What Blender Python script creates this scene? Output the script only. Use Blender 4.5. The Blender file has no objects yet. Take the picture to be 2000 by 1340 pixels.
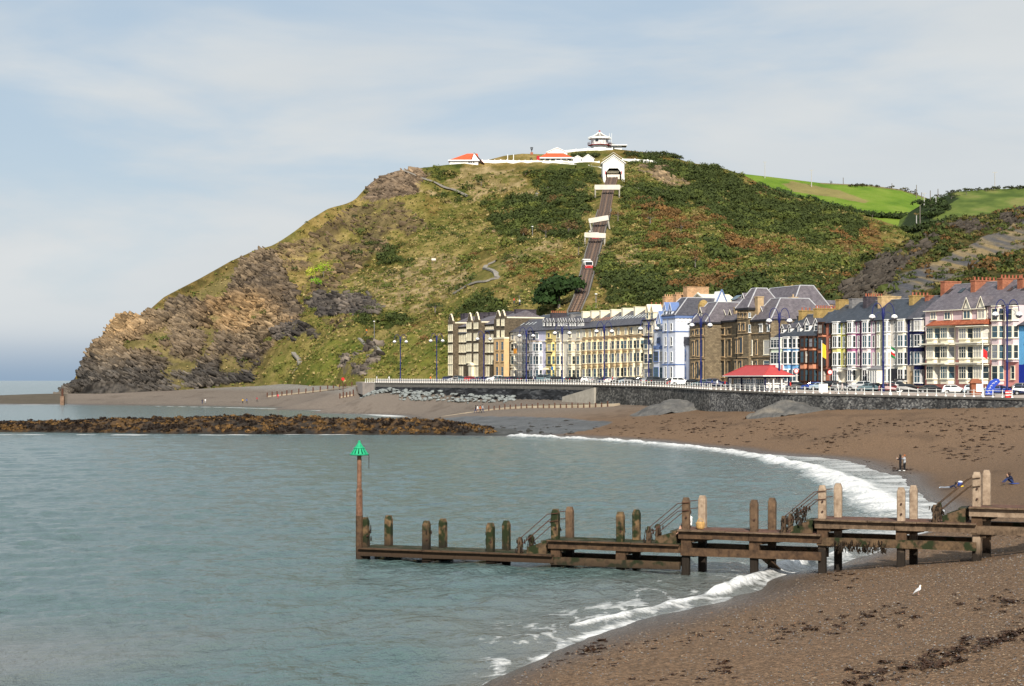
import bpy, bmesh, math, random
import numpy as np
from mathutils import Vector, Matrix

random.seed(7)
scene = bpy.context.scene
COL = scene.collection
R = math.radians

# ------------------------------------------------------------------ camera
FPX, HZ, CH = 3400.0, 738.0, 10.0          # focal length and eye level in photo pixels, eye height in metres
cam_d = bpy.data.cameras.new('camera')
cam = bpy.data.objects.new('camera', cam_d); COL.objects.link(cam)
cam.location = (0, 0, CH); cam.rotation_euler = (R(90), 0, 0)
cam_d.sensor_width = 36; cam_d.lens = 36 * FPX / 2000
cam_d.shift_y = (HZ - 670) / 2000
cam_d.clip_start = 0.5; cam_d.clip_end = 30000
scene.camera = cam
scene.render.resolution_x = 1024; scene.render.resolution_y = 686

# ------------------------------------------------------------------ sun and sky
SUN = Vector((0.05, -0.998, 0)).normalized(); SUN_EL = R(34)
SUNV = Vector((SUN.x * math.cos(SUN_EL), SUN.y * math.cos(SUN_EL), math.sin(SUN_EL)))
sd = bpy.data.lights.new('sun', 'SUN'); sd.energy = 5.0; sd.angle = R(0.5); sd.color = (1.0, 0.93, 0.82)
so = bpy.data.objects.new('sun', sd); COL.objects.link(so)
so.rotation_euler = SUNV.to_track_quat('Z', 'Y').to_euler(); so.location = (0, 0, 300)

w = bpy.data.worlds.new('World'); scene.world = w; w.use_nodes = True
nt = w.node_tree; nt.nodes.clear()
def wn(t, **k):
    n = nt.nodes.new(t)
    for a, b in k.items(): setattr(n, a, b)
    return n
sky = wn('ShaderNodeTexSky', sky_type='NISHITA'); sky.sun_disc = False
sky.sun_elevation = SUN_EL; sky.sun_rotation = math.atan2(SUN.x, SUN.y)
sky.air_density = 1.0; sky.dust_density = 0.6; sky.ozone_density = 1.5
tc = wn('ShaderNodeTexCoord'); sep = wn('ShaderNodeSeparateXYZ'); nt.links.new(tc.outputs['Generated'], sep.inputs[0])
mp = wn('ShaderNodeMapping'); mp.inputs['Scale'].default_value = (1.9, 1.9, 8.0); mp.inputs['Location'].default_value = (3.35, 0.4, 0.55)
nt.links.new(tc.outputs['Generated'], mp.inputs[0])
nz = wn('ShaderNodeTexNoise'); nz.inputs['Scale'].default_value = 1.7; nz.inputs['Detail'].default_value = 6; nz.inputs['Roughness'].default_value = 0.52
nz.inputs['Distortion'].default_value = 0.35
nt.links.new(mp.outputs[0], nz.inputs['Vector'])
cr = wn('ShaderNodeMapRange'); cr.inputs[1].default_value = 0.36; cr.inputs[2].default_value = 0.62; cr.inputs[3].default_value = 0.10
cr.interpolation_type = 'SMOOTHSTEP'
nt.links.new(nz.outputs['Fac'], cr.inputs[0])
lowc = wn('ShaderNodeMapRange'); lowc.interpolation_type = 'SMOOTHSTEP'; lowc.inputs[1].default_value = 0.03; lowc.inputs[2].default_value = 0.15; lowc.inputs[3].default_value = 0.30; lowc.inputs[4].default_value = 0.0   # distant cloud piles up towards the horizon
nt.links.new(sep.outputs[2], lowc.inputs[0]); cadd = wn('ShaderNodeMath', operation='ADD', use_clamp=True); nt.links.new(cr.outputs[0], cadd.inputs[0]); nt.links.new(lowc.outputs[0], cadd.inputs[1])
base = wn('ShaderNodeMix', data_type='RGBA')                # clear sky veiled by thin high cloud
base.inputs[0].default_value = 0.78
nt.links.new(sky.outputs[0], base.inputs[6]); base.inputs[7].default_value = (4.4, 5.5, 6.6, 1)
nz2 = wn('ShaderNodeTexNoise'); nz2.inputs['Scale'].default_value = 2.6; nz2.inputs['Detail'].default_value = 5
nt.links.new(mp.outputs[0], nz2.inputs['Vector'])
ccol = wn('ShaderNodeMix', data_type='RGBA')
ccol.inputs[6].default_value = (5.5, 6.0, 6.4, 1); ccol.inputs[7].default_value = (7.2, 7.4, 7.4, 1)
nt.links.new(nz2.outputs['Fac'], ccol.inputs[0])
clouds = wn('ShaderNodeMix', data_type='RGBA')
nt.links.new(cadd.outputs[0], clouds.inputs[0]); nt.links.new(base.outputs[2], clouds.inputs[6]); nt.links.new(ccol.outputs[2], clouds.inputs[7])
hz = wn('ShaderNodeMapRange'); hz.interpolation_type = 'SMOOTHSTEP'    # the murk bank over the sea horizon, all the way round
hz.inputs[1].default_value = -0.004; hz.inputs[2].default_value = 0.036; hz.inputs[3].default_value = 0.85; hz.inputs[4].default_value = 0.0
nt.links.new(sep.outputs[2], hz.inputs[0])
murk = wn('ShaderNodeMix', data_type='RGBA')
nt.links.new(hz.outputs[0], murk.inputs[0]); nt.links.new(clouds.outputs[2], murk.inputs[6]); murk.inputs[7].default_value = (2.1, 3.2, 4.6, 1)
bg = wn('ShaderNodeBackground'); bg.inputs[1].default_value = 0.09
out = wn('ShaderNodeOutputWorld')
nt.links.new(murk.outputs[2], bg.inputs[0]); nt.links.new(bg.outputs[0], out.inputs[0])

scene.view_settings.view_transform = 'Standard'; scene.view_settings.look = 'None'
scene.view_settings.gamma = 1; scene.view_settings.exposure = 0.24
try: scene.view_settings.use_curve_mapping = False
except Exception: pass
scene.render.engine = 'CYCLES'

# ------------------------------------------------------------------ small tools
def at(px, py, D):                        # world point seen at a photo pixel, D metres ahead
    return Vector(((px - 1000) / FPX * D, D, CH + (HZ - py) / FPX * D))
def interp(x, tab):
    xs = [t[0] for t in tab]; ys = [t[1] for t in tab]
    return np.interp(x, xs, ys)

def _hash(ix, iy, seed):
    h = (ix.astype(np.int64) * 374761393 + iy.astype(np.int64) * 668265263 + seed * 974634777) & 0x7fffffff
    h = ((h ^ (h >> 13)) * 1274126177) & 0x7fffffff
    h = h ^ (h >> 16)
    return (h & 0xffff) / 65535.0
def vnoise(x, y, seed=0):
    x = np.asarray(x, float); y = np.asarray(y, float)
    ix = np.floor(x); iy = np.floor(y); fx = x - ix; fy = y - iy
    fx = fx * fx * (3 - 2 * fx); fy = fy * fy * (3 - 2 * fy)
    a = _hash(ix, iy, seed); b = _hash(ix + 1, iy, seed); c = _hash(ix, iy + 1, seed); d = _hash(ix + 1, iy + 1, seed)
    return (a + (b - a) * fx) * (1 - fy) + (c + (d - c) * fx) * fy
def fbm(x, y, seed=0, oct=4, gain=0.5):
    s = 0; a = 1; t = 0
    for o in range(oct):
        s = s + a * vnoise(x * 2 ** o + 17.3 * o, y * 2 ** o - 9.1 * o, seed + o); t += a; a *= gain
    return s / t
def ridged(x, y, seed=0, oct=4):
    s = 0; a = 1; t = 0
    for o in range(oct):
        s = s + a * (1 - np.abs(2 * vnoise(x * 2 ** o + 5.7 * o, y * 2 ** o + 3.1 * o, seed + o) - 1)); t += a; a *= 0.55
    return s / t
def inpoly(px, py, poly):
    r = np.zeros(np.shape(px), bool); n = len(poly)
    for i in range(n):
        x0, y0 = poly[i]; x1, y1 = poly[(i + 1) % n]
        if y0 == y1: continue
        c = ((y0 > py) != (y1 > py)) & (px < (x1 - x0) * (py - y0) / (y1 - y0) + x0)
        r ^= c
    return r
def segdist(X, Y, pts):
    d = np.full(np.shape(X), 1e9)
    for (x0, y0), (x1, y1) in zip(pts[:-1], pts[1:]):
        dx, dy = x1 - x0, y1 - y0; L = dx * dx + dy * dy + 1e-9
        t = np.clip(((X - x0) * dx + (Y - y0) * dy) / L, 0, 1)
        d = np.minimum(d, np.hypot(X - x0 - t * dx, Y - y0 - t * dy))
    return d
class TPS:
    def __init__(s, pts, smooth=0.0, sc=100.0):
        P = np.array(pts, float); s.sc = sc; xy = P[:, :2] / sc; n = len(P)
        d2 = ((xy[:, None] - xy[None]) ** 2).sum(-1)
        K = 0.5 * d2 * np.log(d2 + 1e-12) + np.eye(n) * smooth
        A = np.zeros((n + 3, n + 3)); A[:n, :n] = K; A[:n, n] = 1; A[:n, n + 1:] = xy; A[n, :n] = 1; A[n + 1:, :n] = xy.T
        b = np.zeros(n + 3); b[:n] = P[:, 2]
        s.w = np.linalg.solve(A, b); s.xy = xy
    def __call__(s, X, Y):
        X = np.asarray(X, float) / s.sc; Y = np.asarray(Y, float) / s.sc; n = len(s.xy)
        r = s.w[n] + s.w[n + 1] * X + s.w[n + 2] * Y
        for i in range(n):
            d2 = (X - s.xy[i, 0]) ** 2 + (Y - s.xy[i, 1]) ** 2
            r = r + s.w[i] * 0.5 * d2 * np.log(d2 + 1e-12)
        return r

# ------------------------------------------------------------------ materials
MATS = {}
def nmat(name):
    m = bpy.data.materials.new(name); m.use_nodes = True
    t = m.node_tree; b = t.nodes['Principled BSDF']; b.inputs['Specular IOR Level'].default_value = 0.3
    MATS[name] = m
    return m, t, b
def node(t, typ, **k):
    n = t.nodes.new(typ)
    for a, b in k.items(): setattr(n, a, b)
    return n
def pmat(name, col, rough=0.7, var=0.18, scale=2.0, bump=0.15, metal=0.0, spec=0.3, stretch=(1, 1, 1), bscale=None):
    """painted / plain surface: its colour broken up by a fine procedural wear noise"""
    if name in MATS: return MATS[name]
    m, t, b = nmat(name)
    tcn = node(t, 'ShaderNodeTexCoord'); mpn = node(t, 'ShaderNodeMapping'); mpn.inputs['Scale'].default_value = stretch
    t.links.new(tcn.outputs['Object'], mpn.inputs[0])
    n = node(t, 'ShaderNodeTexNoise'); n.inputs['Scale'].default_value = scale; n.inputs['Detail'].default_value = 6; n.inputs['Roughness'].default_value = 0.62
    t.links.new(mpn.outputs[0], n.inputs['Vector'])
    mr = node(t, 'ShaderNodeMapRange'); mr.inputs[1].default_value = 0.3; mr.inputs[2].default_value = 0.7
    mr.inputs[3].default_value = 1 - var; mr.inputs[4].default_value = 1 + var * 0.6
    t.links.new(n.outputs['Fac'], mr.inputs[0])
    mx = node(t, 'ShaderNodeMix', data_type='RGBA', blend_type='MULTIPLY'); mx.inputs[0].default_value = 1
    mx.inputs[6].default_value = (*col, 1)
    t.links.new(mr.outputs[0], mx.inputs[7]); t.links.new(mx.outputs[2], b.inputs['Base Color'])
    b.inputs['Roughness'].default_value = rough; b.inputs['Metallic'].default_value = metal; b.inputs['Specular IOR Level'].default_value = spec
    if bump:
        n2 = node(t, 'ShaderNodeTexNoise'); n2.inputs['Scale'].default_value = bscale or scale * 3; n2.inputs['Detail'].default_value = 5
        t.links.new(mpn.outputs[0], n2.inputs['Vector'])
        bp = node(t, 'ShaderNodeBump'); bp.inputs['Strength'].default_value = bump; bp.inputs['Distance'].default_value = 0.05
        t.links.new(n2.outputs['Fac'], bp.inputs['Height']); t.links.new(bp.outputs[0], b.inputs['Normal'])
    return m
def blockmat(name, ca, cb, mortar, sx=0.5, sz=0.25, rough=0.85, bump=0.5):
    """coursed stone, brick or slate as brick texture on the object's own x/z (y folded into x)"""
    if name in MATS: return MATS[name]
    m, t, b = nmat(name)
    tcn = node(t, 'ShaderNodeTexCoord'); sp = node(t, 'ShaderNodeSeparateXYZ'); cb_ = node(t, 'ShaderNodeCombineXYZ')
    t.links.new(tcn.outputs['Object'], sp.inputs[0])
    ad = node(t, 'ShaderNodeMath', operation='ADD'); t.links.new(sp.outputs[0], ad.inputs[0]); t.links.new(sp.outputs[1], ad.inputs[1])
    t.links.new(ad.outputs[0], cb_.inputs[0]); t.links.new(sp.outputs[2], cb_.inputs[1])
    br = node(t, 'ShaderNodeTexBrick'); br.inputs['Scale'].default_value = 1.0
    br.inputs['Brick Width'].default_value = sx; br.inputs['Row Height'].default_value = sz; br.inputs['Mortar Size'].default_value = sz * 0.07
    br.inputs['Color1'].default_value = (*ca, 1); br.inputs['Color2'].default_value = (*cb, 1); br.inputs['Mortar'].default_value = (*mortar, 1)
    t.links.new(cb_.outputs[0], br.inputs['Vector'])
    n = node(t, 'ShaderNodeTexNoise'); n.inputs['Scale'].default_value = 1.3; n.inputs['Detail'].default_value = 8; n.inputs['Roughness'].default_value = 0.7
    t.links.new(tcn.outputs['Object'], n.inputs['Vector'])
    mr = node(t, 'ShaderNodeMapRange'); mr.inputs[1].default_value = 0.3; mr.inputs[2].default_value = 0.7; mr.inputs[3].default_value = 0.65; mr.inputs[4].default_value = 1.3
    t.links.new(n.outputs['Fac'], mr.inputs[0])
    mx = node(t, 'ShaderNodeMix', data_type='RGBA', blend_type='MULTIPLY'); mx.inputs[0].default_value = 1
    t.links.new(br.outputs['Color'], mx.inputs[6]); t.links.new(mr.outputs[0], mx.inputs[7]); t.links.new(mx.outputs[2], b.inputs['Base Color'])
    bp = node(t, 'ShaderNodeBump'); bp.inputs['Strength'].default_value = bump; bp.inputs['Distance'].default_value = 0.04; bp.invert = True
    t.links.new(br.outputs['Fac'], bp.inputs['Height']); t.links.new(bp.outputs[0], b.inputs['Normal'])
    b.inputs['Roughness'].default_value = rough
    return m
def attr_mat(name, rough=0.9, nscale=0.35, var=0.35, bump=0.6, bdist=0.4, nscale2=2.0, spec=0.15, dirt=None):
    """surface whose kind of ground (grass, rock, sand) comes from the mesh's ground_colour attribute, plus fine grain"""
    m, t, b = nmat(name)
    a = node(t, 'ShaderNodeAttribute'); a.attribute_name = 'ground_colour'
    g = node(t, 'ShaderNodeNewGeometry')
    n = node(t, 'ShaderNodeTexNoise'); n.inputs['Scale'].default_value = nscale; n.inputs['Detail'].default_value = 9; n.inputs['Roughness'].default_value = 0.72
    t.links.new(g.outputs['Position'], n.inputs['Vector'])
    mr = node(t, 'ShaderNodeMapRange'); mr.inputs[1].default_value = 0.28; mr.inputs[2].default_value = 0.72; mr.inputs[3].default_value = 1 - var; mr.inputs[4].default_value = 1 + var
    t.links.new(n.outputs['Fac'], mr.inputs[0])
    mx = node(t, 'ShaderNodeMix', data_type='RGBA', blend_type='MULTIPLY'); mx.inputs[0].default_value = 1
    t.links.new(a.outputs['Color'], mx.inputs[6]); t.links.new(mr.outputs[0], mx.inputs[7])
    t.links.new(mx.outputs[2], b.inputs['Base Color'])
    n2 = node(t, 'ShaderNodeTexNoise'); n2.inputs['Scale'].default_value = nscale2; n2.inputs['Detail'].default_value = 7; n2.inputs['Roughness'].default_value = 0.65
    t.links.new(g.outputs['Position'], n2.inputs['Vector'])
    bp = node(t, 'ShaderNodeBump'); bp.inputs['Strength'].default_value = bump; bp.inputs['Distance'].default_value = bdist
    t.links.new(n2.outputs['Fac'], bp.inputs['Height']); t.links.new(bp.outputs[0], b.inputs['Normal'])
    b.inputs['Roughness'].default_value = rough; b.inputs['Specular IOR Level'].default_value = spec
    return m, t, b, mx

# ------------------------------------------------------------------ objects
def tag(o, label=None, cat=None, group=None, kind=None):
    if label: o['label'] = label
    if cat: o['category'] = cat
    if group: o['group'] = group
    if kind: o['kind'] = kind
    return o
def link(name, me, m=None, parent=None, loc=None):
    o = bpy.data.objects.new(name, me); COL.objects.link(o)
    if m is not None and me is not None and not me.materials: me.materials.append(m)
    if parent is not None: o.parent = parent
    if loc is not None: o.location = loc
    return o
def thing(name, label, cat, loc=(0, 0, 0), rz=0.0, group=None):
    o = bpy.data.objects.new(name, None); COL.objects.link(o); o.empty_display_size = 0.3
    o.location = loc; o.rotation_euler = (0, 0, rz)
    return tag(o, label, cat, group)
class MB:
    """collects simple solids into one mesh"""
    def __init__(s): s.v = []; s.f = []; s.mi = []; s.cur = 0
    def add(s, v, f):
        k = len(s.v); s.v += [tuple(p) for p in v]; s.f += [tuple(i + k for i in q) for q in f]; s.mi += [s.cur] * len(f); return s
    def box(s, x0, x1, y0, y1, z0, z1):
        return s.add([(x0, y0, z0), (x1, y0, z0), (x1, y1, z0), (x0, y1, z0), (x0, y0, z1), (x1, y0, z1), (x1, y1, z1), (x0, y1, z1)],
                     [(0, 3, 2, 1), (4, 5, 6, 7), (0, 1, 5, 4), (1, 2, 6, 5), (2, 3, 7, 6), (3, 0, 4, 7)])
    def prism(s, poly, z0, z1):              # vertical prism over a plan polygon (counter-clockwise)
        n = len(poly); v = [(x, y, z0) for x, y in poly] + [(x, y, z1) for x, y in poly]
        f = [tuple(range(n - 1, -1, -1)), tuple(range(n, 2 * n))] + [(i, (i + 1) % n, n + (i + 1) % n, n + i) for i in range(n)]
        return s.add(v, f)
    def sweepx(s, prof, x0, x1):             # profile in (y,z) run along x
        n = len(prof); v = [(x0, y, z) for y, z in prof] + [(x1, y, z) for y, z in prof]
        f = [tuple(range(n)), tuple(range(2 * n - 1, n - 1, -1))] + [(i, n + i, n + (i + 1) % n, (i + 1) % n) for i in range(n)]
        return s.add(v, f)
    def sweepy(s, prof, y0, y1):             # profile in (x,z) run along y
        n = len(prof); v = [(x, y0, z) for x, z in prof] + [(x, y1, z) for x, z in prof]
        f = [tuple(range(n)), tuple(range(2 * n - 1, n - 1, -1))] + [(i, n + i, n + (i + 1) % n, (i + 1) % n) for i in range(n)]
        return s.add(v, f)
    def bar(s, a, b, r, n=6, r2=None):
        a = Vector(a); b = Vector(b); d = (b - a)
        if d.length < 1e-6: return s
        d.normalize(); q = d.to_track_quat('Z', 'Y'); r2 = r if r2 is None else r2
        v = []
        for p, rr in ((a, r), (b, r2)):
            for i in range(n):
                an = 2 * math.pi * (i + 0.5) / n
                v.append(p + q @ Vector((math.cos(an) * rr, math.sin(an) * rr, 0)))
        f = [tuple(range(n - 1, -1, -1)), tuple(range(n, 2 * n))] + [(i, (i + 1) % n, n + (i + 1) % n, n + i) for i in range(n)]
        return s.add(v, f)
    def lathe(s, prof, n=10, c=(0, 0)):      # (r,z) profile
        v = []; m = len(prof)
        for r, z in prof:
            for i in range(n):
                an = 2 * math.pi * i / n; v.append((c[0] + r * math.cos(an), c[1] + r * math.sin(an), z))
        f = []
        for k in range(m - 1):
            for i in range(n):
                f.append((k * n + i, k * n + (i + 1) % n, (k + 1) * n + (i + 1) % n, (k + 1) * n + i))
        f.append(tuple(range(n - 1, -1, -1))); f.append(tuple(range((m - 1) * n, m * n)))
        return s.add(v, f)
    def mesh(s, name, mats=None, smooth=False):
        me = bpy.data.meshes.new(name); me.from_pydata(s.v, [], s.f)
        if mats:
            for m in (mats if isinstance(mats, (list, tuple)) else [mats]): me.materials.append(m)
            if len(me.materials) > 1: me.polygons.foreach_set('material_index', s.mi)
        if smooth: me.polygons.foreach_set('use_smooth', [True] * len(me.polygons))
        me.update(); return me
    def build(s, name, m, parent=None, loc=None, smooth=False):
        return link(name, s.mesh(name, m, smooth), None, parent, loc)
def tri_mesh(name, V, Fc, nper, mats=None, smooth=False, col=None, colname='ground_colour'):
    """fast numpy mesh: V (n,3), Fc (m,nper)"""
    me = bpy.data.meshes.new(name)
    me.vertices.add(len(V)); me.vertices.foreach_set('co', np.ascontiguousarray(V, np.float32).ravel())
    me.loops.add(Fc.size); me.loops.foreach_set('vertex_index', np.ascontiguousarray(Fc, np.int32).ravel())
    me.polygons.add(len(Fc)); me.polygons.foreach_set('loop_start', np.arange(0, Fc.size, nper, dtype=np.int32))
    try: me.polygons.foreach_set('loop_total', np.full(len(Fc), nper, np.int32))
    except Exception: pass
    if smooth: me.polygons.foreach_set('use_smooth', np.ones(len(Fc), bool))
    if mats:
        for m in (mats if isinstance(mats, (list, tuple)) else [mats]): me.materials.append(m)
    if col is not None:
        for nm, arr in (col.items() if isinstance(col, dict) else {colname: col}.items()):
            if arr.ndim == 2:
                a = me.color_attributes.new(nm, 'FLOAT_COLOR', 'POINT'); c4 = np.ones((len(V), 4), np.float32); c4[:, :arr.shape[1]] = arr
                a.data.foreach_set('color', c4.ravel())
            else:
                a = me.attributes.new(nm, 'FLOAT', 'POINT'); a.data.foreach_set('value', np.ascontiguousarray(arr, np.float32))
    me.update(calc_edges=True); me.validate(); return me
def gridfaces(nr, nc):
    i = np.arange(nr - 1)[:, None] * nc + np.arange(nc - 1)[None]
    return np.stack([i, i + 1, i + nc + 1, i + nc], -1).reshape(-1, 4)
def gridnormals(V):                      # V (nr,nc,3)
    du = np.gradient(V, axis=1); dv = np.gradient(V, axis=0); n = np.cross(du, dv)
    n /= np.linalg.norm(n, axis=-1, keepdims=True) + 1e-9
    n[n[..., 2] < 0] *= -1
    return n
# ------------------------------------------------------------------ lines of the town: sea wall and house fronts
WALL = [(640, 530, 8.7), (700, 514, 8.66), (735, 505, 8.64), (1000, 435, 8.57), (1160, 394, 8.45), (1250, 371, 8.3), (1300, 356, 8.15), (1386, 328, 7.8),
        (1540, 296, 7.43), (1740, 275, 7.25), (1972, 252, 7.1), (2150, 237, 7.0)]
FACE = [(700, 568), (875, 520), (1000, 472), (1270, 388), (1500, 337), (1700, 311), (1900, 288), (2000, 277), (2150, 262)]
def wallD(px): return interp(px, [(a, b) for a, b, c in WALL])
def wallZ(px): return interp(px, [(a, c) for a, b, c in WALL])
def faceD(px): return interp(px, FACE)
def groundZ(px, D):                       # height of promenade and street
    t = np.clip((D - wallD(px)) / np.maximum(faceD(px) - wallD(px), 1), 0, 1)
    return wallZ(px) + 0.9 * t

# ------------------------------------------------------------------ beach
SHORE = [(700, 1480, 0), (930, 1340, 0), (1080, 1275, 0), (1250, 1215, 0), (1400, 1180, 0), (1500, 1150, 0), (1620, 1110, 0), (1740, 1070, 0), (1815, 1040, 0), (1850, 1010, 0), (1840, 985, 0),
         (1770, 930, 0), (1690, 908, 0), (1600, 893, 0), (1450, 878, 0), (1300, 863, 0), (1180, 856, 0), (1080, 852, 0), (960, 850, 0)]
FARSHORE = [(-150, 788, 0), (0, 790, 0), (200, 791, 0), (400, 793, 0), (560, 797, 0), (700, 803, 0), (780, 811, 0)]
def zpt(px, py, z):
    D = (CH - z) * FPX / (py - HZ); return ((px - 1000) / FPX * D, D, z)
def dpt(px, D, z): return ((px - 1000) / FPX * D, D, z)
shore_pts = [zpt(*p) for p in SHORE]; far_pts = [zpt(*p) for p in FARSHORE]
bc = list(shore_pts) + list(far_pts)
sp = np.array(shore_pts)[:, :2]
for i in range(len(sp)):                  # the sea bed a little way out
    t = sp[min(i + 1, len(sp) - 1)] - sp[max(i - 1, 0)]; t /= np.hypot(*t); nrm = np.array((-t[1], t[0]))
    q = sp[i] + nrm * 10; bc.append((q[0], q[1], -0.75))
bc += [dpt(px, D, z) for px, D, z in [(900, 270, -1.4), (500, 270, -2), (0, 270, -2), (-200, 280, -2), (500, 150, -2.6), (100, 110, -3), (800, 90, -2), (1000, 180, -2.3), (1300, 150, -1.6), (600, 60, -1.6), (300, 50, -2.5),
       (0, 480, -1.6), (300, 470, -1.4), (600, 440, -1.1), (700, 440, -0.8), (760, 435, -.5), (680, 480, -.7), (600, 510, -.9), (830, 415, .1), (500, 540, -.9), (-300, 520, -2), (-300, 720, 0.6), (0, 850, -3), (60, 790, -1.5), (-200, 800, -2.5), (150, 860, -2), (300, 900, -1)]]
bc += [zpt(px, py, z) for px, py, z in [(0, 773, 2.3), (60, 771, 2.7), (100, 769, 3.2), (40, 782, 1.2), (200, 780, 1.4)]]
for px, py, D in [(300, 765, 735), (420, 758, 745), (500, 753, 745), (620, 748, 680), (700, 752, 580), (640, 775, 560), (500, 775, 650), (720, 773, 500), (800, 788, 475), (850, 803, 450), (880, 820, 380), (850, 774, 470),
                  (1000, 781, 432), (930, 806, 395), (1080, 806, 376), (1160, 789, 391), (1250, 794, 367), (1150, 832, 322), (1040, 835, 328), (1300, 830, 303), (1386, 805, 325), (1386, 845, 272), (1540, 804, 296), (1740, 799, 275), (2000, 796, 249), (2150, 796, 237)]:
    p = at(px, py, D); bc.append((p.x, p.y, p.z))
bc += [zpt(px, py, z) for px, py, z in [(1763, 921, .16), (1865, 957, .36), (1972, 947, 1.1), (2000, 860, 2.5), (1700, 850, 2.4), (2000, 1000, 2.0), (2000, 1085, 1.5), (1908, 1096, 1.15), (1760, 1107, .67),
       (1606, 1117, .2), (1793, 1165, 1.25), (2000, 1340, 1.8), (1500, 1340, .8), (2000, 1200, 1.95), (2200, 1200, 3.0), (2200, 1340, 2.4), (2300, 1000, 4.0), (2300, 850, 4.5), (1200, 1400, .5), (1900, 1700, 1.6)]]
beach_tps = TPS(bc, smooth=0.0004)
def zbeach(X, Y):
    px = 1000 + FPX * X / Y
    z = beach_tps(X, Y)
    under = (Y > wallD(px) + 0.2) & (px > 700)
    z = np.where(under, np.minimum(z, 4.5), z)
    back = np.clip((Y - 770) / 60, 0, 1)
    return z - back * 12
cols = np.arange(-160, 2260, 7.0); rows = np.concatenate([np.geomspace(38, 320, 300), np.linspace(322, 800, 210)])
PX, DD = np.meshgrid(cols, rows); X = (PX - 1000) / FPX * DD; Y = DD
Zb = zbeach(X, Y)
dry = np.clip(Zb / 1.0, 0, 1)
Zb = Zb + dry * (0.10 * (fbm(X / 5, Y / 5, 3) - .5) + 0.22 * (fbm(X / 19, Y / 19, 8) - .5)) + dry * 0.05 * (vnoise(X / 0.8, Y / 0.8, 4) - .5)
Vb = np.stack([X, Y, Zb], -1)
sand = np.array([0.148, 0.093, 0.055]); wet = np.array([0.075, 0.058, 0.046]); weed = np.array([0.030, 0.018, 0.012]); shingle = np.array([0.20, 0.185, 0.165]); slate_c = np.array([0.10, 0.105, 0.11])
n1 = fbm(X / 9, Y / 22, 21, 5); n2 = fbm(X / 2.2, Y / 3.5, 22, 4); n3 = fbm(X / 40, Y / 40, 23, 3)
c = sand[None, None] * (0.85 + 0.4 * n3)[..., None]
far = np.clip((Y - 330) / 60, 0, 1)[..., None]
c = c * (1 - far) + far * (np.array([0.165, 0.135, 0.11]) * (0.8 + 0.4 * n3)[..., None])
up = np.clip((Zb - 4.6) / 1.5, 0, 1) * np.clip((Y - 480) / 60, 0, 1)        # pale shingle under the cliff
c = c * (1 - up[..., None]) + up[..., None] * shingle * (0.9 + .3 * n2)[..., None]
PYb = HZ - (Zb - CH) / DD * FPX
sl = inpoly(PX + 30 * (n2 - .5), PYb + 6 * (n1 - .5), [(930, 812), (1080, 815), (1200, 826), (1160, 838), (1080, 848), (930, 852), (820, 850), (840, 818)])
c[sl] = slate_c * (0.6 + 0.9 * n2[sl])[..., None]
wt = np.clip(1 - Zb / 0.40, 0, 1)[..., None]; c = c * (1 - wt) + wt * wet
line = np.exp(-((Zb - 2.45 - 0.5 * (n3 - .5)) / 0.22) ** 2) + 0.8 * np.exp(-((Zb - 1.35 - 0.5 * (n3 - .5)) / 0.16) ** 2) + .9 * np.exp(-((Zb - 4.3) / 0.3) ** 2) + 0.35
wm = np.clip((n1 * 0.5 + n2 * 0.5 + 0.12 * line - 0.67) * 14, 0, 1) * (Zb > .25) * (Zb < 6)
wm = wm * .30 * np.clip(n2 * 3 - .8, 0, 1); c = c * (1 - wm[..., None]) + wm[..., None] * weed
head = ((PX < 130) & (Y > 640)); c[head] = np.array([0.085, 0.07, 0.05]) * (0.7 + .7 * n2[head])[..., None]
bm_, bt_, bb_, bmx_ = attr_mat('beach_shingle', rough=0.9, nscale=5.5, var=0.45, bump=0.9, bdist=0.12, nscale2=9.0, spec=0.2)
vo = node(bt_, 'ShaderNodeTexVoronoi'); vo.inputs['Scale'].default_value = 11; gg = node(bt_, 'ShaderNodeNewGeometry'); bt_.links.new(gg.outputs['Position'], vo.inputs['Vector'])
sv = node(bt_, 'ShaderNodeSeparateColor'); bt_.links.new(vo.outputs['Color'], sv.inputs[0])
mr_ = node(bt_, 'ShaderNodeMapRange'); mr_.inputs[1].default_value = 0.0; mr_.inputs[2].default_value = 1.0; mr_.inputs[3].default_value = 0.6; mr_.inputs[4].default_value = 1.45
bt_.links.new(sv.outputs[0], mr_.inputs[0])
hs = node(bt_, 'ShaderNodeMix', data_type='RGBA', blend_type='MULTIPLY'); hs.inputs[0].default_value = 1
bt_.links.new(bmx_.outputs[2], hs.inputs[6]); bt_.links.new(mr_.outputs[0], hs.inputs[7]); bt_.links.new(hs.outputs[2], bb_.inputs['Base Color'])
sep_b = node(bt_, 'ShaderNodeSeparateXYZ'); bt_.links.new(gg.outputs['Position'], sep_b.inputs[0])
rr = node(bt_, 'ShaderNodeMapRange'); rr.inputs[1].default_value = 0.05; rr.inputs[2].default_value = 0.4; rr.inputs[3].default_value = 0.25; rr.inputs[4].default_value = 0.92
bt_.links.new(sep_b.outputs[2], rr.inputs[0]); bt_.links.new(rr.outputs[0], bb_.inputs['Roughness'])
tag(link('beach', tri_mesh('beach', Vb.reshape(-1, 3), gridfaces(*PX.shape), 4, bm_, True, c.reshape(-1, 3))), kind='structure')
def beachz(x, y): return float(zbeach(np.array([x]), np.array([y]))[0])

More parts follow.
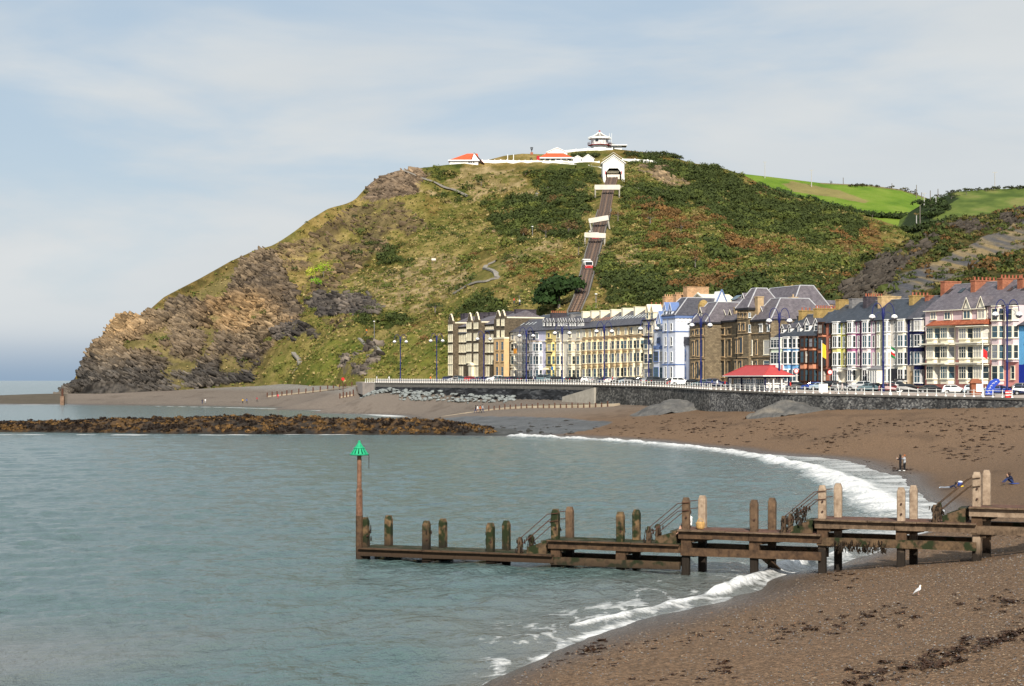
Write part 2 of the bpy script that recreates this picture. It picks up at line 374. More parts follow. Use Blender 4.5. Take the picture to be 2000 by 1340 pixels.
# ------------------------------------------------------------------ sea
BRK1 = [(1000, 852), (1150, 858), (1300, 869), (1420, 882), (1500, 896), (1580, 914), (1650, 942), (1700, 968), (1745, 1002)]
BRK2 = [(1640, 1083), (1560, 1098), (1490, 1124), (1400, 1160), (1300, 1186), (1200, 1210), (1120, 1228)]
BRK3 = [(1100, 1236), (1000, 1256), (880, 1268), (780, 1276)]
BRK4 = [(300, 793), (450, 796), (560, 799), (640, 802), (700, 806), (770, 813)]
def xy0(l): return [(zpt(a, b, 0)[0], zpt(a, b, 0)[1]) for a, b in l]
cols = np.concatenate([np.linspace(-900, -110, 18), np.arange(-100, 2110, 5.0), np.linspace(2120, 2900, 18)])
rows = np.concatenate([np.geomspace(40, 325, 640), np.geomspace(327, 680, 90), np.geomspace(690, 5900, 40)])
PX, DD = np.meshgrid(cols, rows); X = (PX - 1000) / FPX * DD; Y = DD
zb = beach_tps(X, Y)
d1 = segdist(X, Y, xy0(BRK1)); d2 = segdist(X, Y, xy0(BRK2)); d3 = segdist(X, Y, xy0(BRK3)); d4 = segdist(X, Y, xy0(BRK4))
nA = fbm(X / 1.6, Y / 2.4, 31, 4); nB = fbm(X / 5, Y / 8, 33, 4); nC = ridged(X / 2.6, Y / 4.5, 35, 4)
amp = np.clip(1.4 - Y / 300, 0.15, 1) * np.clip(-zb / 0.8 + .15, 0.05, 1)
th = 0.35
u1 = X * math.cos(th) + Y * math.sin(th); v1 = -X * math.sin(th) + Y * math.cos(th)
Zs = amp * (0.55 * (fbm(u1 / 3.0, v1 / 2.0, 41, 4) - .5) + 0.22 * (fbm(u1 / 14, v1 / 5, 45, 2) - .5))
s1 = np.interp(PX, [1000, 1250, 1400, 1560, 1720], [1.1, 1.3, 1.4, 2.2, 2.8]); s2 = np.interp(PX, [1100, 1240, 1430], [.14, .34, .60])
f1 = np.clip(1.35 - d1 / (s1 * (0.45 + 1.1 * nB)), 0, 1) * np.clip(0.15 + 1.7 * nA, 0, 1)
f2 = np.clip(1.4 - d2 / (s2 * (0.35 + 1.3 * nA)), 0, 1) * np.clip(0.10 + 1.8 * fbm(X / .8, Y / 1.2, 37, 4), 0, 1)
f4 = np.clip(1.3 - d4 / np.interp(PX, [300, 560, 770], [0.8, 2.2, 4.0]), 0, 1) * np.clip(.3 + 1.4 * nA, 0, 1)
Zs += 0.40 * np.exp(-(d1 / (s1 * .7)) ** 2) * (0.1 + 1.7 * nA) + 0.34 * np.clip(s2 * 1.8, 0, 1) * np.exp(-(d2 / .5) ** 2) * (0.2 + 1.5 * nA) + 0.20 * np.exp(-(d3 / .7) ** 2)
Zs += 0.10 * (f1 + f2) * (nA - .4)
# swash: streaks of foam between breaker and beach
sw = np.clip((zb + 0.75) / 0.5, 0, 1) * np.clip((PX - 1050) / 250, 0, 1) * np.clip((Y - 98) / 12, 0, 1) * (Y < 330)
pts1 = np.array(xy0(BRK1)); shoreward = np.zeros_like(X)
streak = np.clip((fbm(X / 9 + Y / 60, Y / 1.5 - X / 3.0, 51, 4) - 0.40) * 5, 0, 1)
fsw = sw * (0.34 + 0.34 * streak)
edge = np.exp(-((zb + 0.02 + 0.10 * (nB - .5)) / 0.035) ** 2) * np.clip(2.2 * nA - .45, 0, 1) * np.clip((PX - 850) / 80, 0, 1) * (Y < 330)
lace = np.clip((ridged(X / 1.1, Y / 2.2, 39, 4) - 0.70) * 7, 0, 1) * np.clip((zb + 0.55) / 0.3, 0, 1) * np.clip((PX - 820) / 100, 0, 1) * (Y < 105) * 0.62
lace2 = np.clip((nC - 0.82) * 9, 0, 1) * np.exp(-(d1 / 7) ** 2) * .7
reef_edge = np.exp(-((Y - 307) / 1.6) ** 2) * (PX < 1000) * np.clip((vnoise(X / 3, Y / 3, 61) - .35) * 3, 0, 1) * .9
far_e = np.exp(-((Y - np.interp(PX, [-100, 0, 60, 130], [650, 650, 648, 640])) / 2.5) ** 2) * (PX < 150) * np.clip((vnoise(X / 4, Y / 4, 62) - .4) * 3, 0, 1)
foam = np.clip(np.maximum.reduce([f1, f2, f4, fsw, edge, lace, lace2, reef_edge, far_e]), 0, 1)
shal = np.clip((zb + 0.9) / 0.8, 0, 1)
Vs = np.stack([X, Y, Zs - 0.03], -1)
m, t, b = nmat('sea_water')
a = node(t, 'ShaderNodeAttribute'); a.attribute_name = 'foam'; a2 = node(t, 'ShaderNodeAttribute'); a2.attribute_name = 'shallow'
g = node(t, 'ShaderNodeNewGeometry')
mpw = node(t, 'ShaderNodeMapping'); mpw.inputs['Rotation'].default_value = (0, 0, -0.35); mpw.inputs['Scale'].default_value = (1.0, 0.62, 1); t.links.new(g.outputs['Position'], mpw.inputs[0])
def wnoise(sc, det, rough=.6):
    n = node(t, 'ShaderNodeTexNoise'); n.inputs['Scale'].default_value = sc; n.inputs['Detail'].default_value = det; n.inputs['Roughness'].default_value = rough
    t.links.new(mpw.outputs[0], n.inputs['Vector']); return n
nb = wnoise(0.75, 5, .68); nb2 = wnoise(0.14, 4)
bp2 = node(t, 'ShaderNodeBump'); bp2.inputs['Strength'].default_value = 0.8; bp2.inputs['Distance'].default_value = 0.55; t.links.new(nb2.outputs['Fac'], bp2.inputs['Height'])
bp = node(t, 'ShaderNodeBump'); bp.inputs['Strength'].default_value = 1.0; bp.inputs['Distance'].default_value = 0.65; t.links.new(nb.outputs['Fac'], bp.inputs['Height']); t.links.new(bp2.outputs[0], bp.inputs['Normal'])
deep = node(t, 'ShaderNodeMix', data_type='RGBA'); deep.inputs[6].default_value = (0.080, 0.128, 0.126, 1); deep.inputs[7].default_value = (0.135, 0.142, 0.132, 1)
t.links.new(a2.outputs['Fac'], deep.inputs[0])
fn = node(t, 'ShaderNodeTexNoise'); fn.inputs['Scale'].default_value = 3.2; fn.inputs['Detail'].default_value = 6; t.links.new(g.outputs['Position'], fn.inputs['Vector'])
fm = node(t, 'ShaderNodeMath', operation='MULTIPLY_ADD'); t.links.new(fn.outputs['Fac'], fm.inputs[0]); fm.inputs[1].default_value = 1.1; fm.inputs[2].default_value = -0.55
fa = node(t, 'ShaderNodeMath', operation='ADD'); t.links.new(fm.outputs[0], fa.inputs[0]); t.links.new(a.outputs['Fac'], fa.inputs[1])
fr = node(t, 'ShaderNodeMapRange'); fr.inputs[1].default_value = 0.20; fr.inputs[2].default_value = 0.95; t.links.new(fa.outputs[0], fr.inputs[0])
wc = node(t, 'ShaderNodeMix', data_type='RGBA'); t.links.new(fr.outputs[0], wc.inputs[0]); t.links.new(deep.outputs[2], wc.inputs[6]); wc.inputs[7].default_value = (0.72, 0.72, 0.71, 1)
t.links.new(wc.outputs[2], b.inputs['Base Color'])
ro = node(t, 'ShaderNodeMapRange'); ro.inputs[3].default_value = 0.14; ro.inputs[4].default_value = 0.8; t.links.new(fr.outputs[0], ro.inputs[0]); t.links.new(ro.outputs[0], b.inputs['Roughness'])
b.inputs['IOR'].default_value = 1.33; b.inputs['Specular IOR Level'].default_value = 0.5
t.links.new(bp.outputs[0], b.inputs['Normal'])
tag(link('sea', tri_mesh('sea', Vs.reshape(-1, 3), gridfaces(*PX.shape), 4, m, True, {'foam': foam.ravel(), 'shallow': shal.ravel()})), kind='structure')

# ------------------------------------------------------------------ the hill
SIL = [(-300, 800), (100, 790), (125, 775), (135, 758), (160, 712), (200, 655), (230, 622), (255, 618), (275, 626), (290, 607), (320, 580), (400, 538), (450, 510), (500, 488), (530, 480), (560, 462), (600, 432), (640, 408), (695, 388),
       (718, 362), (740, 346), (775, 334), (830, 327), (870, 322), (920, 318), (950, 313), (985, 304), (1020, 300), (1060, 301), (1110, 297), (1140, 294), (1200, 291), (1250, 296), (1300, 301), (1350, 318), (1400, 325), (1450, 341), (1500, 366),
       (1550, 384), (1600, 397), (1650, 411), (1700, 424), (1750, 440), (1800, 470), (1900, 560), (2000, 640), (2300, 720)]
RIDGE = [(-300, 742), (125, 742), (200, 756), (320, 778), (500, 806), (700, 845), (830, 868), (1000, 890), (1200, 905), (1300, 902), (1450, 885), (1600, 850), (1750, 800), (1900, 700), (2300, 600)]
FOOT = [(-300, 736), (125, 737), (300, 742), (450, 745), (550, 722), (650, 645), (720, 590), (875, 558), (1000, 512), (1270, 425), (1500, 368), (1700, 340), (2000, 310), (2300, 300)]
FOOTZ = [(-300, 0), (125, 1.5), (300, 4.0), (500, 6.5), (650, 8.3), (720, 8.7), (2300, 8.0)]
def ysil(px): return interp(px, SIL)
def ridD(px): return interp(px, RIDGE)
def footD(px): return interp(px, FOOT)
hc = []
for px, py in SIL:
    if 100 < px < 1800: p = at(px, py, float(ridD(px))); hc.append(tuple(p))
for px, D in FOOT:
    if px >= 125: hc.append(((px - 1000) / FPX * D, D, float(interp(px, FOOTZ))))
for px, py, D in [(200, 720, 743), (250, 690, 750), (300, 690, 751), (350, 640, 763), (400, 680, 757), (450, 640, 768), (420, 600, 776), (450, 560, 784), (500, 560, 787), (480, 700, 752), (540, 700, 735), (560, 600, 770), (600, 540, 790), (620, 480, 818),
                  (700, 450, 825), (700, 540, 772), (660, 600, 736), (600, 650, 732), (600, 700, 692), (700, 620, 695), (700, 690, 630), (760, 560, 725), (760, 500, 775), (800, 640, 640), (800, 700, 598), (850, 560, 690), (850, 660, 607), (850, 460, 778),
                  (800, 400, 835), (900, 400, 835), (900, 500, 735), (920, 600, 610), (950, 545, 655), (960, 640, 562), (980, 450, 755), (1000, 380, 835), (1000, 500, 670), (1040, 470, 690), (1060, 520, 632), (1020, 580, 582), (1100, 450, 705), (1100, 400, 780),
                  (1100, 340, 855), (1150, 560, 560), (1130, 600, 530), (1165, 470, 655), (1180, 420, 722), (1190, 370, 800), (1200, 345, 840), (1250, 400, 745), (1250, 480, 625), (1250, 560, 512), (1300, 350, 845), (1350, 420, 725), (1350, 500, 602),
                  (1350, 570, 480), (1450, 400, 795), (1450, 480, 642), (1450, 560, 475), (1550, 440, 765), (1550, 500, 645), (1550, 560, 485), (1650, 450, 765), (1650, 500, 680), (1700, 520, 620), (1750, 480, 760)]:
    hc.append(tuple(at(px, py, D)))
hill_tps = TPS(hc, smooth=0.0006)
def zhill(X, Y):
    px = 1000 + FPX * X / Y
    rD = ridD(px); fD = footD(px)
    Yc = np.clip(Y, fD, rD); Xc = (px - 1000) / FPX * Yc
    z = hill_tps(Xc, Yc)
    z = np.minimum(z, CH + (HZ - ysil(px)) / FPX * Yc)
    z = z - np.clip(fD - Y, 0, None) * 0.8 - np.clip(Y - rD, 0, None) * 0.22 - np.clip(Y - rD - 60, 0, None) * 0.3
    return z
_hits = {}
def hit(px, py, zf=None, D0=380, D1=1300):
    zf = zf or zhill
    D = np.arange(D0, D1, 0.5); X = (px - 1000) / FPX * D
    ray = CH + (HZ - py) / FPX * D
    z = zf(X, D); k = np.nonzero(z >= ray - 0.05)[0]
    i = k[0] if len(k) else int(np.argmax(z - ray))
    return Vector((X[i], D[i], z[i]))
HROCK = [  # (polygon in photo pixels, strength, tone)
    ([(115, 780), (140, 745), (200, 650), (245, 612), (285, 622), (322, 578), (365, 575), (420, 585), (448, 560), (505, 492), (530, 500), (560, 560), (600, 600), (585, 640), (520, 650), (490, 700), (500, 748), (450, 758), (300, 768)], 1.0, 0),
    ([(510, 492), (560, 468), (620, 440), (700, 402), (790, 398), (835, 440), (770, 470), (705, 480), (690, 545), (600, 575), (540, 520)], 0.60, 1),
    ([(690, 392), (740, 340), (800, 335), (832, 352), (795, 380), (740, 396)], 1.0, 2),
    ([(605, 585), (660, 562), (745, 588), (735, 612), (640, 618)], 1.0, 3), ([(525, 642), (620, 638), (635, 660), (540, 668)], 0.9, 3), ([(652, 690), (735, 688), (728, 716), (670, 718)], 0.9, 3),
    ([(470, 680), (530, 640), (560, 655), (510, 705), (480, 742)], 0.8, 0),
    ([(1240, 322), (1300, 322), (1335, 368), (1290, 372), (1262, 350)], 0.8, 4), ([(930, 440), (965, 440), (965, 455), (935, 458)], .6, 1), ([(640, 625), (690, 620), (700, 640), (650, 650)], .5, 1)]
HDARK = [[(940, 395), (1040, 385), (1140, 360), (1155, 400), (1140, 440), (1110, 460), (1010, 470), (965, 450)], [(1040, 325), (1178, 325), (1178, 365), (1040, 368)], [(825, 325), (900, 322), (900, 345), (840, 350)],
         [(690, 455), (720, 445), (800, 490), (790, 510), (730, 500)], [(900, 590), (970, 575), (975, 605), (900, 608)], [(1200, 300), (1290, 298), (1330, 320), (1330, 340), (1240, 320)], [(1220, 365), (1330, 380), (1330, 400), (1230, 400)],
         [(1320, 318), (1400, 325), (1500, 370), (1640, 410), (1700, 430), (1690, 450), (1600, 460), (1480, 440), (1400, 430), (1330, 380)], [(1370, 470), (1460, 470), (1480, 500), (1380, 510)], [(1150, 500), (1330, 540), (1500, 560), (1560, 590), (1200, 600)], [(870, 375), (920, 372), (930, 388), (820, 388)],
         [(740, 600), (800, 620), (760, 640), (690, 640)]]
HRUST = [[(1400, 450), (1560, 455), (1560, 490), (1400, 500)], [(1000, 500), (1120, 500), (1090, 545), (1010, 540)], [(1210, 380), (1350, 400), (1420, 430), (1330, 450), (1215, 420)], [(1590, 430), (1720, 460), (1740, 500), (1650, 490)], [(1300, 540), (1450, 520), (1450, 560), (1320, 570)], [(1240, 450), (1340, 430), (1330, 490), (1250, 500)]]
HTAN = [[(1015, 480), (1090, 468), (1060, 500), (980, 520)], [(880, 335), (1000, 335), (1040, 370), (930, 385), (860, 365)], [(800, 365), (900, 385), (960, 390), (860, 395)], [(1195, 470), (1240, 480), (1260, 520), (1180, 560), (1160, 530)], [(330, 575), (450, 570), (470, 600), (420, 650), (330, 640)],
        [(700, 520), (900, 500), (920, 560), (800, 600), (700, 590)]]
HLUSH = [[(540, 700), (600, 685), (660, 660), (720, 675), (800, 650), (880, 625), (880, 745), (520, 748)]]
cols = np.concatenate([np.arange(60, 2000, 3.0), np.arange(2005, 2300, 20.0)])
trow = np.concatenate([np.linspace(-0.22, 0, 12)[:-1], np.linspace(0, 1, 300), 1 + np.linspace(0, 0.6, 14)[1:]])
PX, TT = np.meshgrid(cols, trow); fD = footD(PX); rD = ridD(PX)
DD = fD + np.where(TT < 0, TT / .22 * 14, (rD - fD) * TT)
X = (PX - 1000) / FPX * DD; Y = DD
Z = zhill(X, Y); V = np.stack([X, Y, Z], -1); Nn = gridnormals(V)
PY = HZ - (Z - CH) / DD * FPX
wx = PX + 75 * (fbm(X / 16, Z / 11, 71, 5, .6) - .5); wy = PY + 55 * (fbm(X / 16, Z / 11, 75, 5, .6) - .5)
def soft(poly): return inpoly(wx, wy, poly).astype(float)
rock = np.zeros_like(X); rtone = np.zeros(X.shape, int)
for poly, s, tone in HROCK:
    k = soft(poly) * s; up_ = k > rock; rock = np.where(up_, k, rock); rtone = np.where(up_, tone, rtone)
patch = fbm(X / 9, Z / 7 + Y / 9, 81, 5)
rock = np.where(rock < 0.95, rock * np.clip((patch - 0.36) * 6, 0, 1), rock)
rock *= np.where(rtone == 0, np.clip((fbm(X / 11, Z / 8, 85, 4) - 0.27) * 6, 0.0, 1), 1)
grad_steep = np.clip((0.62 - Nn[..., 2]) * 4, 0, 1)
# relief: bedded rock with slanting strata, hummocks elsewhere
sx_ = X * 0.8 + Z * 0.55; sz_ = -X * 0.5 + Z * 0.9
strata = ridged(sx_ / 16, sz_ / 2.6, 91, 4); gul = ridged(X / 11, Y / 30 + Z / 40, 95, 3)
disp = rock * ((strata - .55) * 3.6 + (ridged(sx_ / 5, sz_ / 1.1, 137, 4) - .55) * -1.5 + (gul - .55) * 3.4 + (fbm(X / 2.5, Z / 2.0, 97, 3) - .5) * 1.6)
hum = (1 - rock) * ((fbm(X / 28, Y / 40, 101, 4) - .5) * 5.0 + (ridged(X / 30, Y / 60, 103, 3) - .55) * -4.5 + (fbm(X / 4, Y / 5, 105, 3) - .5) * 1.0)
fade = np.clip(TT / 0.05, 0, 1) * np.clip((1 - TT) / 0.06, 0.06, 1) * np.clip((PX - 95) / 40, 0, 1)
TRK = [(345, 1197), (380, 1187), (415, 1181), (445, 1172), (475, 1164), (505, 1156), (530, 1149), (555, 1143), (585, 1135), (615, 1122)]
tx = np.interp(PY, [t_[0] for t_ in TRK], [t_[1] for t_ in TRK]); near_t = np.clip((np.abs(PX - tx) - 14) / 14, 0, 1); fade = fade * np.where((PY > 300) & (PY < 640), near_t, 1)
V = V + Nn * ((disp + hum) * fade)[..., None]
PYr = PY
Z = V[..., 2]
def tone3(a, b_, c_, n): 
    a = np.array(a); b_ = np.array(b_); c_ = np.array(c_); n = n[..., None]
    return np.where(n < .5, a + (b_ - a) * n * 2, b_ + (c_ - b_) * (n * 2 - 1))
g1 = np.clip((fbm(X / 12, Y / 16, 111, 5) - .25) * 2, 0, 1); g2 = np.clip((fbm(X / 3.2, Y / 4 + Z / 3, 113, 4) - .25) * 2, 0, 1)
grass = tone3((0.078, 0.092, 0.018), (0.165, 0.138, 0.038), (0.32, 0.24, 0.095), np.clip(.5 * g1 + .5 * g2, 0, 1))
scrub = tone3((0.040, 0.052, 0.010), (0.075, 0.086, 0.017), (0.125, 0.118, 0.028), g2)
rust = tone3((0.085, 0.050, 0.016), (0.155, 0.080, 0.024), (0.20, 0.125, 0.04), g2)
tan = tone3((0.13, 0.105, 0.04), (0.22, 0.165, 0.075), (0.33, 0.25, 0.13), g2)
lush = tone3((0.070, 0.100, 0.016), (0.145, 0.145, 0.028), (0.26, 0.205, 0.07), np.clip(.4 * g1 + .6 * g2, 0, 1))
gc = grass.copy()
mixin = lambda m_, col_: gc * (1 - m_[..., None]) + col_ * m_[..., None]
gp = np.clip((patch - 0.47) * 7, 0, 1)
east = np.clip((PX - 1150) / 150, 0, 1)
gc = mixin(np.clip(gp * (0.35 + 0.65 * east), 0, 1), scrub)
gc = mixin(np.clip((fbm(X / 18, Y / 22, 121, 4) - 0.52) * 7, 0, 1) * (0.35 + .5 * east), rust)
for poly in HLUSH: gc = mixin(soft(poly) * 0.85, lush)
for poly in HTAN: gc = mixin(soft(poly) * np.clip((g1 * .6 + g2 * .6 - .2) * 2, 0, 1), tan)
for poly in HRUST: gc = mixin(soft(poly) * np.clip(g2 * 2 - .3, 0, 1) * .9, rust)
dark = np.zeros_like(X)
for poly in HDARK: dark = np.maximum(dark, soft(poly))
gc = mixin(dark * np.clip(0.55 + g1, 0, 1), scrub)
cl_ = np.clip((590 - PX) / 120, 0, 1) * .85; gc = mixin(cl_, tone3((0.075, 0.066, 0.026), (0.135, 0.110, 0.045), (0.22, 0.17, 0.08), np.clip(.5 * g1 + .5 * g2, 0, 1)))
top_ = np.clip((22 - (PY - ysil(PX))) / 16, 0, 1) * np.clip((560 - PX) / 60, 0, 1) * .8; gc = mixin(top_, tone3((0.06, 0.05, 0.016), (0.12, 0.085, 0.026), (0.17, 0.12, 0.04), g2))
# rock tones
crev_shade = np.clip((ridged(sx_ / 5, sz_ / 1.1, 137, 4) - .60) * 5, 0, 1) * np.clip((fbm(X / 6, Z / 5, 139, 3) - .3) * 4, 0, 1)  # crevice shade, painted into the rock colour to bring out the relief
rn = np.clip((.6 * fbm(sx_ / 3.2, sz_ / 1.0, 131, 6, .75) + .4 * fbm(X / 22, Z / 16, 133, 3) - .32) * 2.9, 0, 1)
def rockcol(a, b_, c_): return tone3(a, b_, c_, rn) * (1 - .72 * crev_shade[..., None])
tanup = np.clip((fbm(X / 30, Z / 22, 135, 3) - .38) * 4, 0, 1) * np.clip((PY - 560) / 30, 0, 1) * np.clip((700 - PY) / 50, 0, 1)
rc0 = rockcol((0.060, 0.054, 0.052), (0.125, 0.108, 0.088), (0.19, 0.16, 0.12)); rcT = rockcol((0.16, 0.12, 0.075), (0.27, 0.20, 0.12), (0.36, 0.28, 0.18))
rc0 = rc0 * (1 - tanup[..., None]) + rcT * tanup[..., None]
low = np.clip((PY - 690) / 40, 0, 1)[..., None]; rc0 = rc0 * (1 - low) + low * rockcol((0.028, 0.030, 0.034), (0.065, 0.066, 0.07), (0.14, 0.135, 0.13))
rcs = [rc0, rockcol((0.07, 0.058, 0.042), (0.14, 0.115, 0.08), (0.23, 0.185, 0.12)), rockcol((0.085, 0.07, 0.06), (0.16, 0.135, 0.11), (0.26, 0.21, 0.16)), rockcol((0.045, 0.045, 0.05), (0.09, 0.088, 0.09), (0.15, 0.14, 0.135)), rockcol((0.12, 0.10, 0.075), (0.19, 0.16, 0.12), (0.27, 0.22, 0.15))]
rcol = rcs[0]
for i in range(1, 5): rcol = np.where((rtone == i)[..., None], rcs[i], rcol)
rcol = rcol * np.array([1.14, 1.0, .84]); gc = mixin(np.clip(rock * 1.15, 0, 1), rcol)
hm, ht, hb, hmx = attr_mat('hill_ground', rough=0.95, nscale=0.9, var=0.42, bump=0.9, bdist=0.8, nscale2=1.6, spec=0.1)
tag(link('hill', tri_mesh('hill', V.reshape(-1, 3), gridfaces(*PX.shape), 4, hm, True, gc.reshape(-1, 3))), kind='structure')
HILL = dict(PX=PX, PY=PY, V=V, N=Nn, rock=rock, dark=dark, patch=gp, east=east, TT=TT)
hrust = np.zeros_like(X)
for poly in HRUST: hrust = np.maximum(hrust, soft(poly))
HILL['rust'] = hrust; HILL['rcol'] = rcol

# ------------------------------------------------------------------ the nearer slope on the right (rock edge, scree and scrub)
SIL2 = [(1480, 640), (1550, 602), (1600, 563), (1640, 537), (1700, 502), (1750, 482), (1800, 455), (1850, 431), (1870, 424), (1900, 423), (1950, 413), (2000, 404), (2100, 388), (2300, 370)]
RID2 = [(1480, 400), (1560, 420), (1700, 465), (1850, 515), (2000, 545), (2300, 590)]
FOOT2 = [(1480, 385), (1600, 372), (1800, 350), (2000, 330), (2300, 320)]
sc2 = []
for px, py in SIL2: sc2.append(tuple(at(px, py, float(interp(px, RID2)))))
for px, D in FOOT2: sc2.append(((px - 1000) / FPX * D, D, 9.0))
for px, py, D in [(1650, 570, 405), (1700, 540, 435), (1750, 545, 425), (1800, 500, 468), (1800, 560, 400), (1900, 470, 490), (1900, 520, 440), (2000, 450, 505), (2000, 510, 440), (1950, 560, 385), (2100, 480, 440), (2250, 450, 470)]:
    sc2.append(tuple(at(px, py, D)))
tps2 = TPS(sc2, smooth=0.0004)
def zslope(X, Y):
    px = 1000 + FPX * X / Y; rD = interp(px, RID2); fD = interp(px, FOOT2); Yc = np.clip(Y, fD, rD)
    z = np.minimum(tps2((px - 1000) / FPX * Yc, Yc), CH + (HZ - interp(px, SIL2)) / FPX * Yc)
    return z - np.clip(Y - rD, 0, None) * 0.5 - np.clip(fD - Y, 0, None) * .3
cols = np.concatenate([np.arange(1470, 2010, 3.0), np.arange(2015, 2300, 15.0)])
trow = np.concatenate([np.linspace(-.1, 0, 4)[:-1], np.linspace(0, 1, 170), 1 + np.linspace(0, .6, 12)[1:]])
PX, TT = np.meshgrid(cols, trow); fD = interp(PX, FOOT2); rD = interp(PX, RID2); DD = fD + (rD - fD) * TT
X = (PX - 1000) / FPX * DD; Y = DD; Z = zslope(X, Y); V = np.stack([X, Y, Z], -1); Nn = gridnormals(V); PY = HZ - (Z - CH) / DD * FPX
wx = PX + 26 * (fbm(X / 10, Z / 7, 171, 4) - .5); wy = PY + 22 * (fbm(X / 10, Z / 7, 175, 4) - .5)
over = wy - interp(wx, SIL2)                     # pixels below the crest
rock = np.maximum(inpoly(wx, wy, [(1640, 560), (1690, 515), (1760, 485), (1830, 450), (1830, 475), (1770, 520), (1720, 565), (1660, 590)]), inpoly(wx, wy, [(1830, 440), (1900, 428), (2010, 410), (2150, 395), (2150, 425), (2010, 432), (1900, 455)])).astype(float) * np.clip((fbm(X / 7, Z / 4, 181, 4) - .36) * 6, 0, 1)
scree = inpoly(wx, wy, [(1640, 620), (1690, 570), (1770, 535), (1850, 500), (1930, 460), (2010, 425), (2150, 400), (2150, 470), (2000, 475), (1930, 510), (1860, 545), (1790, 580), (1720, 610)]).astype(float)
sx_ = X * .6 + Z * .8; sz_ = X * .8 - Z * .6
strata = ridged(sx_ / 9, sz_ / 1.6, 191, 4)
fade = np.clip(TT / .05, 0, 1) * np.clip((1 - TT) / .05, .05, 1)
V = V + Nn * (fade * (rock * ((strata - .55) * 3.2 + (fbm(X / 1.5, Z / 1.5, 193, 3) - .5) * 1.2) + (1 - rock) * (1 - .7 * scree) * ((fbm(X / 12, Y / 15, 195, 4) - .5) * 3.5)))[..., None]
g2 = np.clip((fbm(X / 2.2, Y / 3 + Z / 2, 197, 4) - .25) * 2, 0, 1); g1 = np.clip((fbm(X / 9, Y / 11, 199, 4) - .3) * 2.4, 0, 1)
scr2 = tone3((0.022, 0.034, 0.009), (0.042, 0.052, 0.013), (0.095, 0.078, 0.025), g2)
gc = scr2 * (1 - .4 * g1[..., None]) + .4 * g1[..., None] * tone3((.06, .035, .012), (.12, .07, .025), (.17, .12, .05), g2)
sm = scree * np.clip(.4 + 1.2 * fbm(X / 4, Z / 8, 203, 3), 0, 1)
scc = tone3((0.085, 0.085, 0.095), (0.135, 0.12, 0.10), (0.27, 0.20, 0.10), np.clip((fbm(X / 2.5 + Z / 5, Z / 4, 205, 4) - .28) * 2.3, 0, 1))
gc = mixin(np.clip(sm * 1.3, 0, 1), scc)
gc = mixin(np.clip(rock * 1.2 - .5 * np.clip(fbm(X / 5, Z / 4, 209, 4) * 3 - 1.3, 0, 1), 0, 1), tone3((0.020, 0.017, 0.014), (0.055, 0.046, 0.036), (0.12, 0.10, 0.075), np.clip((fbm(sx_ / 3.5, sz_ / .7, 207, 6, .72) - .3) * 2.5, 0, 1)))
tag(link('hillside', tri_mesh('hillside', V.reshape(-1, 3), gridfaces(*PX.shape), 4, hm, True, gc.reshape(-1, 3))), kind='structure')
HILL2 = dict(PX=PX, PY=PY, V=V, N=Nn, rock=rock, scree=scree, g=g1, TT=TT)

# ------------------------------------------------------------------ farmland beyond
SIL3 = [(1330, 330), (1455, 340), (1500, 345), (1600, 357), (1700, 362), (1760, 370), (1800, 383), (1850, 402), (1950, 430), (2300, 480)]
SIL4 = [(1640, 480), (1740, 440), (1780, 412), (1800, 400), (1830, 388), (1870, 374), (1920, 371), (1960, 369), (2000, 367), (2100, 362), (2350, 350)]
def patchhill(name, sil, D0, D1, y0, px0, px1, colf, bend):
    cols = np.arange(px0, px1, 5.0); tr = np.concatenate([np.linspace(0, 1, 90), 1 + np.linspace(0, .6, 10)[1:]])
    PX, TT = np.meshgrid(cols, tr); DD = D0 + (D1 - D0) * TT
    ys = interp(PX, sil); t = np.clip(TT, 0, 1); yy = y0 + (ys - y0) * (t ** bend)
    X = (PX - 1000) / FPX * DD; Z = CH + (HZ - yy) / FPX * DD - np.clip(TT - 1, 0, None) * 90
    V = np.stack([X, DD, Z], -1); c = colf(PX, yy, X, DD)
    tag(link(name, tri_mesh(name, V.reshape(-1, 3), gridfaces(*PX.shape), 4, hm2, True, c.reshape(-1, 3))), kind='structure')
    def zf(Xq, Yq):
        pxq = 1000 + FPX * Xq / Yq; tq = (Yq - D0) / (D1 - D0); tc_ = np.clip(tq, 0, 1)
        return CH + (HZ - (y0 + (interp(pxq, sil) - y0) * tc_ ** bend)) / FPX * Yq - np.clip(tq - 1, 0, None) * 90
    return zf
hm2, _, _, _ = attr_mat('pasture', rough=0.95, nscale=0.25, var=0.16, bump=0.3, bdist=0.5, nscale2=0.6, spec=0.1)
def col3(px, py, X, Y):
    n = fbm(X / 12, Y / 25, 221, 4); wxx = px + 14 * (n - .5); wyy = py + 5 * (n - .5)
    c = tone3((0.080, 0.150, 0.012), (0.120, 0.195, 0.018), (0.160, 0.22, 0.030), np.clip((n - .25) * 2, 0, 1))
    tanm = inpoly(wxx, wyy, [(1525, 358), (1545, 354), (1590, 362), (1640, 372), (1700, 394), (1690, 397), (1620, 384), (1550, 375)])
    c[tanm] = np.array([0.20, 0.17, 0.06]) * (0.7 + .6 * n[tanm])[..., None]
    edge = py - interp(px, SIL3) < 2.5; c[edge & (px > 1600)] = np.array([0.17, 0.145, 0.06])
    return c
def col4(px, py, X, Y):
    n = fbm(X / 8, Y / 14, 231, 5)
    c = tone3((0.055, 0.085, 0.018), (0.105, 0.14, 0.03), (0.17, 0.17, 0.055), np.clip((n - .25) * 2, 0, 1))
    dk = inpoly(px + 16 * (n - .5), py + 10 * (n - .5), [(1740, 470), (1770, 420), (1800, 395), (1850, 378), (1870, 385), (1830, 420), (1800, 460)])
    c[dk] = np.array([0.02, 0.032, 0.01])
    return c
